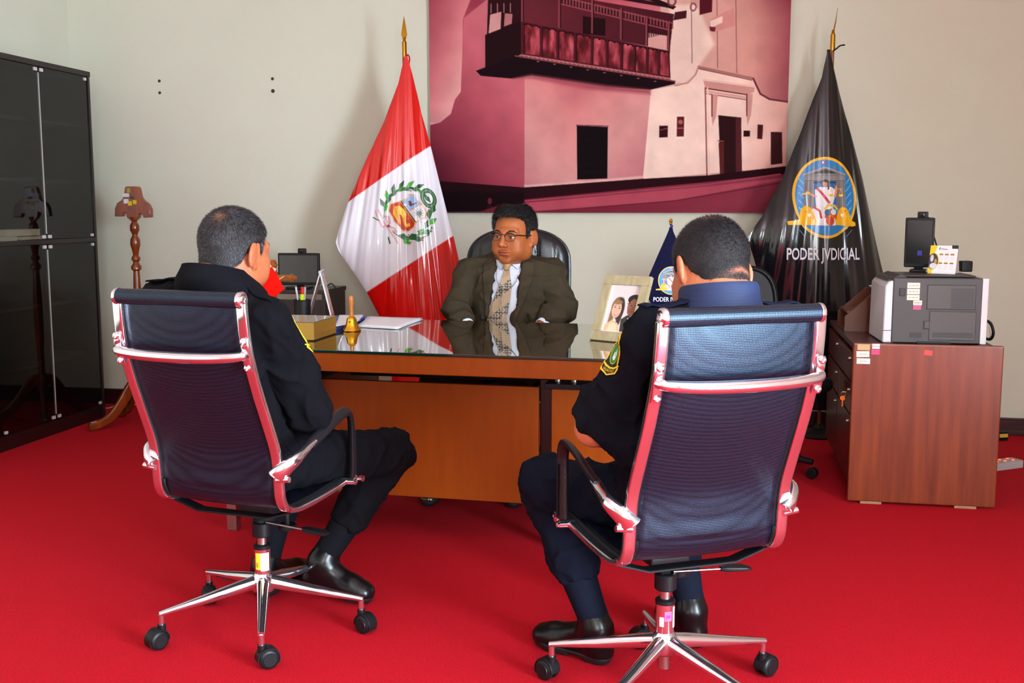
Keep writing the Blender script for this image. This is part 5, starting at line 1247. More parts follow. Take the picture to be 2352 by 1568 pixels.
def grid(lo, hi, h, fine=None, hf=None):
    o = [lo]
    while o[-1] < hi:
        x = o[-1]; st = h
        if fine:
            for a, b in fine:
                if a - .004 <= x < b: st = hf
        o.append(x + st)
    return np.array(o, np.float32)
def mesh_np(name, V, Fc, m, parent, cols=None):
    me = bpy.data.meshes.new(name); me.from_pydata(V.tolist(), [], Fc.tolist()); me.materials.append(m); me.update()
    me.polygons.foreach_set('use_smooth', [True] * len(me.polygons))
    o = bpy.data.objects.new(name, me); C.objects.link(o); o.parent = parent
    if cols is not None: add_cols(o, cols)
    return o
def bvh_of(V, Fc): return BVHTree.FromPolygons(V.tolist(), Fc.tolist())
def folds(amp, seeds, scale=(16, 16, 9)):
    """cloth folds: ridged noise stretched along a few directions"""
    def f(V, nr):
        d = np.zeros(len(V))
        for i, (ax_, w_) in enumerate(seeds):
            ax_ = np.array(ax_, float); ax_ /= np.linalg.norm(ax_); q = V - np.outer(V @ ax_, ax_) * .72
            wob = fbm(V * 5 + i * 7.7, 2)[:, None] * .10
            n1 = fbm((q + wob) * np.array(scale) + i * 3.3, 2); r = 1 - np.abs(2 * n1 - 1)
            d += w_ * (r ** 4 * 1.3 - .4)
        return amp * d
    return f
def unit(v): v = np.array(v, float); return v / np.linalg.norm(v)
def rot3(yaw, pitch, roll):
    """columns = the head's right, forward and up axes"""
    return np.array(Matrix.Rotation(math.radians(yaw), 3, 'Z') @ Matrix.Rotation(math.radians(pitch), 3, 'X') @ Matrix.Rotation(math.radians(roll), 3, 'Y'))
def head_prims(Fd, c, R, s, plump=0.0):
    c = np.array(c); T = lambda x, y, z: c + R @ (np.array((x, y, z)) * s)
    e = lambda p, r, k=.012, op='u', R2=None: Fd.ell(T(*p), np.array(r) * s, k, op, R if R2 is None else R2)
    e((0, -.012, .030), (.0765, .095, .088), .0); e((0, .018, -.025), (.066 + plump * .4, .070, .080), .03)
    e((0, .030, -.070), (.054 + plump, .050, .034 + plump * .4), .03); e((0, .072, -.095), (.026, .018, .018), .025)
    for q in (-1, 1):
        e((q * .042, .055, -.022), (.024, .024, .020), .025); e((q * .058, .0, -.06), (.018 + plump, .038, .034), .03); e((q * .040, .056, -.055), (.022 + plump * .5, .022, .022), .03)
        Fd.cone(T(q * .010, .083, .026), T(q * .046, .069, .024), .010 * s, .008 * s, .014)
        e((q * .032, .096, .002), (.020, .020, .0115), .012, 's')
        e((q * .032, .0775, .0084), (.0172, .0118, .0062), .005); e((q * .032, .0765, -.0074), (.0162, .0108, .0052), .005)
    Fd.cone(T(0, .088, .014), T(0, .104, -.024), .0075 * s, .0105 * s, .012); e((0, .108, -.029), (.012, .0105, .010), .008)
    for q in (-1, 1): e((q * .0135, .096, -.033), (.0085, .011, .0075), .006); e((q * .007, .105, -.040), (.0035, .005, .003), .003, 's')
    e((0, .0885, -.0575), (.024, .0105, .0052), .006); e((0, .0875, -.0690), (.020, .0105, .0062), .006); e((0, .102, -.0628), (.025, .012, .0011), .002, 's')
    e((0, .088, -.082), (.018, .008, .004), .008, 's')
    for q in (-1, 1): # ears
        Re = R @ np.array(Matrix.Rotation(q * math.radians(24), 3, 'Z') @ Matrix.Rotation(math.radians(-8), 3, 'X'))
        e((q * .086, -.014, -.004), (.0085, .0215, .036), .005, 'u', Re); e((q * .0965, -.005, .0), (.006, .013, .021), .004, 's', Re); e((q * .081, -.001, -.033), (.008, .010, .012), .006)
    return T
def hand(Fd, w_, d, side, up=(0, 0, 1), curl=.5, s=1.0):
    """w_: wrist, d: direction of the fingers, side: direction towards the thumb"""
    w_, d, side = np.array(w_), unit(d), np.array(side, float); side = unit(side - d * (side @ d)); n = -np.cross(d, side); n = n if n @ np.array(up) < 0 else -n
    k0 = w_ + d * .045 * s
    Fd.cone(w_, w_ + d * .02, .026 * s, .027 * s, .01, flat=n, ff=1.35); Fd.cone(w_ + d * .02 + side * .012, k0 + side * .018 + d * .03, .024 * s, .021 * s, .01, flat=n, ff=1.5); Fd.cone(w_ + d * .02 - side * .012, k0 - side * .018 + d * .025, .023 * s, .019 * s, .01, flat=n, ff=1.5)
    for i, (off, ln) in enumerate(((.029, .074), (.010, .084), (-.010, .078), (-.028, .060))):
        p = w_ + d * (.078 - .004 * abs(i - 1)) * s + side * off * s; a = curl * (.35 + .08 * i); L3 = (ln * .45, ln * .32, ln * .26); r = .0088 - .0006 * i
        for j in range(3):
            ang = a * (1 + 1.5 * j); q = p + (d * math.cos(ang) + n * math.sin(ang) + side * off * .6) * L3[j] * s
            Fd.cone(p, q, (r - .0006 * j) * s, (r - .0006 * (j + 1)) * s, .003); p = q
    p0 = w_ + d * .022 + side * .022; p1 = p0 + (d * .6 + side * .75 + n * .25) * .035 * s; p2 = p1 + (d * .9 + side * .25 + n * .3) * .03 * s; p3 = p2 + (d * .95 - side * .05 + n * .35) * .024 * s
    Fd.chain([p0, p1, p2, p3], [.0135 * s, .0105 * s, .0098 * s, .0082 * s], .006)
skin_l = lambda nm, col: mat(nm, col, .5, attr=True, var=.06, vscale=40, bump=.08, bscale=160, spec=.4)
def skin_mat(name, col):
    m = mat(name, col, .48, attr=True, var=.07, vscale=30, bump=.10, bscale=220, spec=.45)
    b = m.node_tree.nodes['Principled BSDF']; b.inputs['Subsurface Weight'].default_value = .05; b.inputs['Subsurface Radius'].default_value = (.012, .005, .003); b.inputs['Subsurface Scale'].default_value = 1
    return m
def hair_strands(name, V, Fc, nr, T, R, c, s, keep, count, ln, wid, colfn, dirfn, parent, m, seed=1, lift=.5):
    rs = np.random.RandomState(seed); A = V[Fc[:, 0]]; B = V[Fc[:, 1]]; Cc = V[Fc[:, 2]]; D_ = V[Fc[:, 3]]
    cen = (A + B + Cc + D_) / 4; loc = (cen - c) @ R / s; ok = keep(loc)
    ar = np.linalg.norm(np.cross(Cc - A, D_ - B), axis=1) * .5 * ok; pr = ar / ar.sum()
    f = rs.choice(len(Fc), count, p=pr); u = rs.rand(count)[:, None]; v = rs.rand(count)[:, None]
    p = (A[f] * (1 - u) + B[f] * u) * (1 - v) + (D_[f] * (1 - u) + Cc[f] * u) * v; n = nr[Fc[f, 0]]
    lc = (p - c) @ R / s; t = dirfn(lc) @ R.T; t = t - n * (t * n).sum(1)[:, None]; t /= np.linalg.norm(t, axis=1)[:, None] + 1e-9
    t = t + rs.randn(count, 3) * .22; d = t + n * lift; d /= np.linalg.norm(d, axis=1)[:, None]
    L_ = ln(lc) * (.7 + .6 * rs.rand(count)); side = np.cross(d, n); side /= np.linalg.norm(side, axis=1)[:, None] + 1e-9
    W_ = wid * (.7 + .6 * rs.rand(count))[:, None]; p = p - n * .002
    m1 = p + d * (L_ * .55)[:, None]; d2 = d + t * .35 - n * .12; tip = m1 + d2 / np.linalg.norm(d2, axis=1)[:, None] * (L_ * .45)[:, None]
    VV = np.stack([p - side * W_, p + side * W_, m1 + side * W_ * .8, m1 - side * W_ * .8, tip], 1).reshape(-1, 3); b = np.arange(count) * 5
    quads = np.stack([b, b + 1, b + 2, b + 3], 1).tolist(); tris = np.stack([b + 3, b + 2, b + 4], 1).tolist()
    me = bpy.data.meshes.new(name); me.from_pydata(VV.tolist(), [], quads + tris); me.materials.append(m); me.update()
    o = bpy.data.objects.new(name, me); C.objects.link(o); o.parent = parent
    add_cols(o, np.repeat(colfn(lc, rs), 5, axis=0)); return o
def hair_cap(c, R, s, region, th, parent, name, m, colfn, noise=0, extra=None):
    c = np.array(c); Fd = Field(*[grid(c[i] - .14, c[i] + .14, .0032) for i in range(3)]); T = lambda x, y, z: c + R @ (np.array((x, y, z)) * s)
    Fd.ell(T(0, -.012, .030), np.array((.0765 + th, .095 + th, .088 + th)) * s, 0, 'u', R)
    Fd.ell(T(0, -.045, -.035), np.array((.060 + th * .7, .052 + th * .7, .055)) * s, .02, 'u', R)
    if extra: extra(Fd, T)
    def cut(X, Y, Z):
        p = (np.stack([X - c[0], Y - c[1], Z - c[2]], -1) @ R) / s; return region(p[..., 0], p[..., 1], p[..., 2]) * s
    Fd.func(cut, c - .15, c + .15, .010, 's')
    V, Fc, nr = Fd.net((lambda V, n: noise * (fbm(((V - c) @ R) * 70, 2) - .5)) if noise else None)
    lc = (V - c) @ R / s; o = mesh_np(name, V, Fc, m, parent, colfn(lc)); return V, Fc, nr, o
def patch_fn(bvh, o, ux, uy, n, off):
    o, ux, uy, n = [np.array(q, float) for q in (o, ux, uy, n)]
    def fn(X, Y):
        r = np.full((len(X), 3), np.nan)
        for i in range(len(X)):
            st = o + ux * X[i] + uy * Y[i] + n * .25; h = bvh.ray_cast(Vector(st), Vector(-n), .6)
            if h[0] is not None: r[i] = np.array(h[0]) + n * off
        return r
    return fn
def thicken(o, t, off=1):
    md = o.modifiers.new('t', 'SOLIDIFY'); md.thickness = t; md.offset = off; return o
def collar(parent, c, rx, ry, h, m, front=155, tilt=.02, flare=.014, fall=.038, lean=0, drop=.55):
    """a stand-and-fall collar round the neck; angle 0 is the nape"""
    v = []; f = []; n = 56; rows = ((0, 0, 0), (.004, .5, 0), (.006, .95, .002), (.010, 1.0, .004), (.014, .8, .006), (flare + .004, .2, .010), (flare + .010, -.15, .014), (flare + .016, -drop, .014))
    for j, (dr, dz, _) in enumerate(rows):
        for i in range(n + 1):
            a = math.radians(-front + 2 * front * i / n); k = math.cos(a); dr2 = dr * (1.0 if j < 3 else 1 + .25 * (1 - k))
            z = c[2] + tilt * k + h * dz + (0 if j < 5 else -(fall - .2 * h) * .25 * (1 - k) * .6)
            v.append((c[0] + (rx + dr2) * math.sin(a), c[1] - (ry + dr2) * k + lean * (z - c[2]), z))
    for j in range(len(rows) - 1):
        for i in range(n): f.append([j * (n + 1) + i, j * (n + 1) + i + 1, (j + 1) * (n + 1) + i + 1, (j + 1) * (n + 1) + i])
    o = one((v, f), 'collar', m, parent, smooth=60); thicken(o, .003, 0); return o
def boot(parent, heel, toe, ank, shin, m_l, m_s, name='boot', low=False, lift=0.0):
    heel, toe, ank, shin = [np.array(q, float) for q in (heel, toe, ank, shin)]; d = toe - heel; ln = np.linalg.norm(d[:2]); d0 = d / np.linalg.norm(d); sd = unit((d0[1], -d0[0], 0))
    lo = np.minimum(np.minimum(heel, toe), shin) - .08; hi = np.maximum(np.maximum(heel, toe), np.maximum(ank, shin)) + .08
    Fd = Field(*[grid(lo[i], hi[i], .0042) for i in range(3)]); U = np.array((0, 0, 1.))
    hc = heel + d0 * .035; Fd.cone(hc + U * .035, ank + U * -.02, .033, .040, .02); Fd.cone(ank - U * .03, ank, .043, .043, .02)
    b_ = toe - d0 * .075; Fd.cone(hc + U * .030, b_ + U * .034, .031, .040, .03); Fd.cone(ank + d0 * .01 - U * .015, b_ + U * .048, .036, .028, .03); Fd.cone(b_ + U * .033, toe - d0 * .035 + U * .030, .041, .033, .02)
    Fd.ell(toe - d0 * .04 + U * .032, (.042, .042, .034), .015)
    if not low: Fd.cone(ank, ank + (shin - ank) * .35, .043, .045, .02)
    gz = lambda X, Y, Z: Z - (heel[2] + (toe[2] - heel[2]) * np.clip(((X - heel[0]) * d[0] + (Y - heel[1]) * d[1]) / (ln * ln), 0, 1) + .022)
    Fd.func(lambda X, Y, Z: gz(X, Y, Z), lo, hi, .004, 's')
    V, Fc, nr = Fd.net(lambda V, n: .0015 * (fbm(V * 45, 2) - .5)); o = mesh_np(name, V, Fc, m_l, parent)
    Fs = Field(*[grid(lo[i], hi[i], .0038) for i in range(3)]); sc_ = 1.06
    Fs.cone(hc + U * .028, b_ + U * .032, .036, .044, .02); Fs.cone(b_ + U * .032, toe - d0 * .034 + U * .030, .045, .037, .02)
    Fs.func(lambda X, Y, Z: np.maximum(-(gz(X, Y, Z) - .004), 0) * 0 + (gz(X, Y, Z) - .005) * -1, lo, hi, .002, 's'); Fs.func(lambda X, Y, Z: gz(X, Y, Z) + .022, lo, hi, .001, 's')
    dd = np.array((d0[0], d0[1])); Fs.func(lambda X, Y, Z: np.maximum(np.abs((X - heel[0]) * d0[0] + (Y - heel[1]) * d0[1] - .105) - .028, gz(X, Y, Z) + .004), lo, hi, .002, 's')
    V, Fc, nr = Fs.net(); mesh_np('sole', V, Fc, m_s, o)
    if not low:
        ax_ = unit(shin - ank)
        for k in range(5):
            p = ank + d0 * .05 * (1 - .12 * k) + ax_ * (-.012 + .016 * k); one(tube([tuple(p - sd * .018 + U * .002), tuple(p + U * .006), tuple(p + sd * .018 + U * .002)], .0022, 6), 'lace', m_s, o)
    return o
def person_root(name, label, loc, yaw): return thing(name, label, 'person', loc, yaw)
def finish_uniform(t, V, Fc, J, side, navy, nm):
    pass
navy = mat('navy_twill', (12, 13, 22), .9, var=.12, vscale=5, bump=.18, bscale=300, spec=.12)
blackt = mat('black_twill', (11, 11, 16), .9, var=.12, vscale=5, bump=.18, bscale=300, spec=.12)
navyr = mat('navy_cotton', (16, 22, 42), .85, var=.12, vscale=5, bump=.18, bscale=300, spec=.15)
collar_m = mat('navy_collar', (24, 38, 74), .7, var=.06, vscale=8, bump=.25, bscale=40, stretch=(.2, .2, 5))
polish = mat('polished_leather', (9, 9, 11), .28, bump=.08, bscale=50, spec=.4)
rubber = mat('black_rubber', (14, 14, 15), .6)
eyew = mat('eye_white', (168, 156, 146), .2); iris = mat('iris', (24, 14, 8), .1)

def officer(spec):
    """a seated officer in the axes of his chair: x right, y forward"""
    J = {k: np.array(v, float) for k, v in spec['J'].items()}; t = person_root('person', spec['label'], spec['loc'], spec['yaw'])
    hc, R, s = np.array(spec['head']), rot3(*spec['hrot']), spec['hs']
    zs = grid(0.02, 1.36, .0075, [(hc[2] - .13, hc[2] + .13), (.60, .74)], .0042)
    fx = [(hc[0] - .10, hc[0] + .10)]; fy = [(hc[1] - .12, hc[1] + .13)]
    F1 = Field(grid(-.42, .50, .0065, fx, .0042), grid(-.38, .60, .0065, fy, .0042), zs)
    T = head_prims(F1, hc, R, s, spec.get('plump', 0))
    nk = J['neck']; F1.cone(T(0, -.030, -.045), nk, spec['neckr'] * .98, spec['neckr'] * 1.08, .03)
    if spec.get('roll'): F1.ell(T(.0, -.074, -.035), (.046, .020, .011), .010, 'u', R); F1.ell(T(.0, -.078, -.058), (.048, .018, .010), .010, 'u', R)
    F1.cone(nk, J['chest'], .07, .10, .04); F1.cone(J['chest'], J['pelvis'], .10, .11, .04); F1.cone(J['lsh'], J['rsh'], .050, .050, .04)
    for q in 'lr':
        F1.chain([J[q + 'sh'], J[q + 'el'], J[q + 'wr']], [.048, .040, .027], .02); F1.cone(J[q + 'el'], J[q + 'el'] * .55 + J[q + 'wr'] * .45, .040, .038, .02)
        F1.chain([J[q + 'hip'], J[q + 'kn'], J[q + 'an']], [.075, .052, .036], .03)
        inner = np.array((1, .1, 0)) if q == 'l' else np.array((-1, .1, 0))
        hand(F1, J[q + 'wr'], (inner * .45 + np.array((0, .8, -.25))), inner + np.array((0, .3, .5)), curl=.8)
    V, Fc, nr = F1.net(); cols = np.zeros((len(V), 3)) + np.array(spec['skin'], float)
    lc = (V - hc) @ R / s; red_ = np.exp(-((np.abs(lc[:, 0]) - .088) / .010) ** 2 - ((lc[:, 2] + .01) / .05) ** 2) * (np.abs(lc[:, 1]) < .05); cols = cols * (1 - red_[:, None] * .12) + np.array((230, 90, 60)) * red_[:, None] * .12
    mesh_np('body', V, Fc, skin_mat('skin_' + spec['key'], spec['skin']), t, cols)
    # shirt
    lo, hi = np.array((-.44, -.40, .44)), np.array((.50, .30, 1.14)); F2 = Field(*[grid(lo[i], hi[i], .0056) for i in range(3)])
    ch_, pv = J['chest'], J['pelvis']; w_ = spec['wide']
    F2.ell(ch_ + (0, .0, -.01), (.165 * w_, .118, .17), 0); F2.ell((ch_ + pv) / 2 + (0, .015, 0), (.158 * w_, .110, .17), .05); F2.ell(pv + (0, 0, .03), (.170 * w_, .130, .11), .05)
    F2.cone(J['lsh'], J['rsh'], .066, .066, .05); F2.cone(J['lsh'] * .45 + J['rsh'] * .55 + (0, 0, .02), nk + (0, 0, -.02), .062, .060, .04); F2.cone(J['lsh'] * .55 + J['rsh'] * .45 + (0, 0, .02), nk + (0, 0, -.02), .062, .060, .04)
    for q in 'lr':
        F2.cone(nk + (0, 0, -.035), J[q + 'sh'] + (0, 0, .012), .052, .055, .04)
        if spec['sleeve'] == 'short':
            e1 = J[q + 'sh'] + (J[q + 'el'] - J[q + 'sh']) * .93; dd = unit(J[q + 'el'] - J[q + 'sh'])
            F2.cone(J[q + 'sh'], e1, .070, .066, .016); F2.cone(e1 - dd * .055, e1, .067, .071, .006)
            F2.func(lambda X, Y, Z, e1=e1, dd=dd: np.where(np.sqrt((X - e1[0]) ** 2 + (Y - e1[1]) ** 2 + (Z - e1[2]) ** 2) < .12, -((X - e1[0]) * dd[0] + (Y - e1[1]) * dd[1] + (Z - e1[2]) * dd[2] - .004), .2), e1 - .13, e1 + .13, 0, 's')
        else:
            F2.chain([J[q + 'sh'], J[q + 'el'], J[q + 'wr']], [.071, .058, .040], .014); F2.cone(J[q + 'el'] - (0, 0, .0), J[q + 'el'] * .6 + J[q + 'wr'] * .4, .060, .055, .02); F2.cone(J[q + 'wr'] * .9 + J[q + 'el'] * .1, J[q + 'wr'] * .82 + J[q + 'el'] * .18, .044, .044, .004)
            d_ = unit(J[q + 'wr'] - J[q + 'el']); wv = J[q + 'wr']
            F2.func(lambda X, Y, Z, wv=wv, d_=d_: np.where(np.sqrt((X - wv[0]) ** 2 + (Y - wv[1]) ** 2 + (Z - wv[2]) ** 2) < .10, -((X - wv[0]) * d_[0] + (Y - wv[1]) * d_[1] + (Z - wv[2]) * d_[2] + .006), .2), wv - .11, wv + .11, 0, 's')
    for e_ in spec.get('extra', ()): F2.ell(e_[0], e_[1], .05)
    # opening for the neck
    F2.cone(T(0, -.03, -.03), nk + (0, .0, -.01), spec['neckr'] + .004, spec['neckr'] + .006, .006, 's')
    dirs = [(0, 0, 1), tuple(unit(J['rel'] - J['rsh'] + (.3, .1, 0))), (.6, .3, -.7)]
    V2, F2c, n2 = F2.net(folds(.011, [(dirs[0], .8), (dirs[1], .8), (dirs[2], .7)], (13, 13, 10)))
    sh = mesh_np('shirt', V2, F2c, spec['cloth'], t); bv = bvh_of(V2, F2c)
    collar(t, spec['collar'][0], *spec['collar'][1], spec['collar_mat'], **spec['collar'][2])
    for q in (-1, 1): # shoulder straps
        a = nk + (q * .075, .0, -.005); b = J['rsh' if q > 0 else 'lsh'] + (q * .035, 0, .04); pts = []
        for i in range(9):
            p = a + (b - a) * i / 8; h = bv.ray_cast(Vector((p[0], p[1], 1.3)), Vector((0, 0, -1)), .8)
            if h[0] is not None: pts.append(Vector(h[0]) + Vector((0, 0, .003)))
        if len(pts) > 3:
            e_ = one(tube(pts, .022, rb=.0028, up=(0, 0, 1), sect=rsect(.5)), 'shoulder_strap', spec['strap'], sh); p = pts[1]
            one(lathe([(.006, 0), (.006, .002), (.004, .003), (.0001, .0025)], 14), 'button', blackp, e_, Mx((p.x, p.y, p.z + .003)))
    # sleeve patch
    q = spec['patch']; S = Paint(-.05, .05, -.065, .065, .0010)
    yl_, bk_, gn = (238, 196, 30), (16, 16, 18), (40, 140, 60)
    ol = [(-.030, .052), (-.018, .061), (.018, .061), (.030, .052), (.033, .01), (.030, -.022), (.036, -.034), (.030, -.050), (0, -.061), (-.030, -.050), (-.036, -.034), (-.030, -.022), (-.033, .01)]
    S.poly(ol, yl_); S.poly([(x * .87, y * .93) for x, y in ol], bk_)
    S.line([(-.034, -.026), (-.018, -.036), (0, -.039), (.018, -.036), (.034, -.026)], .005, yl_)
    S.ell(0, .006, .025, .036, gn); S.ell(0, .006, .0225, .033, (226, 190, 40)); S.ell(0, .006, .021, .031, (34, 30, 20)); S.ell(0, .004, .018, .027, gn)
    S.poly([(-.017, .026), (-.006, .036), (-.005, .029), (-.012, .020)], (190, 30, 30)); S.poly([(-.006, .036), (.006, .036), (.005, .029), (-.005, .029)], (230, 226, 226)); S.poly([(.006, .036), (.017, .026), (.012, .020), (.005, .029)], (190, 30, 30))
    S.poly([(-.009, -.012), (-.011, .004), (-.004, .002), (-.005, .014), (.001, .006), (.004, .016), (.006, .002), (.011, .006), (.008, -.014), (0, -.018)], (236, 240, 238)); S.ell(0, -.002, .003, .004, (120, 160, 130))
    for k in range(12):
        for sx in (-1, 1): S.line([(sx * .0262, -.016 + .0055 * k), (sx * .0285, -.014 + .0055 * k)], .0022, yl_)
    for k in range(7): S.line([(-.015 + .005 * k, .0525), (-.015 + .005 * k, .0565)], .002, yl_)
    pfn = patch_fn(bv, q['o'], q['ux'], q['uy'], q['n'], .0022)
    po = S.mesh('sleeve_patch', pfn, mat('patch_threads', (255, 255, 255), .6, attr=True, bump=.4, bscale=700), sh); thicken(po, .0018, 1)
    tv, tf = text_mesh('HUACHO', .0105, xs=1.0); A = np.array([(p[0] * .95, -.0465 + p[1] + 6.5 * p[0] ** 2) for p in tv]); pts = patch_fn(bv, q['o'], q['ux'], q['uy'], q['n'], .0048)(A[:, 0], A[:, 1])
    if not np.isnan(pts).any(): one((pts.tolist(), tf), 'lettering', mat('patch_yellow', (238, 196, 30), .6), po, smooth=0)
    # trousers and belt
    lo, hi = np.array((-.42, -.36, .20)), np.array((.50, .56, .70)); F3 = Field(*[grid(lo[i], hi[i], .006) for i in range(3)])
    F3.ell(pv + (0, .0, -.005), (.170 * w_, .135, .10), 0)
    for q in 'lr':
        hp_, kn, an = J[q + 'hip'], J[q + 'kn'], J[q + 'an']; F3.cone(hp_, kn, .088, .070, .04); F3.cone(kn, an + (kn - an) * .45, .067, .055, .03); F3.cone(an + (kn - an) * .45, an + (kn - an) * .36, .060, .055, .02)
        ct = an + (kn - an) * .36; dd = unit(an - kn); F3.func(lambda X, Y, Z, ct=ct, dd=dd: np.where(np.sqrt((X - ct[0]) ** 2 + (Y - ct[1]) ** 2 + (Z - ct[2]) ** 2) < .11, -((X - ct[0]) * dd[0] + (Y - ct[1]) * dd[1] + (Z - ct[2]) * dd[2] - .010), .2), ct - .12, ct + .12, .004, 's')
    F3.func(lambda X, Y, Z: -(Z - .62), lo, hi, .004, 's')
    V3, F3c, n3 = F3.net(folds(.011, [(unit(J['rkn'] - J['rhip']), .7), ((.8, .2, .5), .7), ((0, .1, 1), .7)], (13, 13, 11))); mesh_np('trousers', V3, F3c, spec['trousers'], t)
    for q in 'lr':
        b = boot(t, J[q + 'heel'], J[q + 'toe'], J[q + 'an'], J[q + 'kn'], polish, rubber)
        an, kn = J[q + 'an'], J[q + 'kn']; ax_ = unit(kn - an); sp_ = [an + ax_ * h for h in (-.005, .05, .10, .15, .19)]
        v_, f_ = tube([tuple(p) for p in sp_], [.046, .0445, .048, .052, .053], 24, cap=False); sh_ = one((v_, f_), 'boot_shaft', spec['shaft'], b); thicken(sh_, .004)
        v_, f_ = tube([tuple(an + ax_ * .182), tuple(an + ax_ * .198)], [.0555, .056], 24); one((v_, f_), 'top_band', rubber, sh_)
    # hair
    key = spec['key']
    V4, F4, n4, cap = hair_cap(hc, R, s, spec['region'], .006, t, 'hair', mat('hair_cap_' + key, (30, 26, 26), .7, attr=True, bump=.5, bscale=400), spec['capcol'], noise=.002)
    hair_strands('hair_strands', V4, F4, n4, None, R, hc, s, spec['keep'], spec['count'], spec['ln'], .00042, spec['haircol'], spec['hairdir'], cap, mat('hair_' + key, (255, 255, 255), .45, attr=True, spec=.5), lift=spec.get('lift', .8))
    # eyes and brows
    for q in (-1, 1):
        e_ = one(uvsphere(.0118 * s, 10), 'eye', eyew, t, Mx(tuple(T(q * .032, .0715, .0005)))); one(uvsphere(.0056 * s, 8), 'iris', iris, e_, Mx(tuple(T(q * .032, .0785, .0005))))
        one(tube([tuple(T(q * .014, .090, .024)), tuple(T(q * .030, .088, .031)), tuple(T(q * .048, .076, .026))], [.0025, .0035, .0015], 8), 'eyebrow', mat('brow', (24, 18, 16), .8), t)
    return t
def zl(y, pts): return np.interp(y, [p[0] for p in pts], [p[1] for p in pts])
# hairline: a point has hair where region < 0, i.e. above the line running from brow over the ear to the nape
def mk_region(line, side=.0):
    def f(x, y, z):
        return (z - zl(y, line))
    return f
lineL = [(-.12, -.108), (-.06, -.102), (-.038, -.070), (-.028, -.005), (.0, .028), (.018, .03), (.02, .0), (.034, -.012), (.036, .035), (.06, .062), (.12, .075)]
lineR = [(-.12, -.078), (-.06, -.076), (-.038, -.052), (-.026, -.0), (.0, .03), (.018, .03), (.02, .0), (.034, -.015), (.036, .035), (.06, .062), (.12, .075)]
WH = np.array((.018, -.080, .088))   # crown whorl in head axes
def whorl(w0):
    def f(lc):
        d = lc - w0; d = d / (np.linalg.norm(d, axis=1)[:, None] + 1e-6); sw = np.cross(d, w0 / np.linalg.norm(w0)); return d + sw * .35 + np.array((0, 0, -.15))
    return f
def colL(lc, rs):
    n = len(lc); g_ = fbm(lc * 38, 2); base = np.where((rs.rand(n) < .08 + .62 * np.clip(g_ * 1.8 - .72, 0, 1) * (.5 + .5 * (lc[:, 0] > -.02)))[:, None], np.array((80, 82, 89.)), np.array((15, 14, 16.)))
    dw = np.linalg.norm(lc - WH, axis=1); k = np.exp(-(dw / .022) ** 2)[:, None]; return base * (1 - k * .5) + np.array((84, 58, 44)) * k * .5
def capL(lc):
    dw = np.linalg.norm(lc - WH * 1.02, axis=1); k = np.exp(-(dw / .022) ** 2)[:, None]; fade = np.clip((-.045 - lc[:, 2]) / .03, 0, 1)[:, None] * .35; k = np.clip(k * .8 + fade, 0, 1); return np.array((34, 31, 33.)) * (1 - k) + np.array((118, 76, 54)) * k
def thinR(lc):
    a = np.exp(-(np.linalg.norm((lc - np.array((-.020, -.050, .112))) / (.026, .03, .022), axis=1)) ** 2)
    b = np.exp(-(((lc[:, 0] - .018) / .040) ** 2 + ((lc[:, 2] + .028 + .25 * np.abs(lc[:, 0] - .018)) / .008) ** 2)) * (lc[:, 1] < -.05); f_ = np.clip((-.042 - lc[:, 2]) / .022, 0, 1) * .8
    return np.clip(.85 * a + .85 * b + f_, 0, 1)
def capR(lc): k = thinR(lc)[:, None]; return np.array((20, 17, 20.)) * (1 - k) + np.array((176, 104, 74)) * k
def colR(lc, rs): return np.zeros((len(lc), 3)) + np.array((17, 15, 18.)) + (rs.rand(len(lc)) ** 3)[:, None] * 26
offL = officer(dict(key='left', label='person seen from behind in black uniform jacket with grey hair, seated left, face turned right', loc=(-.764, 3.150, 0), yaw=math.radians(-20.7), skin=(168, 94, 60), cloth=blackt, trousers=blackt, strap=blackt, collar_mat=blackt, shaft=mat('boot_cordura', (13, 14, 20), .85, bump=.3, bscale=300, spec=.12),
    J=dict(neck=(-.012, -.165, 1.060), chest=(-.02, -.185, .88), pelvis=(-.02, -.06, .54), lsh=(-.200, -.175, .990), rsh=(.145, -.165, .965), lel=(-.235, -.02, .735), rel=(.185, -.01, .705), lwr=(-.10, .19, .655), rwr=(.055, .19, .655),
           lhip=(-.10, -.03, .535), rhip=(.065, -.03, .535), lkn=(-.14, .40, .50), rkn=(.225, .42, .478), lan=(-.15, .235, .10), ran=(.050, .262, .135), lheel=(-.155, .19, 0), ltoe=(-.12, .46, 0), rheel=(-.015, .248, .05), rtoe=(.225, .285, .0)),
    head=(.008, -.100, 1.158), hrot=(-14, -6, 2), hs=1.04, neckr=.060, wide=1.0, sleeve='long', collar=((-.012, -.158, 1.070), (.072, .082, .042), dict(front=150, tilt=.022, flare=.028, lean=-.3, drop=1.35)),
    patch=dict(o=(.20, -.060, .925), ux=(-.70, .71, 0), uy=(-.12, -.12, .98), n=(.71, .70, .1)), region=lambda x, y, z: z - zl(y, lineL),
    keep=lambda lc: lc[:, 2] > zl(lc[:, 1], lineL) + .002, count=38000, ln=lambda lc: .009 + .005 * np.clip((lc[:, 2] - .02) / .08, 0, 1), capcol=capL, haircol=colL, hairdir=whorl(WH), lift=.30))
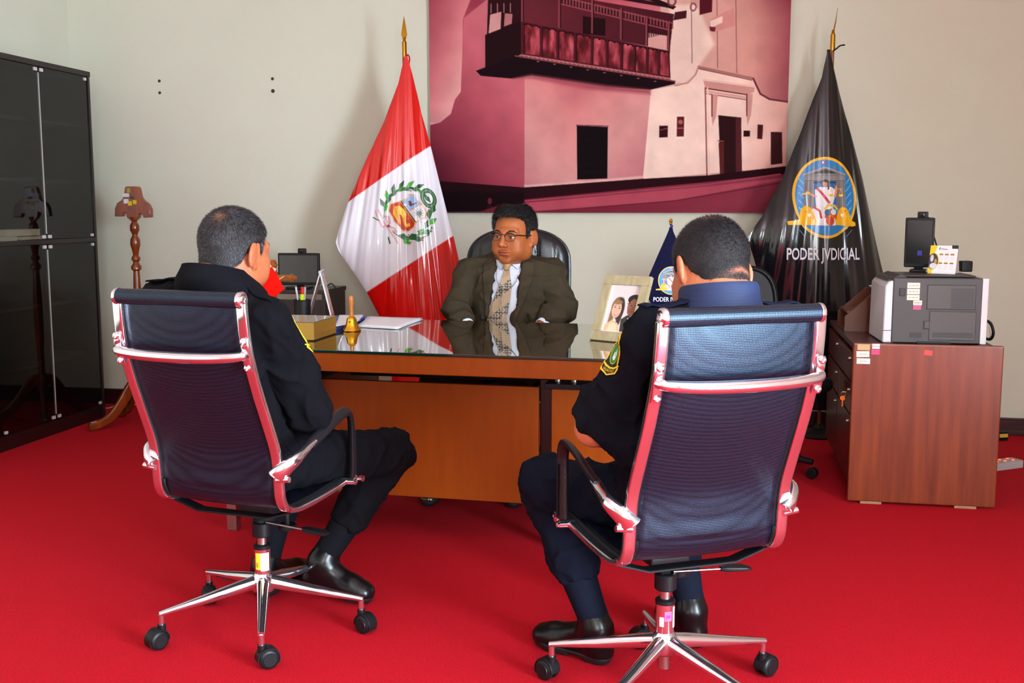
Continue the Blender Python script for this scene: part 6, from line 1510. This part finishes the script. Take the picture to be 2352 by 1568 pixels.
offR = officer(dict(key='right', label='person seen from behind in navy short-sleeved uniform with black hair, head bowed, seated right', loc=(.403, 2.693, 0), yaw=math.radians(18.7), skin=(186, 112, 78), cloth=navy, trousers=mat('navy_trousers', (11, 15, 29), .9, var=.12, vscale=5, bump=.18, bscale=300, spec=.12), strap=navyr, collar_mat=collar_m, shaft=mat('boot_navy_cordura', (14, 18, 32), .85, bump=.3, bscale=300, spec=.12),
    J=dict(neck=(.052, -.160, 1.045), chest=(.05, -.185, .87), pelvis=(.045, -.06, .54), lsh=(-.125, -.165, .968), rsh=(.225, -.165, .975), lel=(-.215, -.01, .735), rel=(.325, -.03, .735), lwr=(-.015, .175, .655), rwr=(.135, .175, .655),
           lhip=(-.04, -.03, .535), rhip=(.13, -.03, .535), lkn=(-.193, .385, .495), rkn=(.205, .42, .495), lan=(-.092, .235, .105), ran=(.225, .27, .105), lheel=(-.062, .205, 0), ltoe=(-.205, .43, 0), rheel=(.228, .22, 0), rtoe=(.245, .49, 0)),
    head=(.055, -.098, 1.128), hrot=(4, -22, 4), hs=1.06, neckr=.069, wide=1.16, plump=.006, roll=True, extra=[((-.045, -.075, .74), (.135, .10, .16)), ((.10, -.075, .74), (.135, .10, .16))], sleeve='short', collar=((.05, -.160, 1.052), (.078, .076, .046), dict(front=150, tilt=.014, flare=.012, lean=.1)),
    patch=dict(o=(-.185, -.115, .935), ux=(.17, -.85, -.1), uy=(.26, -.14, .85), n=(-.92, -.38, .08)), region=lambda x, y, z: z - zl(y, lineR),
    keep=lambda lc: (lc[:, 2] > zl(lc[:, 1], lineR) + .002) & (np.random.RandomState(4).rand(len(lc)) > thinR(lc) * .8), count=26000, ln=lambda lc: .006 + .006 * np.clip((lc[:, 2] - .0) / .10, 0, 1), capcol=capR, haircol=colR, hairdir=whorl(WH), lift=.8))

# ------------------------------------------------------------------ the man in the suit behind the desk
MY = 4.90; MX0 = P(1169, 700, MY).x; MYAW = math.radians(180 - 3)
t = person_root('person', 'person in olive brown suit, patterned tie and glasses, seated behind the desk', (MX0, MY, 0), MYAW)
Minv = Matrix.Translation(Vector((MX0, MY, 0))) @ Matrix.Rotation(MYAW, 4, 'Z'); Minv = Minv.inverted()
def ML(u, v, ly): # local point seen at a pixel for a given local forward coordinate
    lo, hi = 3.0, 6.5
    for _ in range(50):
        m = (lo + hi) / 2; q = Minv @ P(u, v, m)
        if q.y > ly: lo = m
        else: hi = m
    return np.array(q)
hc = ML(1180, 541, .045); R = rot3(29, -2, -3) if False else rot3(-27, 0, 0); s = 1.10
R = rot3(-24, -3, -2)
J = dict(neck=ML(1170, 612, -.01), chest=np.array((0, -.01, .90)), pelvis=np.array((0, -.03, .60)), lsh=ML(1266, 628, -.01), rsh=ML(1078, 628, -.01), lel=ML(1291, 708, .05), rel=ML(1046, 706, .05), lwr=ML(1240, 752, .165), rwr=ML(1076, 752, .165),
         lhip=np.array((-.09, .0, .58)), rhip=np.array((.09, .0, .58)), lkn=np.array((-.14, .42, .52)), rkn=np.array((.14, .42, .52)), lan=np.array((-.16, .28, .09)), ran=np.array((.18, .25, .09)))
a_ = Minv @ G(1178, 1163, 0); b_ = Minv @ G(985, 1160, 0)
J['lan'] = np.array((a_.x, a_.y - .17, .09)); J['ran'] = np.array((b_.x, b_.y - .17, .09)); J['lkn'][1] = J['rkn'][1] = .36; J['lkn'][0] = a_.x * .9; J['rkn'][0] = b_.x * .9
if J['lkn'][0] > 0: pass
zs = grid(.02, 1.42, .009, [(hc[2] - .14, hc[2] + .14)], .0030)
F1 = Field(grid(-.42, .42, .008, [(hc[0] - .105, hc[0] + .105)], .0030), grid(-.22, .62, .008, [(hc[1] - .12, hc[1] + .13)], .0030), zs)
T = head_prims(F1, hc, R, s, .004)
F1.cone(T(0, -.03, -.05), J['neck'], .060, .066, .03); F1.cone(J['neck'], J['chest'], .07, .10, .04); F1.cone(J['chest'], J['pelvis'], .10, .11, .04); F1.cone(J['lsh'], J['rsh'], .045, .045, .04)
for q in 'lr':
    F1.chain([J[q + 'sh'], J[q + 'el'], J[q + 'wr']], [.044, .038, .027], .02); F1.chain([J[q + 'hip'], J[q + 'kn'], J[q + 'an']], [.072, .050, .034], .03)
    inner = np.array((1., .1, 0)) if q == 'l' else np.array((-1., .1, 0)); hand(F1, J[q + 'wr'], inner * .75 + np.array((0, -.2, -.5)), inner * .2 + np.array((0, .5, .5)), curl=.7)
V, Fc, nr = F1.net(); lc = (V - hc) @ R / s; base = np.array((168, 92, 48.)); cols = np.zeros((len(V), 3)) + base
def blend(mask, col, k):
    global cols
    m_ = (np.clip(mask, 0, 1) * k)[:, None]; cols = cols * (1 - m_) + np.array(col, float) * m_
fr_ = lc[:, 1] > .05
blend(np.exp(-(lc[:, 0] / .022) ** 2 - ((lc[:, 2] + .0625) / .0085) ** 2) * fr_ * 1.5, (164, 70, 52), .75)
blend(np.exp(-(lc[:, 0] / .020) ** 2 - ((lc[:, 2] + .0628) / .0014) ** 2) * fr_, (70, 22, 16), .9)
blend(np.exp(-(lc[:, 0] / .045) ** 2 - ((lc[:, 2] + .085) / .03) ** 2) * fr_, (126, 64, 30), .35)
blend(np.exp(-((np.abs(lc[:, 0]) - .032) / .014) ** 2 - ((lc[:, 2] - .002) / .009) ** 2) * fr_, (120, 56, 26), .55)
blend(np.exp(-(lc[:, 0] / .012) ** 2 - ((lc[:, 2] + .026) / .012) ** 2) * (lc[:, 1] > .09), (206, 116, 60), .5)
for q in (-1, 1): blend(np.exp(-((lc[:, 0] - q * .0075) / .003) ** 2 - ((lc[:, 2] + .041) / .002) ** 2) * (lc[:, 1] > .09), (50, 18, 10), .9)
mesh_np('body', V, Fc, skin_mat('skin_suit', tuple(base)), t, cols)
# eyes
for q in (-1, 1):
    e_ = one(uvsphere(.0122 * s, 12), 'eye', eyew, t, Mx(tuple(T(q * .032, .0725, .0008)))); one(uvsphere(.0062 * s, 10), 'iris', iris, e_, Mx(tuple(T(q * .032 + .001, .0795, .0004))))
    one(tube([tuple(T(q * .012, .0905, .019)), tuple(T(q * .028, .0895, .0265)), tuple(T(q * .040, .083, .026)), tuple(T(q * .050, .074, .020))], [.0022, .0036, .003, .0012], 8), 'eyebrow', mat('brow', (24, 18, 16), .8), t)
# glasses
gmt = mat('glasses_frame', (14, 12, 14), .3); gls = one(tube([tuple(T(x, y, z)) for x, y, z in ((-.0105, .1005, .010), (0, .1035, .0135), (.0105, .1005, .010))], .0013 * s, 8), 'glasses', gmt, t)
for q in (-1, 1):
    rim = [(q * (.033 + .0225 * math.cos(a) * (1 if abs(math.cos(a)) < .95 else 1)), .1005 - .30 * abs(.0225 * math.cos(a) + .012) ** 1.0 * .25, .0015 + .0165 * (abs(math.sin(a)) ** .8) * (1 if math.sin(a) > 0 else -1.0)) for a in np.linspace(0, 2 * math.pi, 33)]
    top = [p for p, a in zip(rim, np.linspace(0, 2 * math.pi, 33)) if a <= math.pi + .01]; bot = [p for p, a in zip(rim, np.linspace(0, 2 * math.pi, 33)) if a >= math.pi - .01]
    one(tube([tuple(T(*p)) for p in top], .0021 * s, 8), 'rim', gmt, gls); one(tube([tuple(T(*p)) for p in bot], .0008 * s, 6), 'rim', gmt, gls)
    one(tube([tuple(T(*p)) for p in ((q * .0555, .092, .010), (q * .068, .080, .010), (q * .078, .045, .006), (q * .0835, .0, .004), (q * .082, -.02, -.006))], [.0022 * s, .0024 * s, .002 * s, .0018 * s, .0018 * s], 8), 'temple', gmt, gls)
    lv = [tuple(T(*p)) for p in rim[:-1]]; gl_ = mat('lens_glass', (255, 255, 255), .0, trans=1, ior=1.12, spec=.35); one((lv, [list(range(len(lv)))]), 'lens', gl_, gls)
# hair
lineM = [(-.12, -.070), (-.07, -.066), (-.045, -.05), (-.030, .0), (.0, .024), (.016, .024), (.018, -.004), (.032, -.010), (.036, .055), (.060, .078), (.12, .088)]
def exM(Fd, T):
    for x, y, z, r in ((-.025, .055, .085, .030), (.02, .057, .085, .030), (0, .03, .10, .045)): Fd.ell(T(x, y, z), np.array((r, r, r * .6)) * s, .03, 'u', R)
    Fd.ell(T(0, -.008, .050), np.array((.088, .104, .086)) * s, .02, 'u', R)
capM = lambda lc: np.zeros((len(lc), 3)) + np.array((18, 17, 18.))
def colM(lc, rs): return np.zeros((len(lc), 3)) + np.array((17, 16, 17.)) + ((rs.rand(len(lc)) < .07) * 60. + rs.rand(len(lc)) * 12)[:, None]
def dirM(lc): w_ = np.array((-.02, -.05, .11)); d = lc - w_; d = d / (np.linalg.norm(d, axis=1)[:, None] + 1e-6); n_ = fbm(lc * 30, 2) * 6.3; return d + np.stack([np.cos(n_), np.sin(n_), 0 * n_], 1) * .35 + np.array((.25, 0, -.1))
V4, F4, n4, cap = hair_cap(hc, R, s, lambda x, y, z: z - zl(y + .012 * np.abs(x) / .05 * (y > .03), lineM), .010, t, 'hair', mat('hair_cap_suit', (18, 17, 18), .6, attr=True, bump=.5, bscale=300), capM, noise=.010, extra=exM)
hair_strands('hair_strands', V4, F4, n4, None, R, hc, s, lambda lc: lc[:, 2] > zl(lc[:, 1], lineM) + .004, 16000, lambda lc: .010 + .014 * np.clip((lc[:, 2] - .03) / .08, 0, 1), .0005, colM, dirM, cap, mat('hair_suit', (255, 255, 255), .4, attr=True, spec=.5), lift=.38)
# shirt body
shirtm = mat('white_shirt', (206, 212, 226), .6, bump=.1, bscale=200); lo, hi = np.array((-.30, -.2, .52)), np.array((.30, .30, J['neck'][2] + .06))
Fs = Field(*[grid(lo[i], hi[i], .006) for i in range(3)]); ch_ = J['chest']
Fs.ell(ch_ + (0, .01, -.02), (.150, .112, .17), 0); Fs.ell((0, .0, .72), (.150, .118, .17), .05); Fs.cone(J['lsh'], J['rsh'], .050, .050, .05); Fs.cone(ch_ + (0, .02, .05), J['neck'] + (0, .014, -.0), .10, .066, .03)
V5, F5, _ = Fs.net(folds(.004, [((0, 0, 1), .8)])); shm = mesh_np('shirt', V5, F5, shirtm, t); bs_ = bvh_of(V5, F5)
# jacket
jm = mat('olive_suit', (57, 49, 36), .85, var=.10, vscale=7, bump=.15, bscale=350, spec=.15); jl = mat('olive_lapel', (62, 53, 39), .85, var=.08, vscale=7, bump=.15, bscale=350, spec=.15)
lo, hi = np.array((-.42, -.22, .50)), np.array((.42, .36, J['neck'][2] + .09)); Fj = Field(*[grid(lo[i], hi[i], .0052) for i in range(3)])
Fj.ell(ch_ + (0, .01, -.01), (.180, .128, .17), 0); Fj.ell((0, .01, .74), (.180, .135, .19), .05); Fj.cone(J['lsh'] + (0, 0, -.005), J['rsh'] + (0, 0, -.005), .060, .060, .05)
for q in 'lr':
    Fj.cone(J['neck'] + (0, -.015, -.015), J[q + 'sh'] + (0, 0, .010), .058, .060, .04); Fj.chain([J[q + 'sh'], J[q + 'el'], J[q + 'wr']], [.066, .058, .044], .012)
    d_ = unit(J[q + 'wr'] - J[q + 'el']); wv = J[q + 'wr'] - d_ * .03
    Fj.func(lambda X, Y, Z, wv=wv, d_=d_: np.where(np.sqrt((X - wv[0]) ** 2 + (Y - wv[1]) ** 2 + (Z - wv[2]) ** 2) < .10, -((X - wv[0]) * d_[0] + (Y - wv[1]) * d_[1] + (Z - wv[2]) * d_[2]), .2), wv - .11, wv + .11, 0, 's')
zn = J['neck'][2]
# the open front: half width and centre follow the jacket edges
el_ = [ML(u, v, .12) for u, v in ((1137, 590), (1137, 620), (1129, 670), (1122, 705), (1118, 735))]; er_ = [ML(u, v, .12) for u, v in ((1198, 590), (1196, 620), (1190, 670), (1184, 705), (1177, 735))]
zE = [p[2] for p in el_][::-1]; xl_ = [p[0] for p in el_][::-1]; xr_ = [p[0] for p in er_][::-1]
def opening(X, Y, Z):
    a = np.interp(Z, [.55] + zE, [xr_[0] + .045] + xl_); b = np.interp(Z, [.55] + zE, [xr_[0]] + xr_); mid, hw = (a + b) / 2, np.abs(a - b) / 2
    return np.maximum(np.abs(X - mid) - hw, -(Y - .005))
Fj.func(opening, (-.2, .0, .55), (.2, .36, zn + .09), .004, 's')
Fj.cone(T(0, -.03, -.04), J['neck'] + (0, .0, -.01), .068, .072, .006, 's')
V6, F6, _ = Fj.net(folds(.014, [((0, 0, 1), .2), (tuple(unit(J['rel'] - J['rsh'] + (.5, 0, 0))), .8), (tuple(unit(J['lel'] - J['lsh'] - (.5, 0, 0))), .8)], (12, 12, 12)))
jk = mesh_np('jacket', V6, F6, jm, t); bj = bvh_of(V6, F6)
def front_patch(name, pts_px, m, par, bv_, off, th_, step=.0028, painter=None, ly=.12):
    L_ = [ML(u, v, ly) for u, v in pts_px]; xs_ = [p[0] for p in L_]; zs_ = [p[2] for p in L_]
    S = Paint(min(xs_) - step, max(xs_) + step, min(zs_) - step, max(zs_) + step, step); S.poly([(p[0], p[2]) for p in L_], (255, 255, 255))
    if painter: painter(S)
    fn = patch_fn(bv_, (0, 0, 0), (1, 0, 0), (0, 0, 1), (0, 1, 0), off)
    def fn2(X, Y):
        # drop points that lie off the cut-out before casting rays
        a = S.a.ravel() > .3; r = np.full((len(X), 3), np.nan); r[a] = fn(X[a], Y[a]); return r
    o = S.mesh(name, fn2, m, par)
    # keep the sheet from diving through the opening
    thicken(o, th_, 1); return o
front_patch('lapel', [(1137, 588), (1124, 576), (1116, 590), (1119, 598), (1108, 606), (1107, 640), (1112, 690), (1116, 738), (1120, 738), (1123, 705), (1130, 668), (1138, 622)], jl, jk, bj, .007, .006)
front_patch('lapel', [(1198, 588), (1212, 578), (1222, 590), (1214, 600), (1227, 604), (1224, 640), (1206, 690), (1184, 738), (1178, 738), (1184, 705), (1190, 668), (1196, 622)], jl, jk, bj, .007, .006)
for (u, v) in ((1108, 730),):
    p = ML(u, v, .12); h = bj.ray_cast(Vector((p[0], .6, p[2])), Vector((0, -1, 0)), 1)
    if h[0]: one(lathe([(.009, 0), (.009, .003), (.006, .004), (.0001, .003)], 16), 'button', blackp, jk, Matrix.Translation(h[0]) @ Matrix.Rotation(-math.pi / 2, 4, 'X'))
# shirt collar, tie, chain
collar(t, J['neck'] + (0, -.006, .012), .066, .068, .030, shirtm, front=168, tilt=.010, flare=.004, fall=.05)
def leafs(name, pts_px, ly0): # collar points
    L_ = [ML(u, v, ly) for u, v, ly in pts_px]; return L_
front_patch('collar_point', [(1136, 592), (1146, 590), (1164, 603), (1149, 621), (1138, 606)], shirtm, shm, bs_, .010, .003, .0018)
front_patch('collar_point', [(1199, 592), (1190, 590), (1169, 603), (1188, 620), (1199, 606)], shirtm, shm, bs_, .010, .003, .0018)
def tiepaint(S):
    X, Y = S.X, S.Y; S.c[:] = (176, 150, 120); p = .0085; i = np.floor(X / p); j = np.floor(Y / p); fx_ = X / p - i - .5; fy_ = Y / p - j - .5; r_ = np.maximum(np.abs(fx_), np.abs(fy_))
    band = np.sin((Y + X * .75) * 62); dark = band > .15
    S.c = np.where(((r_ > .36) & dark)[..., None], np.array((24, 22, 26.)), S.c); S.c = np.where(((r_ < .14) & dark & ((i + j) % 2 == 0))[..., None], np.array((40, 36, 40.)), S.c)
    S.c = np.where(((r_ < .34) & dark & ((i + j) % 2 == 1))[..., None], np.array((36, 32, 38.)), S.c); S.c = np.where(((r_ > .40) & ~dark)[..., None], np.array((150, 122, 92.)), S.c); S.c = np.where(((r_ > .26) & (r_ < .36) & dark)[..., None], np.array((206, 190, 168.)), S.c)
tm = mat('tie_silk', (255, 255, 255), .42, attr=True)
tie = front_patch('tie', [(1158, 618), (1170, 618), (1176, 660), (1170, 700), (1163, 740), (1116, 740), (1128, 700), (1146, 655)], tm, t, bs_, .010, .004, .0015, tiepaint)
kn_ = [tuple(ML(1166, 600, .106)), tuple(ML(1165, 609, .112)), tuple(ML(1163, 619, .110))]
one(tube(kn_, [.020, .017, .011], 14, rb=[.010, .012, .009], up=(0, 1, 0)), 'knot', mat('tie_knot', (166, 130, 84), .45, var=.35, vscale=120), tie)
bd_ = mat('bead_silver', (190, 190, 180), .25, 1); ncl = None; mb = MB(); path = [(1139, 620), (1140, 640), (1146, 656), (1155, 662), (1168, 663), (1178, 656), (1186, 645), (1189, 630)]
pth = []
for i in range(len(path) - 1):
    for k in range(5): pth.append((path[i][0] + (path[i + 1][0] - path[i][0]) * k / 5, path[i][1] + (path[i + 1][1] - path[i][1]) * k / 5))
pth += [(1154 - .35 * k, 664 + 4 * k) for k in range(10)]
for (u, v) in pth:
    p = ML(u, v, .12); h = bs_.ray_cast(Vector((p[0], .6, p[2])), Vector((0, -1, 0)), 1)
    if h[0]: mb.add(uvsphere(.0028, 4), Mx(tuple(h[0] + Vector((0, .017, 0)))))
mb.build('bead_chain', bd_, t)
# shirt cuffs, trousers, shoes
for q in 'lr':
    d_ = unit(J[q + 'wr'] - J[q + 'el']); c0_ = J[q + 'wr'] - d_ * .045; c1_ = J[q + 'wr'] - d_ * .012; o = one(tube([tuple(c0_), tuple(c1_)], .034, 20, cap=False), 'shirt_cuff', shirtm, shm); thicken(o, .003)
lo, hi = np.array((-.36, -.2, .10)), np.array((.42, .62, .72)); Ft = Field(*[grid(lo[i], hi[i], .008) for i in range(3)]); Ft.ell((0, -.02, .60), (.165, .13, .10), 0)
for q in 'lr': Ft.chain([J[q + 'hip'], J[q + 'kn'], J[q + 'an']], [.086, .068, .058], .04)
V7, F7, _ = Ft.net(folds(.006, [((0, 1, 0), .8)])); mesh_np('trousers', V7, F7, jm, t)
brs = mat('brown_shoe_leather', (52, 30, 20), .25, coat=.3)
for q, (tx, ty) in (('l', (a_.x, a_.y)), ('r', (b_.x, b_.y))): boot(t, (J[q + 'an'][0], ty - .22, 0), (tx, ty + .04, 0), J[q + 'an'], J[q + 'an'] + (0, 0, .2), brs, rubber, 'shoe', low=True)
